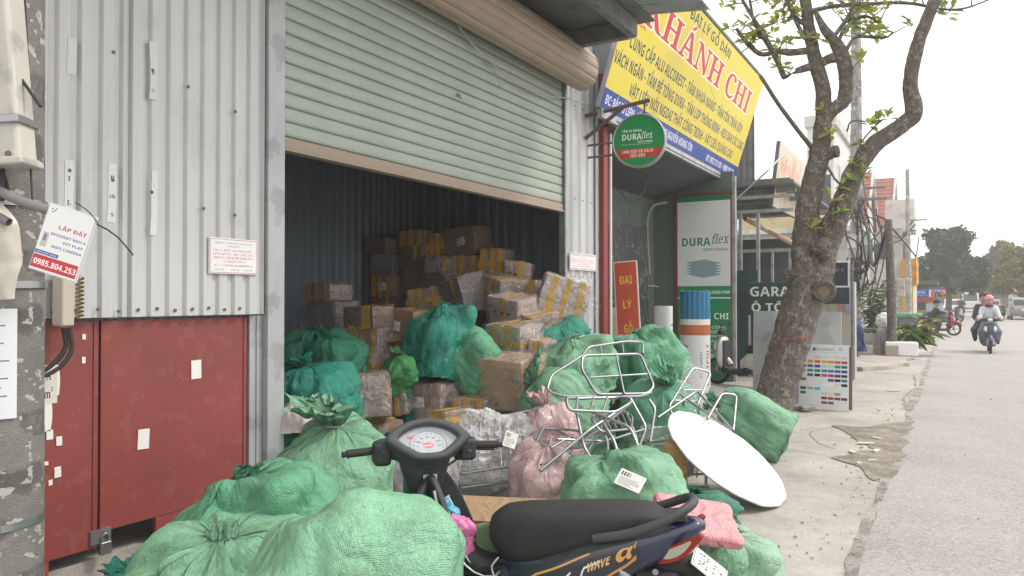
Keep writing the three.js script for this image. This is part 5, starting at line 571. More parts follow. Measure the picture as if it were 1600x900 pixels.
const PARCELS = [
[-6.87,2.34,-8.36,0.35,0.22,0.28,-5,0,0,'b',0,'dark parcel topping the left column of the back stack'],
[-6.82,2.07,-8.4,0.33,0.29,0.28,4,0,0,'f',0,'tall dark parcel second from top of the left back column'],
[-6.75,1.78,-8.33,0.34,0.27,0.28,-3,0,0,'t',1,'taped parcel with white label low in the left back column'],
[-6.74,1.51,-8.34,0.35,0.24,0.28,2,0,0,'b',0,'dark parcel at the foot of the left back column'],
[-6.39,2.44,-8.53,0.36,0.19,0.29,3,0,0,'t',0,'flat parcel with three tape bands topping the second back column'],
[-6.4,2.25,-8.52,0.35,0.17,0.28,-2,0,0,'b',0,'flat dark parcel under the banded one in the second back column'],
[-6.39,2.09,-8.54,0.37,0.15,0.3,2,0,0,'b',0,'thin dark parcel third in the second back column'],
[-6.31,1.83,-8.47,0.36,0.34,0.29,-4,0,0,'b',0,'deep dark parcel low in the second back column'],
[-6.18,2.33,-8.71,0.29,0.29,0.4,15,0,3,'o',0,'parcel wrapped all over in glossy orange tape near the top of the heap'],
[-5.71,2.37,-8.75,0.48,0.37,0.39,-4,0,5,'b',1,'large parcel with small white label crowning the heap'],
[-5.96,2.06,-8.45,0.33,0.21,0.28,20,0,-4,'f',0,'film wrapped grey parcel below the orange one'],
[-5.62,2.04,-8.65,0.39,0.25,0.31,5,0,0,'t',0,'banded parcel right below the crowning parcel'],
[-5.81,1.84,-8.3,0.33,0.19,0.28,-8,0,0,'f',0,'film wrapped flat parcel left of the tilted grey parcel'],
[-5.75,1.59,-7.89,0.38,0.28,0.3,12,0,8,'t',0,'crumpled film parcel with tape above the teal sack'],
[-5.2,2.06,-8.65,0.33,0.36,0.28,10,0,0,'t',0,'brown banded parcel beside the pinkish one near the end wall'],
[-4.85,1.91,-8.63,0.31,0.33,0.28,18,0,-8,'p',0,'pinkish film wrapped parcel leaning at the end wall'],
[-5.28,1.65,-7.96,0.46,0.46,0.37,-18,12,10,'f',0,'big smooth grey film parcel tilted in mid heap'],
[-4.79,1.67,-8.11,0.42,0.39,0.33,-30,0,-12,'t',1,'film parcel with square white label and ragged tape'],
[-4.43,1.47,-7.73,0.4,0.34,0.32,-12,10,-9,'p',0,'pinkish grey box with printed marks tilted in mid heap'],
[-4.65,1.6,-8.45,0.27,0.26,0.4,8,0,0,'b',0,'brown parcel end showing behind the tilted pinkish box'],
[-4.46,1.62,-8.44,0.13,0.39,0.4,0,0,0,'p',0,'narrow upright parcel left of the big white film parcel'],
[-4.03,1.6,-8.22,0.48,0.48,0.38,32,0,-16,'w',0,'big whitish film parcel with three slanting tape bands'],
[-4.15,1.3,-7.81,0.25,0.31,0.4,-20,8,-14,'t',0,'small pale parcel wedged right of the printed box'],
[-4.13,1.15,-7.23,0.44,0.37,0.35,-10,6,-3,'x',0,'white film parcel with crossed yellow tape in mid heap'],
[-3.83,1.04,-7.31,0.17,0.26,0.4,10,0,-10,'p',0,'small pinkish parcel right of the cross taped one'],
[-3.86,0.79,-6.72,0.5,0.48,0.4,-6,8,-2,'c',0,'large cardboard box in loose clear film at the front of the heap'],
[-4.35,0.77,-6.74,0.36,0.45,0.28,35,0,12,'f',1,'brown film parcel tilted against the large cardboard box'],
[-4.58,0.58,-6.39,0.38,0.37,0.3,-3,0,0,'p',1,'square parcel with white label at the front of the heap'],
[-4.72,0.71,-5.52,0.44,0.37,0.35,-48,6,6,'t',1,'parcel turned cornerwise with top label and three bands'],
[-4.8,0.65,-6.18,0.18,0.31,0.4,15,0,4,'f',0,'small film parcel between the cornerwise and the square one'],
[-4.12,0.53,-6.41,0.33,0.21,0.28,6,0,0,'t',0,'low parcel under the tilted brown one'],
[-4.14,0.46,-6.11,0.2,0.19,0.4,-12,0,5,'t',0,'bottom parcel with yellow tape behind the handlebar'],
[-6.14,1.69,-6.51,0.38,0.18,0.31,-4,0,0,'t',0,'taped flat parcel topping the leftmost stack'],
[-6.14,1.45,-6.54,0.43,0.26,0.35,3,0,0,'f',0,'grey film parcel in the middle of the leftmost stack'],
[-6.1,1.19,-6.54,0.34,0.24,0.28,-2,0,0,'t',0,'banded parcel at the bottom of the leftmost stack'],
[-5.34,1.42,-6.29,0.39,0.22,0.31,-6,0,2,'h',0,'long parcel with one white taped end atop the second stack'],
[-5.32,1.17,-6.29,0.35,0.28,0.28,3,0,0,'t',0,'thick parcel with three wide bands in the second stack'],
[-5.27,0.94,-6.21,0.32,0.2,0.28,-4,0,0,'t',0,'flat banded parcel under the thick one in the second stack'],
[-5.18,0.79,-6.15,0.32,0.14,0.28,4,0,0,'f',0,'grey film parcel at the base of the second stack'],
[-5.02,1.33,-6.57,0.34,0.33,0.28,-8,0,-3,'k',1,'kraft parcel with white label and film side right of the second stack'],
[-5.07,1.07,-6.55,0.32,0.2,0.28,6,0,6,'k',0,'torn open kraft box under the labelled kraft parcel'],
[-6.28,0.97,-6.14,0.22,0.24,0.4,8,0,0,'t',0,'small taped parcel at the left edge behind the steel post'],
[-1.92,0.34,-6.07,0.19,0.24,0.28,10,0,0,'t',0,'banded parcel lying under the steel racks beside the oval table'],
[-5.37,1.33,-7.32,0.43,0.23,0.34,10,0,0,'f',0,'film parcel half hidden behind the teal sack'],
[-5.29,0.97,-7.51,0.15,0.22,0.4,0,0,0,'b',0,'brown parcel in the shade behind the teal sack']];
// ---------------------------------------------------------------- parcels
function softBox(w, h, l, r, seg) { const g = new THREE.BoxGeometry(w, h, l, seg, seg, seg), p = g.attributes.position, hx = w / 2 - r, hy = h / 2 - r, hz = l / 2 - r, v = new THREE.Vector3(); for (let i = 0; i < p.count; i++) { const x = clamp(p.getX(i), -hx, hx), y = clamp(p.getY(i), -hy, hy), z = clamp(p.getZ(i), -hz, hz); v.set(p.getX(i) - x, p.getY(i) - y, p.getZ(i) - z); if (v.lengthSq() > 1e-12) v.setLength(r); p.setXYZ(i, x + v.x, y + v.y, z + v.z); } const u = boxUV(g), q = mergeN(u); return q; }
function mergeN(g) { return toCreasedNormals(g, 0.9); }
const kraft = (r, g, b, rough, bump) => M({ color: col(r, g, b), map: rep(T.kraft, 0.5), roughness: rough, bumpMap: rep(T.crumple, 0.32), bumpScale: bump });
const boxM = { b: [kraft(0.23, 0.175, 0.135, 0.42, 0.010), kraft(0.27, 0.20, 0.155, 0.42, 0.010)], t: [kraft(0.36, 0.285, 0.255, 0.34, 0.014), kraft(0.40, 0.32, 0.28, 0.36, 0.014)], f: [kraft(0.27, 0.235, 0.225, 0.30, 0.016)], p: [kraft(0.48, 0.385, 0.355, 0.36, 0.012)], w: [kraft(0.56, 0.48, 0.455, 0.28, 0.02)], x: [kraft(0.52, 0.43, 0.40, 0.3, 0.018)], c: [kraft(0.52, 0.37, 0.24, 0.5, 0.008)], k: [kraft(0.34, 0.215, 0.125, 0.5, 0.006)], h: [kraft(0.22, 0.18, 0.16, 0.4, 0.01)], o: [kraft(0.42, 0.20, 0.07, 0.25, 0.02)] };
const tapeM = [M({ color: col(0.64, 0.34, 0.035), roughness: 0.28, bumpMap: rep(T.crumple, 0.2), bumpScale: 0.006 }), M({ color: col(0.68, 0.40, 0.06), roughness: 0.3, bumpMap: rep(T.crumple, 0.23), bumpScale: 0.006 })];
const filmM = MP({ color: col(0.985, 0.985, 0.99), roughness: 0.13, transmission: 0.96, thickness: 0, ior: 1.65, bumpMap: rep(T.crumple, 0.22), bumpScale: 0.025 });
const labelM = M({ map: canvasTex(128, 96, (g, W, H) => { g.fillStyle = '#e2e2de'; g.fillRect(0, 0, W, H); const r = rng(6); g.fillStyle = '#444'; for (let x = 10; x < 60; x += 2 + r() * 4) g.fillRect(x, 10, 1 + r() * 2, 26); for (let i = 0; i < 6; i++) g.fillRect(10, 44 + i * 8, 50 + r() * 55, 2.5); g.strokeStyle = '#555'; g.strokeRect(70, 10, 44, 26); }), roughness: 0.7 });
function ring(w, h, l, pos, tw, axis, e) {   // strip of tape round the girth; axis x: bands stand across the width
  const t = 0.003, W = w / 2 + e, H = h / 2 + e, L = l / 2 + e;
  return axis === 'x' ? [put(new THREE.BoxGeometry(tw, 2 * H, t, 2, 8, 1), pos, 0, L), put(new THREE.BoxGeometry(tw, 2 * H, t, 2, 8, 1), pos, 0, -L), put(new THREE.BoxGeometry(tw, t, 2 * L, 2, 1, 8), pos, H, 0), put(new THREE.BoxGeometry(tw, t, 2 * L, 2, 1, 8), pos, -H, 0)]
    : [put(new THREE.BoxGeometry(2 * W, tw, t, 8, 2, 1), 0, pos, L), put(new THREE.BoxGeometry(2 * W, tw, t, 8, 2, 1), 0, pos, -L), put(new THREE.BoxGeometry(t, tw, 2 * L, 1, 2, 8), W, pos, 0), put(new THREE.BoxGeometry(t, tw, 2 * L, 1, 2, 8), -W, pos, 0)]; }
function filmFlap(w, h, seed) { const g = new THREE.PlaneGeometry(w, h, 14, 14), p = g.attributes.position; for (let i = 0; i < p.count; i++) { const x = p.getX(i), y = p.getY(i), t = x / w + 0.5, k = 1 - 0.75 * t; p.setXYZ(i, x, y * k + 0.02 * fbm3(x * 20, y * 20, seed, 3), 0.09 * fbm3(x * 11 + seed, y * 13, seed, 3) * (0.3 + t) + 0.02 * Math.sin(y * 60 * (1.4 - t))); } g.computeVertexNormals(); return g; }
let parcelN = 0;
function parcel(x, y, z, w, h, l, yaw, pitch, roll, style, lab, label, grp) {
  const i = parcelN++, r = rng(900 + i), D = Math.PI / 180, g = thing('parcel', label, 'parcel', [x, y, z], 0, grp || 'parcels heaped in the warehouse'); g.rotation.order = 'YXZ'; g.rotation.set(pitch * D, yaw * D, roll * D); const sd = i * 3.7, ms = boxM[style];
  mesh('box', lump(softBox(w, h, l, 0.022, 7), style === 'c' ? 0.012 : 0.022, sd), ms[i % ms.length], g);
  const tm = tapeM[i % 2]; const bands = { t: [[-0.32, 0], [0, 0], [0.32, 0]], w: [[-0.33, 0], [0.02, 0], [0.35, 0]], x: [[-0.2, 0], [0.15, 0]], h: [[0.18, 0], [0.36, 0]], b: r() < 0.45 ? [[0.25, 0]] : [], f: r() < 0.5 ? [[0.2, 0]] : [], p: r() < 0.6 ? [[0.05, 0]] : [], k: [[-0.3, 0]], c: [], o: [[-0.3, 0], [0, 0], [0.3, 0]] }[style];
  for (const [b] of bands) mesh('tape', lump(merge(ring(w, h, l, b * w + (r() - 0.5) * 0.05, 0.05 + 0.03 * r(), 'x', 0.0045)).rotateZ((r() - 0.5) * 0.09), 0.022, sd), tm, g);
  if (style === 'x' || style === 'o' || (style === 't' && r() < 0.35)) mesh('tape', lump(merge(ring(w, h, l, (r() - 0.5) * 0.1, 0.055, 'y', 0.007)), 0.022, sd), tm, g);
  if (lab) mesh('shipping_label', put(new THREE.BoxGeometry(0.13, 0.1, 0.002), (style === 'k' || style === 'p' ? -0.05 : 0.05) * 1, style === 't' && pitch ? h / 2 + 0.012 : 0.0, style === 't' && pitch ? 0 : l / 2 + 0.014, style === 't' && pitch ? -Math.PI / 2 : 0, 0, 0.25 * (r() - 0.5)), labelM, g);
  if ('ftwxpco'.includes(style) && (y < 1.75 || style === 'f')) { const s = softBox(w + 0.035, h + 0.03, l + 0.035, 0.04, 14), p = s.attributes.position; mesh('plastic_wrap', lump(lump(s, 0.02, sd + 9, 9), 0.012, sd + 4, 22), filmM, g); }
  if ('ftwh'.includes(style) && r() < 0.75) { const s = r() < 0.5 ? -1 : 1; mesh('film_end', put(filmFlap(0.18, h * 0.9, sd), s * (w / 2 + 0.07), 0, l / 2 - 0.06, 0, s < 0 ? Math.PI : 0, 0), filmM, g); }
  if (style === 'k' && roll > 3) { for (const s of [-1, 1]) mesh('flap', bx(w * 0.9, 0.006, 0.16, 0, h / 2 + 0.035, s * (l / 2 + 0.03), s * 0.6), ms[0], g); }
  if (style === 'p' && !lab && w > 0.3) { for (const q of [-0.1, 0, 0.1]) mesh('print_mark', b2(q - 0.03, q + 0.03, 0.0, 0.03, l / 2 + 0.012, l / 2 + 0.014), M({ color: col(0.12, 0.1, 0.09) }), g); }
  return g; }
for (const p of PARCELS) { const q = [...p]; q[3] *= 1.13; q[4] *= 1.06; q[5] *= 1.1; parcel(...q); }
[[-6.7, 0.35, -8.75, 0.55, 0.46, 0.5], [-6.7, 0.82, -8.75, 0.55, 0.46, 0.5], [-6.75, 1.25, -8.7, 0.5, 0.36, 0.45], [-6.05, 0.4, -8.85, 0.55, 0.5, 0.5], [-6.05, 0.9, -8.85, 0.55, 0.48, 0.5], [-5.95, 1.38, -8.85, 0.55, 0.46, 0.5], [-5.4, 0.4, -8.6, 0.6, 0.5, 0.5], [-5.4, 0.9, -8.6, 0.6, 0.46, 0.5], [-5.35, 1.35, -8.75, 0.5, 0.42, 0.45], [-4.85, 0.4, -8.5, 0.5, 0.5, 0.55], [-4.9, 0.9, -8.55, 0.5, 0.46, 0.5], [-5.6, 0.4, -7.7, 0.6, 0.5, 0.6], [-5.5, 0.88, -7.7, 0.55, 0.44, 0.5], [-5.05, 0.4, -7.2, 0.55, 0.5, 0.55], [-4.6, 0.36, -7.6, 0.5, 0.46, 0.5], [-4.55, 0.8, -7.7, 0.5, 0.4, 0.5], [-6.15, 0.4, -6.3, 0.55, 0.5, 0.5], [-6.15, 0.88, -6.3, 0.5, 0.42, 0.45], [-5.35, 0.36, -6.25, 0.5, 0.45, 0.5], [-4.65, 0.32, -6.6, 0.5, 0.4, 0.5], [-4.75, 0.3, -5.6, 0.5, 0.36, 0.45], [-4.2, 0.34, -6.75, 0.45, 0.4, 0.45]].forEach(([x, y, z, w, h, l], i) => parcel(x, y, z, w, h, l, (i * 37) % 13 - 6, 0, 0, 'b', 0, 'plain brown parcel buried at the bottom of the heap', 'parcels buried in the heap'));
// ---------------------------------------------------------------- woven sacks: cloth relaxed over what is inside
function simSack(seed, o = {}) {
  const nu = o.nu || 84, nv = o.nv || 66, R = o.R || 0.33, Hs = o.H || 1.2, C = 2 * Math.PI * R, r = rng(seed), N = nu * (nv + 1), P = new Float32Array(N * 3), Q = new Float32Array(N * 3), tied = o.tied !== false, vn = Math.round(nv * (o.neck || 0.8)), bot = Math.round(nv * R * 0.85 / Hs);
  const cont = o.content || [[0, 0.22, 0, 0.2, 0.2, 0.2, 0.07], [0.05, 0.5, 0, 0.17, 0.14, 0.16, 0.06]];
  for (const c of cont) { c[7] = c[7] || 0; c[8] = Math.cos(c[7]); c[9] = Math.sin(c[7]); }
  for (let v = 0; v <= nv; v++) for (let u = 0; u < nu; u++) { const a = u / nu * 2 * Math.PI, k = (v * nu + u) * 3; let rad, y; if (v <= bot) { rad = R * (0.02 + 0.98 * v / bot); y = 0.004; } else { const t = (v - bot) / (vn - bot); if (v < vn) { rad = R * Math.cos(Math.PI / 2 * Math.pow(clamp(t), 4)) + 0.03; y = (v - bot) / nv * Hs * 0.96; } else { const q = (v - vn) / Math.max(1, nv - vn); rad = 0.03 + (o.flare ?? 0.14) * Math.sqrt(q); y = (vn - bot) / nv * Hs * 0.96 + (v - vn) / nv * Hs * 0.8; } }
    const w = 1 + 0.12 * noise3(Math.cos(a) * 2.5 + seed, Math.sin(a) * 2.5, v * 0.07) + (v > bot ? 0.16 * Math.sin(a * 13 + seed + 2 * noise3(u * 0.2, v * 0.1, seed)) * sstep(0.5, 1, v / vn) : 0); P[k] = rad * w * Math.cos(a); P[k + 1] = y + 0.01 * noise3(u * 0.5, v * 0.3, seed); P[k + 2] = rad * w * Math.sin(a); }
  Q.set(P); const cons = [], add = (a, b, l, s, c) => cons.push(a, b, l, s, c), du = C / nu, dv = Hs / nv, id = (v, u) => v * nu + (u % nu);
  for (let v = 0; v <= nv; v++) for (let u = 0; u < nu; u++) { const cu = v <= bot ? du * Math.max(0.05, v / bot) : du, nearN = tied && Math.abs(v - vn) < 3; add(id(v, u), id(v, u + 1), cu, 0.9, nearN ? 0 : 0.5); if (v < nv) { add(id(v, u), id(v + 1, u), dv, 0.9, 0.6); if (v > bot) { const dg = Math.hypot(du, dv); add(id(v, u), id(v + 1, u + 1), dg, 0.3, nearN ? 0 : 0.1); add(id(v, u + 1), id(v + 1, u), dg, 0.3, nearN ? 0 : 0.1); } } if (v < nv - 1 && v > bot) add(id(v, u), id(v + 2, u), dv * 2, 0, 0.12); if (v > bot && !nearN) add(id(v, u), id(v, u + 2), du * 2, 0, 0.10); }
  const sd = (x, y, z) => { let d = 9; for (const c of cont) { const ca = c[8], sa = c[9], px = x - c[0], pz = z - c[2], X = Math.abs(ca * px - sa * pz) - c[3] + c[6], Y = Math.abs(y - c[1]) - c[4] + c[6], Z = Math.abs(sa * px + ca * pz) - c[5] + c[6]; const mx = X > 0 ? X : 0, my = Y > 0 ? Y : 0, mz = Z > 0 ? Z : 0, q = Math.sqrt(mx * mx + my * my + mz * mz) + Math.min(Math.max(X, Y, Z), 0) - c[6]; const h = clamp(0.5 + 0.5 * (d - q) / 0.05); d = mix(d, q, h) - 0.05 * h * (1 - h); } return d; };
  const nc = cons.length / 5, A = Int32Array.from({ length: nc }, (_, i) => cons[i * 5]), Bb = Int32Array.from({ length: nc }, (_, i) => cons[i * 5 + 1]), Ln = Float32Array.from({ length: nc }, (_, i) => cons[i * 5 + 2]), Ss = Float32Array.from({ length: nc }, (_, i) => cons[i * 5 + 3]), Cs = Float32Array.from({ length: nc }, (_, i) => cons[i * 5 + 4]);
  const steps = o.steps || 70, G = 9.8 / 3600 * 0.6;
  for (let s = 0; s < steps; s++) {
    for (let i = 0; i < N; i++) { const k = i * 3; for (let c = 0; c < 3; c++) { const v = (P[k + c] - Q[k + c]) * 0.9; Q[k + c] = P[k + c]; P[k + c] += v; } P[k + 1] -= G; }
    for (let it = 0; it < 5; it++) { for (let i = 0; i < nc; i++) { const a = A[i] * 3, b = Bb[i] * 3, dx = P[b] - P[a], dy = P[b + 1] - P[a + 1], dz = P[b + 2] - P[a + 2], d = Math.sqrt(dx * dx + dy * dy + dz * dz) + 1e-9, e = d - Ln[i], k = (e > 0 ? Ss[i] : Cs[i]) * 0.5 * e / d; if (!k) continue; P[a] += dx * k; P[a + 1] += dy * k; P[a + 2] += dz * k; P[b] -= dx * k; P[b + 1] -= dy * k; P[b + 2] -= dz * k; }
      if (tied) { let cx = 0, cz = 0, cyy = 0; for (let u = 0; u < nu; u++) { const k = (vn * nu + u) * 3; cx += P[k]; cyy += P[k + 1]; cz += P[k + 2]; } cx /= nu; cz /= nu; cyy /= nu; for (const vv of [vn - 1, vn, vn + 1]) for (let u = 0; u < nu; u++) { const k = (vv * nu + u) * 3, dx = P[k] - cx, dz = P[k + 2] - cz, d = Math.hypot(dx, dz), lim = (o.neckR || 0.04) * (0.45 + 0.55 * hash3(u, vv, seed)); if (d > lim) { P[k] = cx + dx / d * lim; P[k + 2] = cz + dz / d * lim; } if (vv === vn) P[k + 1] += (cyy - P[k + 1]) * 0.3; } } }
    for (let i = 0; i < N; i++) { const k = i * 3, x = P[k], y = P[k + 1], z = P[k + 2], d = sd(x, y, z) - 0.008; if (d < 0) { const e = 0.004, gx = sd(x + e, y, z) - sd(x - e, y, z), gy = sd(x, y + e, z) - sd(x, y - e, z), gz = sd(x, y, z + e) - sd(x, y, z - e), l = Math.hypot(gx, gy, gz) || 1; P[k] -= gx / l * d; P[k + 1] -= gy / l * d; P[k + 2] -= gz / l * d; Q[k] += (P[k] - Q[k]) * 0.6; Q[k + 2] += (P[k + 2] - Q[k + 2]) * 0.6; } if (P[k + 1] < 0.003) P[k + 1] = 0.003; } }
  for (let ps = 0; ps < 2; ps++) { const O = P.slice(); for (let v = bot; v < vn - 1; v++) for (let u = 0; u < nu; u++) for (let c = 0; c < 3; c++) P[(v * nu + u) * 3 + c] = 0.4 * O[(v * nu + u) * 3 + c] + 0.15 * (O[(v * nu + (u + 1) % nu) * 3 + c] + O[(v * nu + (u + nu - 1) % nu) * 3 + c] + O[((v + 1) * nu + u) * 3 + c] + O[((v - 1) * nu + u) * 3 + c]); }
  if (tied) { let cx = 0, cyy = 0, cz = 0; for (let u = 0; u < nu; u++) { const k = (vn * nu + u) * 3; cx += P[k] / nu; cyy += P[k + 1] / nu; cz += P[k + 2] / nu; } const fl = o.flare ?? 0.14, ks = 9 + (seed % 3) * 4, tl = o.fall ?? 0.8;
    for (let v = vn + 1; v <= nv; v++) { const q = (v - vn) / (nv - vn); for (let u = 0; u < nu; u++) { const a = u / nu * 2 * Math.PI, k = (v * nu + u) * 3, pl = Math.sin(a * ks + seed + 1.5 * noise3(Math.cos(a) * 2, Math.sin(a) * 2, seed)), lobe = 0.55 + 0.45 * noise3(Math.cos(a) * 1.3 + seed, Math.sin(a) * 1.3, 7), ed = 0.75 + 0.25 * noise3(Math.cos(a) * 3, Math.sin(a) * 3, seed + 5), qq = q * ed, cr = fbm3(Math.cos(a) * 4 + seed, q * 5, Math.sin(a) * 4, 3), rad = (o.neckR || 0.04) * (0.75 + 0.25 * pl) * (1 - q) + qq * fl * (0.62 + 0.30 * lobe + 0.17 * pl * (1 - 0.5 * q) + 0.5 * cr * q), h = fl * 1.05 * (qq - (0.15 + 0.55 * tl * lobe) * qq * qq) + 0.35 * fl * q * cr; P[k] = cx + rad * Math.cos(a) + 0.5 * fl * q * q * Math.cos(seed * 2.1); P[k + 1] = cyy + h; P[k + 2] = cz + rad * Math.sin(a) + 0.5 * fl * q * q * Math.sin(seed * 2.1); } } }
  { // stiff creases pressed into the cloth
    const D = new Float32Array(N); for (let v = bot; v <= vn; v++) for (let u = 0; u < nu; u++) { const i = v * nu + u, k = i * 3, x = P[k] + seed * 3.1, y = P[k + 1], z = P[k + 2], w1 = 0.06 * noise3(x * 6, y * 6, z * 6); D[i] = (0.075 * Math.abs(noise3((x + w1) * 4.2, (y + w1) * 3.2, z * 4.2)) + 0.036 * Math.abs(noise3((x - w1) * 9, y * 7, (z + w1) * 9)) + 0.010 * Math.abs(noise3(x * 19, y * 15, z * 19))) * (o.crease ?? 1) * sstep(bot, bot + 6, v) * (1 - 0.7 * sstep(vn - 6, vn, v)); }
    for (let v = bot; v <= vn; v++) for (let u = 0; u < nu; u++) { const i = v * nu + u, k = i * 3, x = P[k], z = P[k + 2], y = P[k + 1] - 0.25, l = Math.hypot(x, y * 0.6, z) || 1; P[k] += x / l * D[i]; P[k + 1] += y * 0.6 / l * D[i]; P[k + 2] += z / l * D[i]; } }
  const pos = [], uv = [], idx = []; for (let v = 0; v <= nv; v++) for (let u = 0; u <= nu; u++) { const k = id(v, u) * 3; pos.push(P[k], P[k + 1], P[k + 2]); uv.push(u / nu * C, v / nv * Hs); } for (let v = 0; v < nv; v++) for (let u = 0; u < nu; u++) { const q = v * (nu + 1) + u; idx.push(q, q + nu + 1, q + 1, q + 1, q + nu + 1, q + nu + 2); }
  const g = new THREE.BufferGeometry(); g.setAttribute('position', new THREE.Float32BufferAttribute(pos, 3)); g.setAttribute('uv', new THREE.Float32BufferAttribute(uv, 2)); g.setIndex(idx); g.computeVertexNormals(); { const n = g.attributes.normal; for (let v = 0; v <= nv; v++) { const a = v * (nu + 1), b = a + nu, x = n.getX(a) + n.getX(b), y = n.getY(a) + n.getY(b), z = n.getZ(a) + n.getZ(b), l = Math.hypot(x, y, z) || 1; n.setXYZ(a, x / l, y / l, z / l); n.setXYZ(b, x / l, y / l, z / l); } }
  let top = 0; for (let u = 0; u < nu; u++) top += P[(vn * nu + u) * 3 + 1] / nu; let nx = 0, nz = 0; for (let u = 0; u < nu; u++) { nx += P[(vn * nu + u) * 3] / nu; nz += P[(vn * nu + u) * 3 + 2] / nu; } g.userData = { neck: [nx, top, nz] }; return g; }
const weave = (r, g, b) => M({ color: col(r, g, b), map: rep(T.weaveCol, 0.55), bumpMap: rep(T.sackBump, 0.62), bumpScale: 0.05, roughness: 0.45 });
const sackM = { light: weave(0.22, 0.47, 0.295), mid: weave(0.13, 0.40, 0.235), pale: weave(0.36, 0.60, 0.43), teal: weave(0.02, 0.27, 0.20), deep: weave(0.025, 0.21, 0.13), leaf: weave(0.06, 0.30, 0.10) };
const SV = {
  big: simSack(1, { nu: 120, nv: 90, R: 0.315, H: 1.30, neck: 0.95, neckR: 0.09, flare: 0.05, crease: 0.75, content: [[0, 0.32, 0, 0.30, 0.34, 0.31, 0.2], [-0.04, 0.60, 0.04, 0.26, 0.22, 0.25, 0.13, 0.5], [-0.12, 0.72, 0.10, 0.14, 0.15, 0.16, 0.06, 0.3]] }),
  tied: simSack(2, { R: 0.29, H: 1.12, neck: 0.83, flare: 0.24, content: [[0, 0.24, 0, 0.27, 0.24, 0.25, 0.17], [0.03, 0.44, 0, 0.17, 0.13, 0.16, 0.1, 0.5]] }),
  lump: simSack(3, { R: 0.30, H: 1.0, neck: 0.92, neckR: 0.06, flare: 0.08, content: [[-0.03, 0.20, 0, 0.28, 0.2, 0.24, 0.06, 0.4], [0.08, 0.38, 0.03, 0.18, 0.14, 0.18, 0.04, 1.1]] }),
  low: simSack(4, { R: 0.31, H: 0.96, neck: 0.84, flare: 0.17, content: [[0, 0.16, 0, 0.29, 0.16, 0.26, 0.13], [-0.05, 0.26, 0.03, 0.16, 0.11, 0.15, 0.08]] }),
  slack: simSack(5, { R: 0.31, H: 1.1, neck: 0.80, flare: 0.22, crease: 1.5, content: [[0, 0.18, 0, 0.25, 0.18, 0.22, 0.12, 0.7], [-0.05, 0.36, 0.04, 0.13, 0.12, 0.13, 0.07]] }),
  boxy: simSack(6, { R: 0.31, H: 1.12, neck: 0.93, neckR: 0.08, flare: 0.08, crease: 1.15, content: [[0, 0.26, 0, 0.28, 0.27, 0.24, 0.03, 0.2], [0.08, 0.53, 0.0, 0.16, 0.16, 0.15, 0.03, 0.9]] }) };
const ropeM = M({ color: col(0.32, 0.33, 0.3), roughness: 0.8 });
function sack(v, m, p, s, ry, rx, rz, label, o = {}) { const g = thing('woven_sack', label, 'sack', p, 0, 'green woven sacks spilling onto the pavement'); g.rotation.order = 'YXZ'; g.rotation.set(rx, ry, rz); g.scale.set(...s); mesh('cloth', SV[v], sackM[m], g); const n = SV[v].userData.neck; if (['tied', 'low', 'slack'].includes(v)) mesh('tie', put(new THREE.TorusGeometry(0.042, 0.008, 6, 20), n[0], n[1], n[2], Math.PI / 2), ropeM, g);
  if (o.label) mesh('shipping_label', put(new THREE.BoxGeometry(0.15, 0.12, 0.004), ...o.label), labelM, g); return g; }
sack('big', 'light', [-1.90, 0, -2.12], [1.16, 0.965, 1.2], 2.3, 0, -0.36, 'big light green sack in the foreground hiding the front wheel');
sack('lump', 'mid', [-2.98, 0.10, -2.72], [1.15, 1.2, 1.15], 0.6, 0, 0.1, 'green sack leaning behind the big foreground sack');
sack('lump', 'light', [-2.72, 0.0, -2.22], [1.1, 1.15, 1.15], 2.4, 0.05, 0, 'pale green sack on the ground left of the big foreground sack');
sack('slack', 'teal', [-3.42, -0.01, -2.28], [0.95, 0.62, 0.95], 1.1, 0, 0.2, 'flat teal sack at the foot of the red door');
sack('tied', 'light', [-3.08, 0.32, -3.32], [1.02, 1.02, 1.02], 2.2, 0.05, 0.12, 'light green sack with a big tied ruffle beside the handlebar', { label: [0.22, 0.36, 0.2, -0.2, 0.8, 0.1] });
sack('lump', 'mid', [-3.3, 0.0, -3.35], [1.1, 0.85, 1.1], 1.2, 0, 0, 'green sack underneath the ruffled one');
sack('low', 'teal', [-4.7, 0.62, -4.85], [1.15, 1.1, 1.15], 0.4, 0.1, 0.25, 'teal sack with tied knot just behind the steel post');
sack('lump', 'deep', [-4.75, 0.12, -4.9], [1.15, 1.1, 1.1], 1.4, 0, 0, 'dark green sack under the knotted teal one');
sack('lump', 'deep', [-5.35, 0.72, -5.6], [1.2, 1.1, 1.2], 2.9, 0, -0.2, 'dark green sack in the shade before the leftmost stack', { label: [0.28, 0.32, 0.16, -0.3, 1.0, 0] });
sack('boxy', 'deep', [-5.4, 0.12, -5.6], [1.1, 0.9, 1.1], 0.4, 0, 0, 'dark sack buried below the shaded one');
sack('lump', 'teal', [-4.62, 0.84, -6.52], [1.0, 1.3, 1.0], 1.0, 0, -0.12, 'tall smooth teal sack in the middle of the heap');
sack('tied', 'mid', [-4.2, 0.80, -6.8], [0.95, 0.95, 0.95], 0.5, 0.1, 0.75, 'green sack with tied neck leaning over the teal sack');
sack('boxy', 'teal', [-4.85, 0.1, -6.6], [1.0, 0.85, 1.0], 0.9, 0, 0, 'teal sack at the base under the tall teal one');
sack('slack', 'leaf', [-4.82, 0.74, -6.05], [0.55, 0.72, 0.55], 1.9, 0.4, 0.3, 'small bright green tied sack beside the second stack');
sack('slack', 'teal', [-3.95, 0.93, -8.1], [1.15, 0.98, 1.2], 0.2, 0.1, 0.55, 'dark teal crumpled sack under the whitish film parcel');
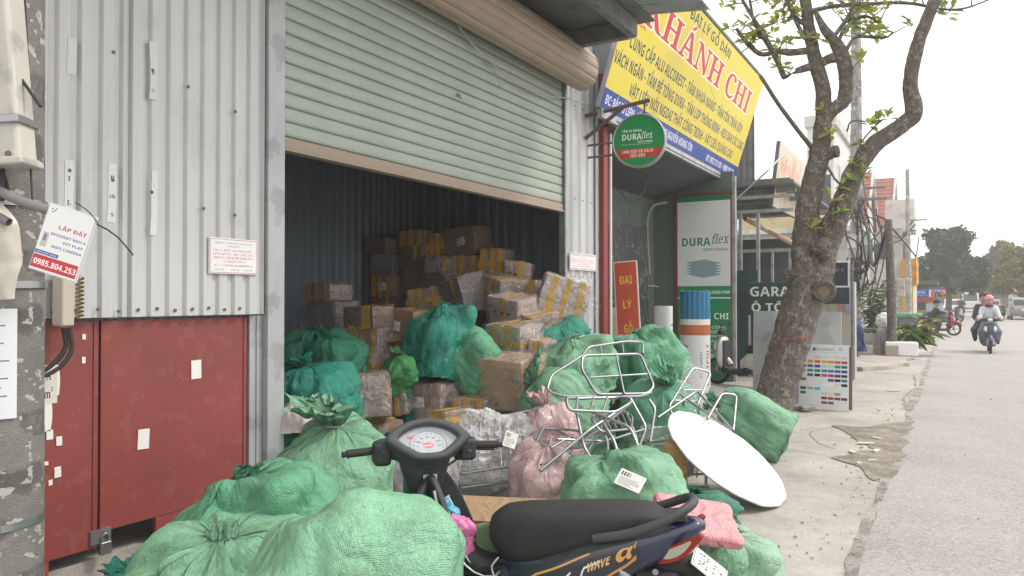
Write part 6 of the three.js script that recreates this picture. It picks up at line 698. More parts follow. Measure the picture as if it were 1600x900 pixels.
sack('boxy', 'deep', [-3.85, 0.0, -8.2], [1.1, 1.25, 1.1], 0.5, 0, 0, 'deep green sack below the dark teal crumpled one');
sack('tied', 'light', [-3.2, 0.38, -6.85], [1.15, 1.05, 1.15], -0.4, 0.75, 0.25, 'light green sack with gathered neck facing out behind the racks');
sack('lump', 'light', [-3.4, 0.66, -7.35], [1.2, 1.0, 1.1], 0.9, 0, 0.1, 'rounded pale green sack above the gathered one');
sack('boxy', 'light', [-3.3, 0.0, -7.0], [1.15, 0.8, 1.1], 1.3, 0, 0, 'light green sack on the ground behind the pink bags');
sack('boxy', 'mid', [-3.12, 0.50, -8.55], [1.2, 1.1, 1.15], 0.9, 0, -0.1, 'angular green sack with a peaked corner before the rolls');
sack('lump', 'mid', [-3.1, 0.0, -8.5], [1.2, 0.9, 1.2], 1.7, 0, 0, 'green sack supporting the peaked one');
sack('tied', 'mid', [-2.62, 0.30, -7.4], [1.1, 0.92, 1.1], 0.8, 0.5, -0.1, 'green sack with tied neck behind the upper rack');
sack('low', 'light', [-2.6, 0.0, -7.4], [1.15, 1.0, 1.15], 2.1, 0, 0, 'low light green sack on the ground right of the racks');
sack('boxy', 'light', [-1.93, 0.0, -4.78], [1.12, 0.86, 1.0], 0.35, 0, -0.12, 'broad light green sack with white label behind the seat', { label: [0.02, 0.585, 0.345, -0.5, 0.15, -0.3] });
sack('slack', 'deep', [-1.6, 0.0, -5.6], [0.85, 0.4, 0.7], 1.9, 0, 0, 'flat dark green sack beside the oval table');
sack('tied', 'light', [-1.48, 0.20, -8.1], [0.85, 1.2, 0.9], 0.15, 0, 1.08, 'light green sack lying on its side nearest the road');
sack('lump', 'pale', [-1.12, 0.0, -4.05], [0.85, 0.75, 0.8], 0.4, 0, -0.3, 'pale green sack under the tail of the motorbike');
sack('low', 'mid', [-3.85, 0.06, -4.7], [0.9, 1.1, 0.9], 1.0, 0, 0, 'green sack low behind the handlebar');
// pale pink plastic bags
{ const pk = MP({ color: col(0.58, 0.40, 0.40), roughness: 0.3, bumpMap: rep(T.crumple, 0.3), bumpScale: 0.02, clearcoat: 0.3 });
  const bag = (v, p, s, ry, rz, l, m = pk) => { const g = thing('plastic_bag', l, 'bag', p, 0); g.rotation.order = 'YXZ'; g.rotation.set(0, ry, rz); g.scale.set(...s); mesh('film', SV[v], m, g); mesh('tie', put(new THREE.TorusGeometry(0.045, 0.008, 6, 20), ...SV[v].userData.neck, Math.PI / 2), ropeM, g); };
  bag('tied', [-2.85, 0.28, -5.62], [0.75, 0.8, 0.75], 0.4, 0.1, 'pale pink plastic bag between the wrapped rack and the bent frame'); bag('lump', [-2.70, 0.0, -5.28], [1.0, 0.95, 0.9], 1.9, 0.05, 'larger pale pink plastic bag on the ground below the other'); bag('low', [-4.15, 0.66, -4.1], [0.4, 0.5, 0.4], 0.4, 0, 'small whitish plastic bag behind the steel post', MP({ color: col(0.5, 0.44, 0.42), roughness: 0.3 }));
  const fl = MP({ color: col(0.30, 0.29, 0.29), roughness: 0.25, bumpMap: rep(T.crumple, 0.3), bumpScale: 0.02 }); bag('low', [-3.5, 0.12, -4.7], [0.9, 1.0, 0.7], 1.4, 0, 'grey film bag just behind the speedometer', fl); }
// ---------------------------------------------------------------- bent steel tube racks
function rack(name, label, tubes, r = 0.011) { const g = thing(name, label, 'rack'); for (const [n, pts, cl] of tubes) mesh(n, tube(pts, n === 'cross_bar' ? r * 0.75 : r, { corner: 0.05, closed: cl, rad: 10, step: 0.015 }), mats.chrome, g); return g; }
rack('steel_rack', 'bent chrome rack frame on top of the tangle', [['loop', [[-2.64,1.15,-5.76],[-2.3,1.15,-6.18],[-2.1,0.91,-5.96],[-2.12,0.86,-5.87],[-2.42,0.87,-5.54],[-2.6,1.05,-5.65]], true], ['top_bar', [[-2.64,1.15,-5.76],[-2.66,1.21,-5.92],[-2.44,1.25,-6.22],[-2.33,1.24,-6.33],[-2.28,1.15,-6.19]]], ['outer_bar', [[-2.64,1.15,-5.76],[-2.77,1.01,-5.45],[-2.75,0.90,-5.33],[-2.61,0.86,-5.37],[-2.16,0.84,-5.81],[-2.1,0.87,-5.9]]], ['cross_bar', [[-2.51,0.99,-5.62],[-2.18,1.0,-6.02]]], ['cross_bar', [[-2.44,1.15,-5.99],[-2.25,0.87,-5.69]]], ['cross_bar', [[-2.59,1.22,-6.01],[-2.53,1.15,-5.89]]], ['cross_bar', [[-2.47,1.24,-6.2],[-2.4,1.15,-6.06]]]]);
rack('steel_rack', 'chrome folding frame with crossed legs below the top rack', [['seat_loop', [[-2.54,0.87,-5.24],[-2.48,0.79,-5.16],[-2.22,0.76,-5.43],[-2.18,0.81,-5.67],[-2.24,0.835,-5.76],[-2.52,0.85,-5.37]], true], ['cross_bar', [[-2.5,0.86,-5.36],[-2.44,0.78,-5.21]]], ['cross_bar', [[-2.42,0.85,-5.48],[-2.36,0.775,-5.29]]], ['cross_bar', [[-2.34,0.85,-5.56],[-2.29,0.77,-5.36]]], ['leg', [[-2.21,0.77,-5.49],[-2.31,0.66,-5.15],[-2.5,0.42,-4.75]]], ['leg', [[-2.2,0.79,-5.67],[-2.35,0.63,-5.47],[-2.55,0.42,-5.10]]], ['leg', [[-2.4,0.78,-5.32],[-2.05,0.68,-5.3],[-1.94,0.52,-5.22],[-1.96,0.42,-5.1]]], ['leg', [[-2.24,0.85,-5.76],[-2.05,0.63,-5.64],[-2.09,0.42,-5.5]]], ['cross_bar', [[-2.48,0.56,-4.87],[-2.45,0.6,-5.12]]], ['cross_bar', [[-2.5,0.46,-4.76],[-2.53,0.46,-5.13]]], ['brace', [[-2.35,0.78,-5.35],[-2.15,0.58,-5.24],[-2.08,0.46,-5.17]]], ['brace', [[-2.45,0.76,-5.24],[-2.34,0.53,-5.13],[-2.25,0.45,-5.09]]], ['brace', [[-2.14,0.8,-5.95],[-2.08,0.74,-5.93],[-2.06,0.5,-5.75]]]], 0.012);
rack('steel_rack', 'small chrome rack tilted above the oval table', [['loop', [[-2.16,0.67,-6.5],[-2.09,0.98,-7.0],[-1.96,0.93,-7.13],[-1.98,0.62,-6.66],[-2.09,0.57,-6.48]], true], ['rail', [[-2.2,0.6,-6.34],[-2.0,0.79,-6.82],[-1.6,0.52,-6.48]]], ['handle', [[-1.81,0.6,-6.47],[-1.78,0.78,-6.83],[-1.68,0.76,-6.94],[-1.62,0.5,-6.57]]], ['rail', [[-2.15,0.77,-6.74],[-1.6,0.50,-6.52]]], ['cross_bar', [[-2.1,0.8,-6.72],[-1.98,0.79,-6.88]]], ['cross_bar', [[-2.14,0.72,-6.6],[-1.99,0.7,-6.76]]], ['leg', [[-2.12, 0.62, -6.5], [-2.1, 0.25, -6.45], [-2.05, 0.02, -6.4]]], ['leg', [[-1.95, 0.68, -6.7], [-1.97, 0.3, -6.75], [-2.0, 0.02, -6.8]]]]);
{ const mv = (pts, a, dx, dy, dz) => pts.map(([x, y, z]) => { const px = x + 2.3, pz = z + 5.5, c = Math.cos(a), s = Math.sin(a); return [-2.3 + px * c + pz * s + dx, y + dy, -5.5 - px * s + pz * c + dz]; });
  const seatL = [[-2.54, 0.74, -5.24], [-2.48, 0.66, -5.16], [-2.22, 0.64, -5.43], [-2.18, 0.70, -5.67], [-2.24, 0.73, -5.76], [-2.52, 0.74, -5.37]], bars = [0.15, 0.32, 0.5, 0.68, 0.85].map((t) => ['cross_bar', mv([[mix(-2.53, -2.22, t), mix(0.74, 0.72, t), mix(-5.32, -5.72, t)], [mix(-2.48, -2.21, t), mix(0.665, 0.65, t), mix(-5.17, -5.45, t)]], 0.5, 0.05, -0.02, -0.1)]);
  rack('steel_rack', 'flat wire topped rack tangled under the crossed legs', [['loop', mv(seatL, 0.5, 0.05, -0.02, -0.1), true], ...bars, ['leg', mv([[-2.5, 0.74, -5.3], [-2.42, 0.55, -5.2], [-2.46, 0.3, -5.1]], 0.5, 0.05, 0, -0.1)], ['leg', mv([[-2.22, 0.7, -5.7], [-2.15, 0.5, -5.6], [-2.2, 0.3, -5.45]], 0.5, 0.05, 0, -0.1)], ['brace', mv([[-2.46, 0.4, -5.15], [-2.2, 0.4, -5.5]], 0.5, 0.05, 0, -0.1)], ['brace', mv([[-2.6, 0.6, -5.0], [-2.3, 0.55, -5.3], [-2.05, 0.62, -5.5]], 0.2, 0.0, 0, -0.05)]], 0.0105);
  rack('steel_rack', 'narrow chrome rack leaning between the pink bag and the tangle', [['loop', mv(seatL, -0.9, -0.15, -0.14, 0.18), true], ['cross_bar', mv([[-2.52, 0.73, -5.35], [-2.2, 0.68, -5.5]], -0.9, -0.15, -0.14, 0.18)], ['leg', mv([[-2.5, 0.72, -5.25], [-2.35, 0.5, -5.1], [-2.3, 0.2, -5.0]], -0.9, -0.15, -0.1, 0.18)], ['leg', mv([[-2.2, 0.7, -5.6], [-2.1, 0.45, -5.4], [-2.05, 0.2, -5.3]], -0.9, -0.15, -0.1, 0.18)]], 0.0105); }
{ const f = new THREE.PlaneGeometry(0.26, 0.42, 10, 14), p = f.attributes.position; for (let i = 0; i < p.count; i++) p.setZ(i, 0.02 * fbm3(p.getX(i) * 18, p.getY(i) * 18, 5, 3)); f.computeVertexNormals(); tag(mesh('plastic_sheet', put(f, -2.04, 0.84, -6.83, -0.65, 0.85, 0), filmM), 'clear plastic sheet over the small tilted rack', 'film'); }
{ const g = rack('wrapped_rack', 'wire rack bundled in clear film before the pink bags', [['frame', [[-3.3,0.27,-4.93],[-3.44,0.60,-5.19],[-2.98,0.71,-5.57],[-2.76,0.37,-5.29]], true], ['frame', [[-3.36,0.14,-5.0],[-3.55,0.50,-5.35],[-3.15,0.62,-5.70],[-2.88,0.20,-5.4]], true], ...[0.12, 0.24, 0.36, 0.5, 0.62, 0.75, 0.88].map((t) => ['cross_bar', [[mix(-3.3, -2.76, t), mix(0.28, 0.38, t), mix(-4.93, -5.29, t)], [mix(-3.44, -2.98, t), mix(0.59, 0.70, t), mix(-5.19, -5.57, t)]]]), ...[0.3, 0.65].map((t) => ['cross_bar', [[mix(-3.3, -3.44, t), mix(0.28, 0.59, t), mix(-4.93, -5.19, t)], [mix(-2.76, -2.98, t), mix(0.38, 0.7, t), mix(-5.29, -5.57, t)]]]), ['leg', [[-3.3, 0.27, -4.93], [-3.35, 0.02, -4.98]]], ['leg', [[-2.78, 0.37, -5.29], [-2.86, 0.02, -5.36]]]], 0.012);
  const s = softBox(0.70, 0.46, 0.36, 0.1, 26); lump(lump(s, 0.05, 3, 5), 0.03, 8, 15); mesh('plastic_wrap', put(lump(s, 0.02, 4, 34), -3.14, 0.42, -5.31, -0.62, 0.62, 0.16), MP({ color: col(0.95, 0.95, 0.96), roughness: 0.2, transmission: 0.66, thickness: 0, ior: 1.6, bumpMap: rep(T.crumple, 0.3), bumpScale: 0.04 }), g); mesh('shipping_label', put(new THREE.BoxGeometry(0.1, 0.13, 0.003), -2.97, 0.53, -5.15, -0.75, 0.62, 0.1), labelM, g); }
{ const g = rack('wrapped_rack', 'small film wrapped rack behind the oval table edge', [['frame', [[-2.19,0.45,-6.03],[-2.25,0.51,-6.34],[-2.09,0.51,-6.43],[-1.98,0.44,-6.21]], true], ['frame', [[-2.19,0.30,-6.03],[-2.25,0.36,-6.34],[-2.09,0.36,-6.43],[-1.98,0.29,-6.21]], true], ['leg', [[-2.19, 0.45, -6.03], [-2.19, 0.02, -6.03]]], ['leg', [[-1.98, 0.44, -6.21], [-1.96, 0.02, -6.21]]], ['leg', [[-2.08, 0.5, -6.42], [-2.08, 0.02, -6.44]]]]); const s = softBox(0.34, 0.12, 0.38, 0.05, 16); lump(lump(s, 0.03, 5, 8), 0.02, 9, 18); mesh('plastic_wrap', put(s, -2.12, 0.47, -6.25, 0, 0.5), filmM, g); }
// ---------------------------------------------------------------- oval white table resting on its edge
{ const g = thing('folding_table', 'round white table top tilted on its rim near the road', 'table', [-1.61, 0.335, -6.3]); g.quaternion.setFromUnitVectors(new THREE.Vector3(0, 1, 0), new THREE.Vector3(0.578, 0.817, 0.07).normalize());
  g.scale.setScalar(0.955); const pr = [[0.001, 0.022], [0.25, 0.0225], [0.50, 0.022], [0.55, 0.018], [0.572, 0.004], [0.572, -0.008], [0.555, -0.02], [0.001, -0.02]], tp = new THREE.LatheGeometry(pr.map((p) => new THREE.Vector2(...p)), 96), p = tp.attributes.position; for (let i = 0; i < p.count; i++) { const x = p.getX(i), z = p.getZ(i), R = Math.hypot(x, z), k = 1 + 0.022 * fbm3(x * 7, z * 7, 1, 3) * sstep(0.3, 0.57, R); p.setXYZ(i, x * k, p.getY(i) + 0.006 * fbm3(x * 9, z * 9, 4, 4), z * k); } tp.computeVertexNormals();
  mesh('table_top', tp, MP({ color: col(0.80, 0.80, 0.81), roughness: 0.4, bumpMap: rep(T.crumple, 0.5), bumpScale: 0.004 }), g);
  for (const s of [-1, 1]) { mesh('leg_frame', tube([[s * 0.28, -0.03, -0.3], [s * 0.26, -0.07, 0.28], [s * 0.1, -0.07, 0.3], [s * 0.08, -0.03, -0.28]], 0.012, { corner: 0.05 }), mats.chrome, g); }
  mesh('hinge_bar', tube([[-0.4, -0.035, 0.0], [0.4, -0.035, 0.0]], 0.012), mats.darkSteel, g); }
{ const g = rack('table_legs', 'chrome folding legs standing under the tilted white table', [['leg', [[-1.93, 0.5, -6.0], [-1.97, 0.25, -5.95], [-1.95, 0.01, -5.85]]], ['leg', [[-1.86, 0.48, -6.1], [-1.86, 0.25, -6.02], [-1.83, 0.01, -5.95]]], ['cross_bar', [[-1.97, 0.12, -5.9], [-1.7, 0.12, -6.1]]], ['leg', [[-1.75, 0.38, -6.15], [-1.72, 0.2, -6.1], [-1.7, 0.01, -6.03]]], ['cross_bar', [[-1.96, 0.22, -5.93], [-1.72, 0.22, -6.1]]]], 0.012); }
// cardboard, pink pad and small things round the motorbike
{ const g = thing('cardboard_box', 'open cardboard box on the ground behind the motorbike basket', 'box', [-2.1, 0, -3.35], 0.35), km = M({ color: col(0.42, 0.28, 0.16), map: rep(T.kraft, 0.5), roughness: 0.8, bumpMap: rep(T.crumple, 0.4), bumpScale: 0.01 }); mesh('side', [b2(-0.3, 0.3, 0.02, 0.42, 0.22, 0.228)], km, g); mesh('side', b2(-0.3, 0.3, 0.02, 0.42, -0.228, -0.22), km, g); mesh('side', b2(-0.306, -0.3, 0.02, 0.42, -0.22, 0.22), km, g); mesh('side', b2(0.3, 0.306, 0.02, 0.42, -0.22, 0.22), km, g); mesh('base', b2(-0.3, 0.3, 0.012, 0.02, -0.22, 0.22), km, g); mesh('flap', put(bx(0.58, 0.006, 0.2), 0, 0.46, -0.3, 0.45), km, g); mesh('flap', put(bx(0.2, 0.006, 0.42), 0.37, 0.48, 0, 0, 0, 0.7), km, g); mesh('flap', put(bx(0.2, 0.006, 0.42), -0.38, 0.45, 0, 0, 0, -0.4), km, g); mesh('flap', put(bx(0.58, 0.006, 0.2), 0, 0.49, 0.29, -0.75), km, g); }
{ const s = softBox(0.36, 0.07, 0.30, 0.03, 22); lump(s, 0.012, 3, 9); tag(mesh('pink_pad', put(s, -1.0, 0.62, -3.42, 0.35, 0.5, -0.35), M({ color: col(0.62, 0.27, 0.29), roughness: 0.5, bumpMap: rep(T.crumple, 0.4), bumpScale: 0.02 })), 'folded pink quilted pad behind the motorbike tail', 'pad'); const q = softBox(0.5, 0.44, 0.5, 0.1, 12); lump(q, 0.04, 8, 4); tag(mesh('woven_bundle', put(q, -1.1, 0.3, -3.6, 0, 0.4), sackM.light), 'light green woven bundle under the pink pad', 'sack'); }
// ---------------------------------------------------------------- lofted bodies along X: section = [x, top, bottom, half width, squareness]
function loft(sec, nseg = 28, sub = 6) {
  const S = []; const cr = (k, t) => { const i = Math.min(sec.length - 2, Math.floor(t)), f = t - i, g = (n) => sec[clamp(n, 0, sec.length - 1)][k] ?? 2.6, a = g(i - 1), b = g(i), c = g(i + 1), d = g(i + 2); return 0.5 * (2 * b + (c - a) * f + (2 * a - 5 * b + 4 * c - d) * f * f + (3 * b - a - 3 * c + d) * f * f * f); };
  const n = (sec.length - 1) * sub; for (let i = 0; i <= n; i++) { const t = i / sub; S.push([0, 1, 2, 3, 4].map((k) => k === 0 ? mix(sec[Math.min(sec.length - 2, Math.floor(t))][0], sec[Math.min(sec.length - 1, Math.floor(t) + 1)][0], t - Math.min(sec.length - 2, Math.floor(t))) : cr(k, t))); }
  const at = (i, a, off = 0) => { const [x, yt, yb, w, p] = S[i], c = Math.cos(a), s = Math.sin(a), q = 2 / (p || 2.6), f = (v) => Math.sign(v) * Math.pow(Math.abs(v), q); return [x, (yt + yb) / 2 + (Math.max(0.001, (yt - yb) / 2) + off) * f(s), (Math.max(0.001, w) + off) * f(c)]; };
  const pos = [], uv = [], idx = []; for (let i = 0; i <= n; i++) for (let j = 0; j <= nseg; j++) { pos.push(...at(i, j / nseg * 2 * Math.PI)); uv.push(S[i][0], j / nseg); if (i < n && j < nseg) { const q = i * (nseg + 1) + j; idx.push(q, q + 1, q + nseg + 1, q + 1, q + nseg + 2, q + nseg + 1); } }
  for (const i of [0, n]) { const e = pos.length / 3; pos.push(S[i][0], (S[i][1] + S[i][2]) / 2, 0); uv.push(0, 0); for (let j = 0; j < nseg; j++) idx.push(i * (nseg + 1) + j, i * (nseg + 1) + j + 1, e); }
  const g = new THREE.BufferGeometry(); g.setAttribute('position', new THREE.Float32BufferAttribute(pos, 3)); g.setAttribute('uv', new THREE.Float32BufferAttribute(uv, 2)); g.setIndex(idx); g.computeVertexNormals();
  g.userData.patch = (i0, i1, a0, a1, off, m = 24) => { const P = [], U = [], I = []; for (let i = i0; i <= i1; i++) for (let j = 0; j <= m; j++) { P.push(...at(i, mix(a0, a1, j / m), off)); U.push((i - i0) / (i1 - i0), j / m); if (i < i1 && j < m) { const q = (i - i0) * (m + 1) + j; I.push(q, q + 1, q + m + 1, q + 1, q + m + 2, q + m + 1); } } const h = new THREE.BufferGeometry(); h.setAttribute('position', new THREE.Float32BufferAttribute(P, 3)); h.setAttribute('uv', new THREE.Float32BufferAttribute(U, 2)); h.setIndex(I); h.computeVertexNormals(); return h; };
  return g; }
function wheel(parent, x, y, z, R, o = {}) {   // spoked or cast wheel: tyre, rim, hub
  const t = mesh('wheel', put(new THREE.TorusGeometry(R - 0.035, 0.037, 12, 48), x, y, z), mats.rubber, parent); mesh('rim', put(new THREE.TorusGeometry(R - 0.075, 0.014, 8, 48), x, y, z), o.rim || mats.chrome, t); mesh('hub', cy(0.055, 0.055, 0.09, x, y, z, Math.PI / 2), mats.darkSteel, t);
  for (let i = 0; i < (o.n || 10); i++) { const a = i / (o.n || 10) * 2 * Math.PI; mesh('spoke', tube([[x, y, z], [x + (R - 0.08) * Math.cos(a), y + (R - 0.08) * Math.sin(a), z]], o.n < 8 ? 0.013 : 0.004, { rad: 5, seg: 1 }), o.rim || mats.chrome, t); } return t; }
const plasticM = M({ color: col(0.022, 0.024, 0.027), roughness: 0.5, bumpMap: rep(T.grain, 0.06), bumpScale: 0.0006 }), dashM = M({ color: col(0.045, 0.048, 0.053), roughness: 0.55, bumpMap: rep(T.grain, 0.06), bumpScale: 0.0006 }), seatM = M({ color: col(0.019, 0.020, 0.022), roughness: 0.55, map: rep(T.plaster, 0.5), bumpMap: rep(T.grain, 0.05), bumpScale: 0.001 }), blueM = MP({ color: col(0.010, 0.015, 0.055), roughness: 0.3, clearcoat: 0.8, clearcoatRoughness: 0.12 }), silverM = M({ color: col(0.42, 0.44, 0.46), roughness: 0.35, metalness: 0.3 });
{ const b = thing('motorbike', 'dark blue motorbike parked among the sacks in the foreground', 'motorbike', [-1.40, 0, -2.93], 3.403);
  const seat = loft([[0.345, 0.655, 0.625, 0.03], [0.33, 0.70, 0.58, 0.075, 2.6], [0.28, 0.735, 0.52, 0.105, 2.8], [0.18, 0.752, 0.505, 0.122, 3], [0.05, 0.762, 0.54, 0.130, 3], [-0.1, 0.772, 0.60, 0.136, 3], [-0.22, 0.78, 0.645, 0.132, 3], [-0.33, 0.778, 0.685, 0.11, 2.8], [-0.395, 0.755, 0.705, 0.065, 2.4], [-0.41, 0.735, 0.72, 0.02]], 40, 6); mesh('seat', seat, seatM, b);
  const tail = loft([[0.30, 0.53, 0.30, 0.07, 3], [0.2, 0.56, 0.30, 0.115, 3], [0.05, 0.60, 0.33, 0.138, 3.2], [-0.1, 0.66, 0.40, 0.150, 3.2], [-0.25, 0.70, 0.49, 0.146, 3], [-0.36, 0.725, 0.555, 0.125, 2.8], [-0.45, 0.738, 0.61, 0.09, 2.6], [-0.52, 0.738, 0.67, 0.055, 2.4], [-0.55, 0.725, 0.695, 0.02]], 40, 6), cowl = mesh('tail_cowl', tail, blueM, b);
  // printed stripe panel on each flank
  const dec = canvasTex(1024, 384, (g, W, H) => { g.fillStyle = '#0c1026'; g.fillRect(0, 0, W, H); g.lineJoin = 'round'; const gold = g.createLinearGradient(0, 0, W, 0); gold.addColorStop(0, '#d8a24c'); gold.addColorStop(1, '#b07a2c');
    const path = (p, c, lw) => { g.strokeStyle = c; g.lineWidth = lw; g.beginPath(); p.forEach((q, i) => i ? g.lineTo(q[0] * W, q[1] * H) : g.moveTo(q[0] * W, q[1] * H)); g.stroke(); }; path([[0.08, 0.44], [0.2, 0.3], [0.6, 0.18]], gold, 20); path([[0.12, 0.95], [0.12, 0.6], [0.2, 0.48], [0.38, 0.5], [0.46, 0.42]], '#d9dde0', 12); path([[0.22, 0.95], [0.24, 0.7], [0.36, 0.68], [0.4, 0.8], [0.32, 0.95], [0.24, 0.95]], gold, 16); path([[0.4, 0.95], [0.46, 0.7], [0.56, 0.42], [0.68, 0.4]], '#d9dde0', 12); path([[0.34, 1], [0.5, 0.92], [0.66, 0.66], [0.86, 0.56], [0.96, 0.5]], gold, 24); txt(g, 'WAVE', 0.66 * W, 0.42 * H, 56, { fill: '#d6b06a', style: 'italic bold', width: 0.17 * W }); txt(g, 'α', 0.84 * W, 0.34 * H, 150, { fill: '#c99544', style: 'italic bold', width: 0.15 * W }); txt(g, 'i', 0.94 * W, 0.27 * H, 90, { fill: '#c99544', style: 'italic bold' }); });
  const dm = MP({ map: dec, roughness: 0.3, clearcoat: 0.8, clearcoatRoughness: 0.12 }); mesh('decal', tail.userData.patch(5, 27, Math.PI * 1.22, Math.PI * 0.80, 0.0025), dm, cowl); mesh('decal', tail.userData.patch(5, 27, -Math.PI * 0.22, Math.PI * 0.20, 0.0025), dm, cowl);
  for (const s of [-1, 1]) { const L = [[-0.345, 0.575], [-0.37, 0.565], [-0.46, 0.60], [-0.52, 0.655], [-0.555, 0.71], [-0.545, 0.715], [-0.50, 0.69], [-0.40, 0.635], [-0.35, 0.60]], sh = (k) => L.map(([x, y]) => [mix(-0.44, x, k), mix(0.632, y, k)]); const la = ext(spline(L, 50), 0.03, { bevel: 0.006 }), le = ext(spline(sh(0.62), 40), 0.034, { bevel: 0.004 }); for (const [g, n, m] of [[la, 'tail_lamp', M({ color: col(0.30, 0.015, 0.012), roughness: 0.15 })], [le, 'lamp_lens', M({ color: col(0.42, 0.40, 0.33), roughness: 0.12 })]]) { g.translate(0.44, 0, 0); g.rotateY(s * 0.42); g.translate(-0.44, 0, s * 0.098); mesh(n, g, m, b); } }
  mesh('grab_rail', [tube([[-0.12, 0.665, -0.143], [-0.25, 0.695, -0.150], [-0.38, 0.745, -0.138], [-0.48, 0.795, -0.085], [-0.505, 0.805, 0], [-0.48, 0.795, 0.085], [-0.38, 0.745, 0.138], [-0.25, 0.695, 0.150], [-0.12, 0.665, 0.143]], 0.019, { rad: 10, step: 0.02 }), put(rb(0.12, 0.02, 0.16, 0.008), -0.42, 0.742, 0, 0, 0, -0.15)], dashM, b);
  mesh('side_trim', tail.userData.patch(10, 34, Math.PI * 0.86, Math.PI * 0.70, 0.004), plasticM, b); mesh('side_trim', tail.userData.patch(10, 34, Math.PI * 0.14, Math.PI * 0.30, 0.004), plasticM, b);
  mesh('rear_fender', [loft([[-0.28, 0.54, 0.40, 0.08, 3], [-0.42, 0.53, 0.44, 0.075, 3], [-0.56, 0.48, 0.41, 0.06, 3], [-0.68, 0.38, 0.33, 0.045, 3]], 20, 4)], plasticM, b);
  { const p = group('number_plate', b); p.position.set(-0.565, 0.545, -0.005); p.scale.setScalar(1.12); p.rotation.order = 'YXZ'; p.rotation.set(-0.95, -Math.PI / 2 - 0.05, 0.0); const t = canvasTex(380, 280, (g, W, H) => { g.fillStyle = '#e4e6e4'; g.fillRect(0, 0, W, H); g.strokeStyle = '#222'; g.lineWidth = 6; g.strokeRect(8, 8, W - 16, H - 16); txt(g, '29-L5', W / 2, H * 0.3, 110, { width: W * 0.78, fill: '#4a4c4a' }); txt(g, '3 21', W / 2, H * 0.72, 110, { width: W * 0.62, fill: '#4a4c4a' }); }); mesh('plate', rb(0.192, 0.142, 0.004, 0.0015), mats.whitePaint, p); mesh('plate_print', put(new THREE.PlaneGeometry(0.188, 0.138), 0, 0, 0.0032), M({ map: t, roughness: 0.5 }), p); }
  for (const s of [-1, 1]) { mesh('seat_screw', cy(0.012, 0.012, 0.01, -0.36, 0.545, s * 0.112, Math.PI / 2), mats.chrome, b); }
  // body under the seat, spine, leg shield
  mesh('centre_cover', loft([[0.62, 0.80, 0.70, 0.05, 3], [0.54, 0.70, 0.52, 0.075, 3], [0.45, 0.58, 0.38, 0.085, 3], [0.34, 0.52, 0.30, 0.095, 3], [0.2, 0.53, 0.28, 0.10, 3], [0.05, 0.55, 0.30, 0.10, 3]], 28, 5), plasticM, b);
  for (const s of [-1, 1]) { const q = ext(spline([[0.66, 0.86], [0.60, 0.80], [0.53, 0.66], [0.47, 0.5], [0.40, 0.34], [0.43, 0.26], [0.53, 0.27], [0.60, 0.42], [0.67, 0.64], [0.70, 0.80]], 60), 0.03, { bevel: 0.008 }); q.rotateY(s * 0.5); q.translate(-0.0 + 0.02, 0, s * 0.13 + s * 0.25); mesh('leg_shield', q, plasticM, b); const w = ext(spline([[0.47, 0.46], [0.42, 0.36], [0.40, 0.27], [0.44, 0.21], [0.50, 0.26], [0.52, 0.38]], 40), 0.02, { bevel: 0.006 }); w.translate(0, 0, s * 0.16); mesh('shield_insert', w, silverM, b); }
  mesh('inner_shield', put(ext(spline([[-0.13, 0.0], [0.13, 0.0], [0.17, 0.25], [0.14, 0.48], [0, 0.53], [-0.14, 0.48], [-0.17, 0.25]], 50), 0.03, { bevel: 0.008 }), 0.62, 0.32, 0, 0, Math.PI / 2, 0), plasticM, b).geometry.applyMatrix4(new THREE.Matrix4().makeTranslation(0, 0, 0));
  mesh('shield_edge', tube([[0.57, 0.80, -0.10], [0.53, 0.68, -0.115], [0.475, 0.55, -0.125], [0.43, 0.44, -0.13]], 0.008), silverM, b);
  mesh('engine', [rb(0.36, 0.22, 0.2, 0.04, 0.22, 0.28, 0), rb(0.2, 0.12, 0.14, 0.03, 0.42, 0.3, 0)], mats.darkSteel, b); mesh('exhaust', [limb([[0.4, 0.2, 0.12, 0.02], [0.1, 0.15, 0.15, 0.022], [-0.1, 0.2, 0.16, 0.045], [-0.55, 0.3, 0.16, 0.05]], { rad: 14 })], mats.chrome, b); mesh('swing_arm', [rb(0.5, 0.05, 0.03, 0.01, -0.22, 0.27, -0.1), rb(0.5, 0.05, 0.03, 0.01, -0.22, 0.27, 0.1)], mats.darkSteel, b); for (const s of [-1, 1]) { mesh('shock', limb([[-0.35, 0.28, s * 0.12, 0.03], [-0.22, 0.56, s * 0.12, 0.03]], { rad: 10 }), mats.chrome, b); mesh('foot_peg', cy(0.015, 0.015, 0.12, 0.12, 0.24, s * 0.2, Math.PI / 2), mats.rubber, b); }
  wheel(b, -0.44, 0.285, 0, 0.285, { n: 18 }); mesh('side_stand', tube([[0.1, 0.22, -0.12], [0.0, 0.02, -0.26]], 0.012), mats.darkSteel, b);
  // steering: column, cowl, gauge, grips, front wheel
  const st = group('handlebar', b); st.position.set(0.655, 0, 0.0); st.rotation.y = -0.98;
  const cowlH = loft([[-0.215, 0.035, -0.035, 0.035, 2.4], [-0.19, 0.042, -0.046, 0.044, 2.8], [-0.13, 0.05, -0.052, 0.052, 2.8], [-0.07, 0.06, -0.09, 0.085, 2.8], [0, 0.06, -0.11, 0.095, 2.8], [0.07, 0.06, -0.09, 0.085, 2.8], [0.13, 0.05, -0.052, 0.052, 2.8], [0.19, 0.042, -0.046, 0.044, 2.8], [0.215, 0.035, -0.035, 0.035, 2.4]], 32, 6); cowlH.rotateY(Math.PI / 2); cowlH.translate(0.01, 0.965, 0); mesh('handlebar_cowl', cowlH, dashM, st);
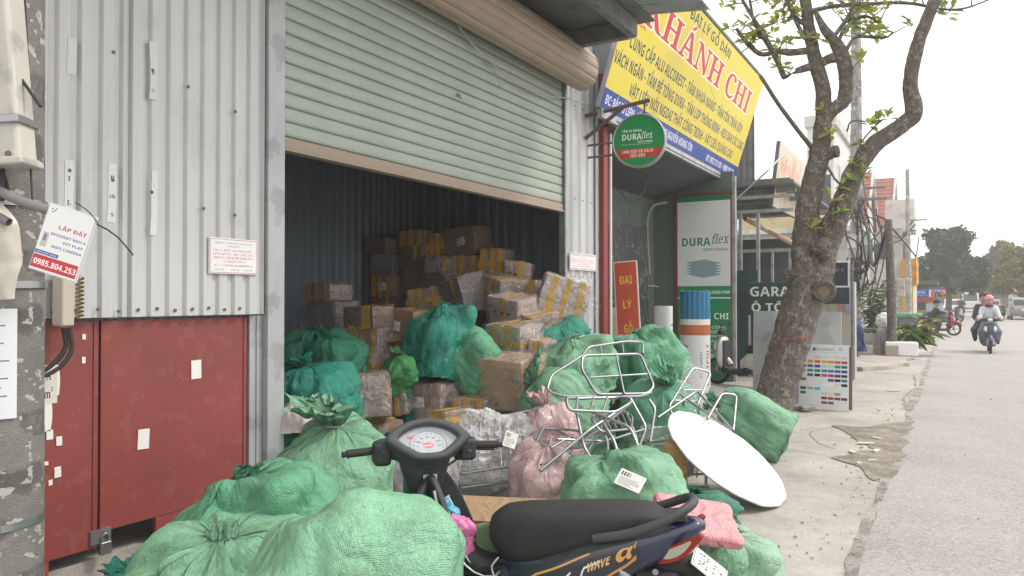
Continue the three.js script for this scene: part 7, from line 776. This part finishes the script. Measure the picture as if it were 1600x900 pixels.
  const eye = (kx, ky) => [[-0.122, 0.004], [-0.118, 0.014], [-0.10, 0.033], [-0.075, 0.049], [-0.045, 0.061], [-0.015, 0.067], [0.015, 0.067], [0.045, 0.061], [0.075, 0.049], [0.10, 0.033], [0.118, 0.014], [0.122, 0.004], [0.117, -0.006], [0.085, -0.034], [0.055, -0.056], [0.042, -0.063], [0.025, -0.066], [-0.025, -0.066], [-0.042, -0.063], [-0.055, -0.056], [-0.085, -0.034], [-0.117, -0.006]].map(([a, c]) => [a * kx, c * ky]);
  const face = (g) => { g.rotateX(-0.66); g.rotateY(-Math.PI / 2); g.scale(1.25, 1.25, 1.25); g.translate(-0.07, 1.0, 0); return g; };
  mesh('gauge_bezel', face(ext(eye(1.22, 1.2), 0.06, { bevel: 0.012, bs: 3, holes: [eye(0.86, 0.80).reverse()] })), dashM, st);
  const dial = canvasTex(512, 320, (g, W, H) => { g.fillStyle = '#9aa1a6'; g.fillRect(0, 0, W, H); g.fillStyle = '#767e86'; g.beginPath(); g.ellipse(W / 2, H * 0.62, 150, 120, 0, 0, 7); g.fill(); g.fillStyle = '#a9afb4'; g.beginPath(); g.ellipse(W / 2, H * 0.62, 138, 110, 0, 0, 7); g.fill(); for (let i = 0; i <= 24; i++) { const a = Math.PI * (0.9 + 1.2 * i / 24); g.strokeStyle = i % 2 ? '#777' : '#333'; g.lineWidth = i % 2 ? 2 : 4; g.beginPath(); g.moveTo(W / 2 + 126 * Math.cos(a), H * 0.62 + 100 * Math.sin(a)); g.lineTo(W / 2 + 108 * Math.cos(a), H * 0.62 + 86 * Math.sin(a)); g.stroke(); } for (let i = 0; i < 7; i++) { const a = Math.PI * (0.95 + 1.1 * i / 6); txt(g, String(i * 20), W / 2 + 84 * Math.cos(a), H * 0.62 + 66 * Math.sin(a), 22, { fill: '#444' }); } g.fillStyle = '#c8645c'; g.beginPath(); g.ellipse(W / 2, H * 0.64, 40, 26, 0, 0, 7); g.fill(); txt(g, 'km/h', W / 2, H * 0.64, 22, { fill: '#eee' }); g.strokeStyle = '#b03028'; g.lineWidth = 5; g.beginPath(); g.moveTo(W / 2, H * 0.62); g.lineTo(W / 2 - 110, H * 0.5); g.stroke(); g.fillStyle = '#b85048'; g.fillRect(96, 120, 50, 26); g.fillStyle = '#5a6064'; for (const x of [200, 250, 300]) g.fillRect(x, 36, 34, 14); });
  { const d = new THREE.ShapeGeometry(new THREE.Shape(eye(0.9, 0.84).map((p) => new THREE.Vector2(...p)))), p = d.attributes.position, uv = d.attributes.uv; for (let i = 0; i < p.count; i++) uv.setXY(i, p.getX(i) / 0.23 + 0.5, p.getY(i) / 0.144 + 0.48); d.translate(0, 0, 0.004); mesh('gauge', face(d), M({ map: dial, roughness: 0.35 }), st); const gl = new THREE.ShapeGeometry(new THREE.Shape(eye(0.9, 0.84).map((p) => new THREE.Vector2(...p)))); gl.translate(0, 0, 0.016); mesh('gauge_glass', face(gl), MP({ color: col(1, 1, 1), transmission: 1, roughness: 0.03, thickness: 0 }), st); }
  for (const s of [-1, 1]) { mesh('dash_bolt', face(cy(0.006, 0.006, 0.004, s * 0.045, 0.0655, 0.026, Math.PI / 2)), mats.black, st); mesh('grip', limb([[0.01, 0.965, s * 0.205, 0.02], [0.0, 0.962, s * 0.22, 0.0175], [-0.01, 0.956, s * 0.33, 0.0175], [-0.011, 0.955, s * 0.335, 0.02], [-0.012, 0.955, s * 0.34, 0.012], [-0.014, 0.954, s * 0.358, 0.013]], { rad: 16, seg: 60, bump: 0.03, freq: 160 }), mats.rubber, st); mesh('switch_pod', rb(0.095, 0.10, 0.075, 0.02, -0.012, 0.95, s * 0.19), plasticM, st); mesh('switch', rb(0.012, 0.016, 0.022, 0.005, -0.062, 0.955 - 0.01 * s, s * 0.19), dashM, st); mesh('lever_perch', rb(0.04, 0.035, 0.05, 0.01, 0.02, 0.91, s * 0.17), plasticM, st); }
  mesh('brake_lever', tube([[0.04, 0.935, 0.19], [0.06, 0.93, 0.23], [0.05, 0.925, 0.34]], 0.007), mats.black, st); mesh('brake_cable', tube([[0.03, 0.905, 0.17], [0.0, 0.88, 0.12], [-0.02, 0.86, 0.06], [0.0, 0.80, 0.03]], 0.005), mats.wire, st);
  { const g = loft([[-0.02, 0.125, -0.125, 0.068, 3.6], [0.08, 0.098, -0.098, 0.062, 3.6], [0.17, 0.072, -0.072, 0.054, 3.2], [0.27, 0.045, -0.045, 0.04, 3]], 28, 5); g.rotateZ(-Math.PI / 2); g.rotateY(Math.PI / 2); g.translate(0.0, 0.94, 0); mesh('stem_cover', g, plasticM, st); const t = canvasTex(128, 48, (c, W, H) => { c.fillStyle = '#c9c6ba'; c.fillRect(0, 0, W, H); c.fillStyle = '#444'; c.fillRect(8, 24, 90, 6); for (let i = 0; i < 3; i++) c.fillRect(10, 8 + i * 5, 100, 2); }); mesh('sticker', put(new THREE.PlaneGeometry(0.06, 0.024), -0.072, 0.845, 0.012, 0, -Math.PI / 2), M({ map: t }), st); mesh('key_lock', cy(0.009, 0.009, 0.012, -0.062, 0.80, 0.005, 0, 0, Math.PI / 2), mats.chrome, st); }
  mesh('front_apron', loft([[0.0, 0.13, -0.10, 0.02, 2.4], [0.06, 0.16, -0.2, 0.07, 2.6], [0.12, 0.12, -0.26, 0.06, 2.6], [0.16, 0.02, -0.2, 0.02]], 24, 5).translate(0.04, 0.82, 0), blueM, st); mesh('headlamp', put(loft([[0, 0.04, -0.05, 0.06], [0.04, 0.03, -0.04, 0.05], [0.06, 0, -0.01, 0.02]], 20, 4), 0.085, 0.97, 0), M({ color: col(0.5, 0.52, 0.54), roughness: 0.1 }), st);
  for (const s of [-1, 1]) mesh('fork_leg', limb([[0.06, 0.68, s * 0.07, 0.02], [0.14, 0.3, s * 0.075, 0.024]], { rad: 12 }), silverM, st); wheel(st, 0.14, 0.285, 0, 0.285, { n: 18 }); mesh('front_fender', put(new THREE.TorusGeometry(0.30, 0.06, 10, 30, 2.2), 0.14, 0.285, 0, 0, 0, 0.5, [1, 1, 1]), blueM, st);
}
// wire basket and pink cloth hung inside the leg shield
{ const g = thing('wire_basket', 'small wire basket hung behind the leg shield of the motorbike', 'basket', [-1.40, 0, -2.93], 3.403); const w = M({ color: col(0.75, 0.75, 0.74), roughness: 0.3, metalness: 0.5 }); for (let i = 0; i < 5; i++) { const z = -0.13 + i * 0.05; mesh('wire', tube([[0.56, 0.74, z * 0.7], [0.47, 0.58, z], [0.41, 0.50, z], [0.34, 0.47, z], [0.29, 0.475, z]], 0.0042, { rad: 6 }), w, g); } mesh('rim_wire', tube([[0.56, 0.74, -0.1], [0.56, 0.74, 0.06]], 0.005), w, g); mesh('rim_wire', tube([[0.29, 0.475, -0.14], [0.285, 0.48, -0.05], [0.29, 0.475, 0.08]], 0.005), w, g); mesh('rim_wire', tube([[0.29, 0.475, -0.14], [0.30, 0.52, -0.15], [0.27, 0.56, -0.15]], 0.004), w, g); mesh('tray', put(rb(0.2, 0.004, 0.2, 0.001), 0.37, 0.485, -0.03, 0, 0, -0.25), plasticM, g); }
{ const s = softBox(0.15, 0.19, 0.10, 0.045, 30); lump(lump(s, 0.022, 2, 9), 0.008, 5, 30); tag(mesh('pink_cloth', put(s, -1.845, 0.605, -2.75, 0.2, 0.5, -0.25), M({ color: col(0.62, 0.17, 0.37), roughness: 0.5 })), 'crumpled bright pink cloth bag on the wire basket', 'cloth'); const t = softBox(0.05, 0.09, 0.05, 0.015, 10); lump(t, 0.015, 3, 20); tag(mesh('key_fob', put(t, -1.93, 0.70, -2.80, 0.4, 0.3, 0.5), M({ color: col(0.05, 0.3, 0.45), roughness: 0.4 })), 'small blue charm hanging below the handlebar stem', 'charm'); const q = softBox(0.13, 0.16, 0.03, 0.01, 12); lump(q, 0.01, 3, 9); tag(mesh('folded_bag', put(q, -1.76, 0.57, -2.86, 0.1, 0.6, 0.1), M({ color: col(0.13, 0.2, 0.1), roughness: 0.6 })), 'grey and green folded bag beside the pink cloth', 'bag'); }
// ---------------------------------------------------------------- people: one skin body, clothes and helmet over it
function blob(bones, pad = 0, cell = 0.022) {   // bones = [[a, ra], [b, rb]] tapered capsules joined smoothly, meshed by marching cubes
  const lo = new THREE.Vector3(9, 9, 9), hi = new THREE.Vector3(-9, -9, -9); for (const b of bones) for (const [p, r] of b) { lo.min(new THREE.Vector3(p[0] - r - pad - 0.05, p[1] - r - pad - 0.05, p[2] - r - pad - 0.05)); hi.max(new THREE.Vector3(p[0] + r + pad + 0.05, p[1] + r + pad + 0.05, p[2] + r + pad + 0.05)); }
  const size = Math.max(hi.x - lo.x, hi.y - lo.y, hi.z - lo.z), N = Math.min(64, Math.max(24, Math.ceil(size / cell))), c = lo.clone().add(hi).multiplyScalar(0.5), mc = new MarchingCubes(N, new THREE.MeshBasicMaterial(), false, false, 60000); mc.isolation = 0; const s = size / 2 * N / (N - 4);
  for (let k = 0; k < N; k++) for (let j = 0; j < N; j++) for (let i = 0; i < N; i++) { const x = c.x + (i - N / 2) / (N / 2) * s, y = c.y + (j - N / 2) / (N / 2) * s, z = c.z + (k - N / 2) / (N / 2) * s; let d = 9; for (const [[a, ra], [b, rb]] of bones) { const dx = b[0] - a[0], dy = b[1] - a[1], dz = b[2] - a[2], L = dx * dx + dy * dy + dz * dz || 1e-9, t = clamp(((x - a[0]) * dx + (y - a[1]) * dy + (z - a[2]) * dz) / L), ex = x - a[0] - dx * t, ey = y - a[1] - dy * t, ez = z - a[2] - dz * t, q = Math.sqrt(ex * ex + ey * ey + ez * ez) - mix(ra, rb, t) - pad, h = clamp(0.5 + 0.5 * (d - q) / 0.04); d = mix(d, q, h) - 0.04 * h * (1 - h); } mc.field[i + j * N + k * N * N] = -d; }
  mc.update(); const n = mc.count, g = new THREE.BufferGeometry(); g.setAttribute('position', new THREE.BufferAttribute(mc.positionArray.slice(0, n * 3), 3)); g.setAttribute('normal', new THREE.BufferAttribute(mc.normalArray.slice(0, n * 3), 3)); g.scale(s, s, s); g.translate(c.x, c.y, c.z); g.setAttribute('uv', new THREE.BufferAttribute(new Float32Array(n * 2), 2)); return g; }
const fab = (r, g, b) => M({ color: col(r, g, b), roughness: 0.85 }), skinM = M({ color: col(0.42, 0.25, 0.17), roughness: 0.6 });
// seated figure: local +X is where it faces, origin below the hips on the ground
function person(label, p, ry, o) { const g = thing('person', label, 'person', p, ry); const H = o.hip || 0.80, ln = o.lean || 0.08, f = o.foot || [0.25, 0.28], hd = o.hand || [0.42, 1.0, 0.28], w = o.w || 1, sh = H + 0.46, hx = ln + 0.03, hy = sh + 0.25, k = 0.5 * (f[0] + 0.30);
  const legs = [], arms = [], skin = [], shoes = [], hands = [];
  for (const s of [-1, 1]) { const z = s * 0.10 * w, kn = [o.knee?.[0] ?? 0.36, o.knee?.[1] ?? H - 0.1, s * (o.kz || 0.17)], an = [f[0], f[1] + 0.08, s * (o.fz || 0.16)]; legs.push([[[0, H, z], 0.095], [kn, 0.07]], [[kn, 0.068], [an, 0.045]]); shoes.push([[[f[0] - 0.03, f[1] + 0.03, s * (o.fz || 0.16)], 0.045], [[f[0] + 0.16, f[1] + 0.02, s * (o.fz || 0.16) * 1.05], 0.035]]); const so = [ln, sh, s * 0.17 * w], el = [mix(ln, hd[0], 0.45), mix(sh, hd[1], 0.6) - 0.05, s * (0.25 * w)], ha = [hd[0], hd[1], s * hd[2]]; arms.push([[so, 0.062], [el, 0.048]], [[el, 0.046], [ha, 0.034]]); hands.push(ha); for (let q = 0; q < 4; q++) skin.push([[[ha[0], ha[1], ha[2] + (q - 1.5) * 0.02], 0.012], [[ha[0] + 0.055, ha[1] - 0.015, ha[2] + (q - 1.5) * 0.02], 0.009]]); skin.push([[[ha[0] - 0.02, ha[1], ha[2]], 0.03], [[ha[0] + 0.02, ha[1], ha[2]], 0.032]], [[[ha[0], ha[1], ha[2] - s * 0.03], 0.012], [[ha[0] + 0.04, ha[1] - 0.01, ha[2] - s * 0.045], 0.01]]); }
  const torso = [[[[0, H + 0.02, 0], 0.14 * w], [[ln * 0.5, H + 0.22, 0], 0.135 * w]], [[[ln * 0.5, H + 0.22, -0.05], 0.125 * w], [[ln, sh - 0.04, -0.09 * w], 0.10]], [[[ln * 0.5, H + 0.22, 0.05], 0.125 * w], [[ln, sh - 0.04, 0.09 * w], 0.10]]];
  const head = [[[[hx, hy - 0.02, 0], 0.088], [[hx + 0.012, hy + 0.05, 0], 0.095]], [[[hx + 0.045, hy - 0.075, 0], 0.05], [[hx + 0.03, hy - 0.03, 0], 0.07]], [[[ln, sh, 0], 0.055], [[hx, hy - 0.06, 0], 0.052]], [[[hx + 0.095, hy + 0.0, 0], 0.012], [[hx + 0.112, hy - 0.025, 0], 0.014]], ...[-1, 1].map((s) => [[[hx, hy + 0.01, s * 0.093], 0.016], [[hx, hy - 0.03, s * 0.092], 0.014]])];
  const body = mesh('body', blob([...head, ...torso, ...legs, ...arms, ...skin], 0, 0.026), skinM, g); mesh('trousers', blob([...legs, [[[0, H, -0.04], 0.13 * w], [[0, H + 0.08, 0.04], 0.13 * w]]], 0.02, 0.03), o.trousers, g); mesh('top', blob([...torso, ...arms.map((a, i) => i % 2 ? [a[0], [a[1][0].map((v, n) => mix(a[0][0][n], v, 0.82)), a[1][1]]] : a)], 0.022, 0.026), o.top, g); mesh('shoes', blob(shoes, 0, 0.02), o.shoes || fab(0.05, 0.05, 0.05), g);
  for (const s of [-1, 1]) mesh('eye', sp(0.012, hx + 0.092, hy + 0.015, s * 0.034), mats.black, g); mesh('mouth', rb(0.01, 0.008, 0.045, 0.003, hx + 0.095, hy - 0.062, 0), M({ color: col(0.3, 0.1, 0.08) }), g);
  if (o.helmet) { const h = new THREE.SphereGeometry(0.135, 28, 18, 0, Math.PI * 2, 0, Math.PI * 0.58); mesh('helmet', put(h, hx, hy + 0.045, 0, 0, 0, 0.12, [1.05, 1, 0.95]), o.helmet, g); mesh('visor', put(rb(0.09, 0.012, 0.18, 0.005), hx + 0.14, hy + 0.055, 0, 0, 0, -0.15), o.helmet, g); } else mesh('hair', put(lump(new THREE.SphereGeometry(0.122, 24, 14, 0, Math.PI * 2, 0, Math.PI * 0.52), 0.006, 2, 30), hx - 0.015, hy + 0.045, 0, 0, 0, 0.22), fab(0.02, 0.018, 0.016), g);
  if (o.mask) mesh('face_mask', put(new THREE.SphereGeometry(0.1, 20, 12, 0, Math.PI * 2, Math.PI * 0.4, Math.PI * 0.45), hx + 0.022, hy - 0.005, 0), o.mask, g); if (o.scarf) mesh('scarf', put(new THREE.TorusGeometry(0.085, 0.035, 10, 20), hx - 0.005, sh + 0.1, 0, Math.PI / 2), o.scarf, g); return g; }
// small motorbike, local +X forward
function scooter(label, p, ry, o = {}) { const g = thing(o.name || 'motor_scooter', label, 'motorbike', p, ry), body = o.body || blueM, R = o.R || 0.26;
  wheel(g, -0.60, R, 0, R, { n: 5, rim: mats.darkSteel }); mesh('seat', loft([[0.12, 0.70, 0.62, 0.06], [0.05, 0.76, 0.60, 0.12, 3], [-0.2, 0.78, 0.62, 0.14, 3], [-0.5, 0.82, 0.70, 0.13, 3], [-0.62, 0.80, 0.74, 0.06]], 22, 4), seatM, g); mesh('tail_body', loft([[0.2, 0.5, 0.3, 0.08, 3], [0.05, 0.62, 0.3, 0.14, 3], [-0.2, 0.66, 0.36, 0.16, 3], [-0.5, 0.74, 0.5, 0.14, 3], [-0.75, 0.76, 0.66, 0.06]], 24, 4), body, g);
  mesh('floor_board', loft([[0.58, 0.4, 0.22, 0.1, 4], [0.4, 0.31, 0.2, 0.15, 4], [0.15, 0.33, 0.2, 0.14, 4], [0, 0.42, 0.22, 0.12, 3]], 20, 4), plasticM, g); mesh('front_shield', loft([[0.52, 0.84, 0.32, 0.10, 3], [0.58, 0.9, 0.3, 0.19, 3], [0.66, 0.86, 0.36, 0.17, 2.8], [0.72, 0.74, 0.46, 0.08, 2.6]], 26, 5), body, g); mesh('inner_panel', rb(0.03, 0.5, 0.26, 0.012, 0.52, 0.58, 0), plasticM, g); mesh('engine', rb(0.4, 0.2, 0.2, 0.05, -0.3, 0.27, 0), mats.darkSteel, g); mesh('exhaust', limb([[-0.3, 0.2, 0.14, 0.03], [-0.5, 0.26, 0.16, 0.05], [-0.8, 0.34, 0.16, 0.05]], { rad: 12 }), mats.darkSteel, g); mesh('tail_lamp', rb(0.04, 0.06, 0.16, 0.012, -0.76, 0.69, 0), M({ color: col(0.35, 0.02, 0.02), roughness: 0.2 }), g);
  const st = group('steering', g); st.position.x = 0.62; st.rotation.y = o.steer || 0; wheel(st, 0.1, R, 0, R, { n: 5, rim: mats.darkSteel }); mesh('fender', put(new THREE.TorusGeometry(R + 0.02, 0.055, 8, 22, 2.3), 0.1, R, 0, 0, 0, 0.4), o.fender || body, st); for (const s of [-1, 1]) { mesh('fork', limb([[0.0, 0.7, s * 0.06, 0.02], [0.1, R, s * 0.075, 0.025]], { rad: 8 }), silverM, st); mesh('grip', limb([[-0.04, 0.99, s * 0.2, 0.016], [-0.08, 1.0, s * 0.34, 0.018]], { rad: 8 }), mats.rubber, st); mesh('mirror', [put(rb(0.02, 0.06, 0.1, 0.02), -0.06, 1.16, s * 0.33), tube([[-0.03, 1.0, s * 0.2], [-0.05, 1.1, s * 0.28], [-0.06, 1.15, s * 0.32]], 0.006)], mats.black, st); mesh('headlamp', put(loft([[0.02, 0.09, -0.09, 0.03], [0.05, 0.06, -0.07, 0.045], [0.075, 0.0, -0.03, 0.02]], 16, 4), 0.07, 0.72, s * 0.105, 0, -s * 0.35, 0), M({ color: col(0.62, 0.64, 0.66), roughness: 0.1 }), st); }
  const cw = loft([[-0.22, 0.03, -0.03, 0.03], [-0.12, 0.05, -0.05, 0.05], [0, 0.07, -0.07, 0.07], [0.12, 0.05, -0.05, 0.05], [0.22, 0.03, -0.03, 0.03]], 18, 4); cw.rotateY(Math.PI / 2); cw.translate(0, 0.99, 0); mesh('handlebar_cowl', cw, o.cowl || plasticM, st); mesh('head_light', put(loft([[0, 0.05, -0.05, 0.07], [0.05, 0.035, -0.035, 0.05], [0.07, 0, -0.01, 0.02]], 16, 3), 0.05, 0.985, 0), M({ color: col(0.6, 0.62, 0.64), roughness: 0.1 }), st); return g; }
const TOCAM = -Math.PI / 2;   // local +X towards +Z
scooter('dark blue scooter ridden towards the camera by two people', [0.92, 0, -27.1], TOCAM, { body: M({ color: col(0.05, 0.06, 0.10), roughness: 0.3 }) });
person('rider in pink helmet, pink mask and pale grey top driving the scooter', [0.92, 0, -27.2], TOCAM, { hip: 0.84, lean: 0.06, hand: [0.62, 1.0, 0.29], foot: [0.32, 0.28], knee: [0.36, 0.62], top: fab(0.50, 0.51, 0.53), trousers: fab(0.14, 0.17, 0.22), helmet: M({ color: col(0.62, 0.22, 0.30), roughness: 0.35 }), mask: fab(0.6, 0.32, 0.36), scarf: fab(0.16, 0.03, 0.06), fz: 0.2, kz: 0.22 });
person('bareheaded passenger in a dark jacket behind the pink helmet', [0.80, 0, -27.62], TOCAM, { hip: 0.90, lean: 0.05, hand: [0.25, 0.95, 0.2], foot: [0.15, 0.32], knee: [0.34, 0.66], top: fab(0.05, 0.05, 0.055), trousers: fab(0.06, 0.07, 0.09), fz: 0.24, kz: 0.27 });
scooter('white scooter with black trim parked before the green panel', [-3.2, 0, -14.4], Math.PI - 0.3, { body: M({ color: col(0.62, 0.61, 0.57), roughness: 0.3 }), cowl: plasticM, steer: 0.3 });
scooter('red and black motorbike parked side on beyond the palm', [-0.72, 0.0, -38.4], 0.08, { name: 'parked_motorbike', body: M({ color: col(0.28, 0.03, 0.035), roughness: 0.35 }), R: 0.29, cowl: plasticM });
person('person in dark clothes and cap sitting on the red motorbike', [-0.85, 0, -38.4], 0.08, { hip: 0.68, lean: 0.18, hand: [0.55, 0.98, 0.26], foot: [0.2, 0.05], knee: [0.3, 0.5], top: fab(0.035, 0.035, 0.04), trousers: fab(0.04, 0.045, 0.055), helmet: fab(0.02, 0.02, 0.022), fz: 0.22 });
scooter('dark motorbike parked under the blue signs', [-0.75, 0, -52], 0.25, { name: 'parked_motorbike', body: plasticM }); scooter('grey motorbike parked near the food stall', [-0.35, 0, -57], 0.5, { name: 'parked_motorbike', body: M({ color: col(0.14, 0.14, 0.15), roughness: 0.4 }) }); scooter('white motorbike parked at the kerb before the far tree', [-0.1, 0, -63], 0.7, { name: 'parked_motorbike', body: M({ color: col(0.5, 0.5, 0.5), roughness: 0.4 }) });
{ const g = thing('cart', 'grey covered cart with green cloth beside the red motorbike', 'cart', [-1.75, 0, -38.6]); mesh('tub', rb(0.9, 0.55, 0.7, 0.12, 0, 0.5, 0), M({ color: col(0.13, 0.13, 0.15) }), g); mesh('cloth', lump(softBox(1.0, 0.22, 0.8, 0.08, 12), 0.04, 4, 4).translate(0, 0.86, 0), sackM.mid, g); for (const x of [-0.3, 0.3]) mesh('wheel', put(new THREE.TorusGeometry(0.17, 0.035, 8, 24), x, 0.205, 0.36), mats.rubber, g); }
// cyclist
{ const g = thing('bicycle', 'bicycle ridden towards the camera in front of the van', 'bicycle', [0.52, 0, -70.5], TOCAM); wheel(g, -0.5, 0.33, 0, 0.33, { n: 14 }); wheel(g, 0.5, 0.33, 0, 0.33, { n: 14 }); for (const t of [[[-0.5, 0.33, 0], [-0.1, 0.3, 0], [0.38, 0.78, 0], [-0.2, 0.75, 0]], [[-0.5, 0.33, 0], [-0.2, 0.85, 0]], [[0.5, 0.33, 0], [0.36, 0.98, 0]]]) mesh('frame_tube', tube(t, 0.018, { corner: 0.02 }), mats.darkSteel, g); mesh('handlebar', tube([[0.3, 1.02, -0.3], [0.38, 1.0, 0], [0.3, 1.02, 0.3]], 0.014), mats.darkSteel, g); mesh('saddle', rb(0.24, 0.06, 0.14, 0.03, -0.2, 0.88, 0), mats.black, g); }
person('cyclist in dark clothing riding towards the camera', [0.52, 0, -70.7], TOCAM, { hip: 0.95, lean: 0.15, hand: [0.5, 1.05, 0.26], foot: [0.1, 0.25], knee: [0.3, 0.7], top: fab(0.10, 0.09, 0.10), trousers: fab(0.05, 0.05, 0.06), fz: 0.14 });
// cars: side outline pulled across, rounded; windows, lamps, wheels set on it. local +X forward
function car(name, label, p, ry, o) { const g = thing(name, label, o.cat || 'car', p, ry), L = o.L, W = o.W, H = o.H, bm = MP({ color: col(...o.color), roughness: 0.35, clearcoat: 0.6, metalness: o.metal || 0 }), h = L / 2, wl = o.waist || 0.58 * H, arch = (x) => { const out = []; for (let i = 0; i <= 8; i++) { const a = Math.PI * (1 - i / 8); out.push([x - 0.38 * Math.cos(Math.PI - a) * -1, 0.3 + 0.40 * Math.sin(a)]); } return out; };
  const low = ext([[-h, 0.42], [-h + 0.05, 0.28], ...[...Array(9)].map((_, i) => { const a = Math.PI * (1 - i / 8); return [-h * 0.6 + 0.38 * Math.cos(a), 0.28 + 0.38 * Math.sin(a)]; }), ...[...Array(9)].map((_, i) => { const a = Math.PI * (1 - i / 8); return [h * 0.6 + 0.38 * Math.cos(a), 0.28 + 0.38 * Math.sin(a)]; }), [h - 0.05, 0.28], [h, 0.42], [h, o.van ? wl : wl - 0.22], [h - 0.12, o.van ? wl : wl - 0.14], [h * 0.42, wl], [-h + 0.08, wl + 0.02], [-h - 0.02, wl - 0.15]], W, { bevel: 0.06, bs: 3 }); mesh('body', low, bm, g);
  const c = o.van ? [[-h + 0.03, wl - 0.02], [h * 0.9, wl - 0.02], [h * 0.62, H - 0.06], [h * 0.5, H], [-h + 0.12, H], [-h + 0.04, H - 0.1]] : [[-h + 0.06, wl - 0.02], [h * 0.46, wl - 0.02], [h * 0.1, H - 0.05], [-h * 0.1, H], [-h * 0.75, H - 0.02], [-h * 0.86, H - 0.1]]; mesh('cabin', ext(c, W * 0.88, { bevel: 0.07, bs: 3 }), bm, g);
  const a = c[c.length - 1], b = c[0]; const rw = Math.hypot(a[0] - b[0], a[1] - b[1]) * 0.62, an = Math.atan2(a[0] - b[0], a[1] - b[1]); mesh('rear_window', put(rb(0.03, rw, W * 0.72, 0.012), (a[0] + b[0]) / 2 - 0.012, (a[1] + b[1]) / 2 + 0.02, 0, 0, 0, -an), mats.glass, g); const d = c[1], e = c[2], fw = Math.hypot(d[0] - e[0], d[1] - e[1]) * 0.74, fa = Math.atan2(e[0] - d[0], e[1] - d[1]); mesh('windscreen', put(rb(0.03, fw, W * 0.74, 0.012), (d[0] + e[0]) / 2 + 0.006, (d[1] + e[1]) / 2, 0, 0, 0, -fa), mats.glass, g);
  for (const s of [-1, 1]) { mesh('side_window', put(rb((d[0] - b[0]) * 0.62, (H - wl) * 0.6, 0.02, 0.01), (d[0] + b[0]) / 2 * 0.9 - 0.05, (H + wl) / 2, s * W * 0.44, s * -0.0), mats.glass, g); mesh('tail_lamp', rb(0.1, 0.2, 0.22, 0.03, -h + 0.03, wl - 0.1, s * (W / 2 - 0.16)), M({ color: col(0.4, 0.03, 0.02), roughness: 0.2 }), g); mesh('headlamp', rb(0.1, 0.15, 0.3, 0.03, h - 0.03, (o.van ? wl : wl - 0.2) - 0.12, s * (W / 2 - 0.22)), M({ color: col(0.65, 0.66, 0.68), roughness: 0.1 }), g); mesh('mirror', rb(0.12, 0.13, 0.16, 0.03, h * 0.36, wl + 0.1, s * (W / 2 + 0.06)), bm, g); for (const x of [-h * 0.6, h * 0.6]) { const t = mesh('wheel', cy(0.32, 0.32, 0.2, x, 0.32, s * (W / 2 - 0.12), Math.PI / 2, 0, 0, 28), mats.rubber, g); mesh('rim', cy(0.2, 0.2, 0.204, x, 0.32, s * (W / 2 - 0.12), Math.PI / 2, 0, 0, 20), silverM, t); } }
  mesh('bumper', rb(0.12, 0.24, W * 0.94, 0.05, -h + 0.0, 0.45, 0), mats.darkSteel, g); mesh('front_bumper', rb(0.12, 0.22, W * 0.94, 0.05, h - 0.02, 0.42, 0), mats.darkSteel, g); mesh('number_plate', rb(0.02, 0.14, 0.4, 0.005, -h - 0.035, wl - 0.22, 0), mats.whitePaint, g); mesh('number_plate', rb(0.02, 0.12, 0.4, 0.005, h + 0.03, 0.5, 0), mats.whitePaint, g); return g; }
car('parked_car', 'silver grey estate car seen from behind at the right edge', [4.55, 0.006, -70.4], Math.PI / 2, { L: 4.6, W: 1.85, H: 1.68, color: [0.28, 0.27, 0.26], metal: 0.4 });
car('van', 'white minibus coming towards the camera in the distance', [1.75, 0.006, -110], TOCAM, { L: 5.2, W: 1.95, H: 2.3, waist: 1.15, van: true, color: [0.72, 0.72, 0.72], cat: 'van' });
car('parked_car', 'white car parked at the left kerb beside the minibus', [-0.1, 0.006, -95], TOCAM, { L: 4.4, W: 1.75, H: 1.5, color: [0.66, 0.66, 0.66] });
car('parked_car', 'pale car far off between the riders and the silver car', [3.6, 0.006, -100], Math.PI / 2, { L: 4.4, W: 1.75, H: 1.5, color: [0.6, 0.58, 0.54] });
scooter('dark motorbike standing beside the silver car', [2.9, 0.006, -64], 1.4, { name: 'parked_motorbike', body: plasticM }); scooter('distant motorbike far behind the minibus', [3.0, 0.006, -118], TOCAM, { name: 'distant_motorbike', body: M({ color: col(0.2, 0.05, 0.05) }) });
scene.traverse((o) => { if (o.isMesh) { o.castShadow = true; o.receiveShadow = true; } });
renderer.render(scene, camera);
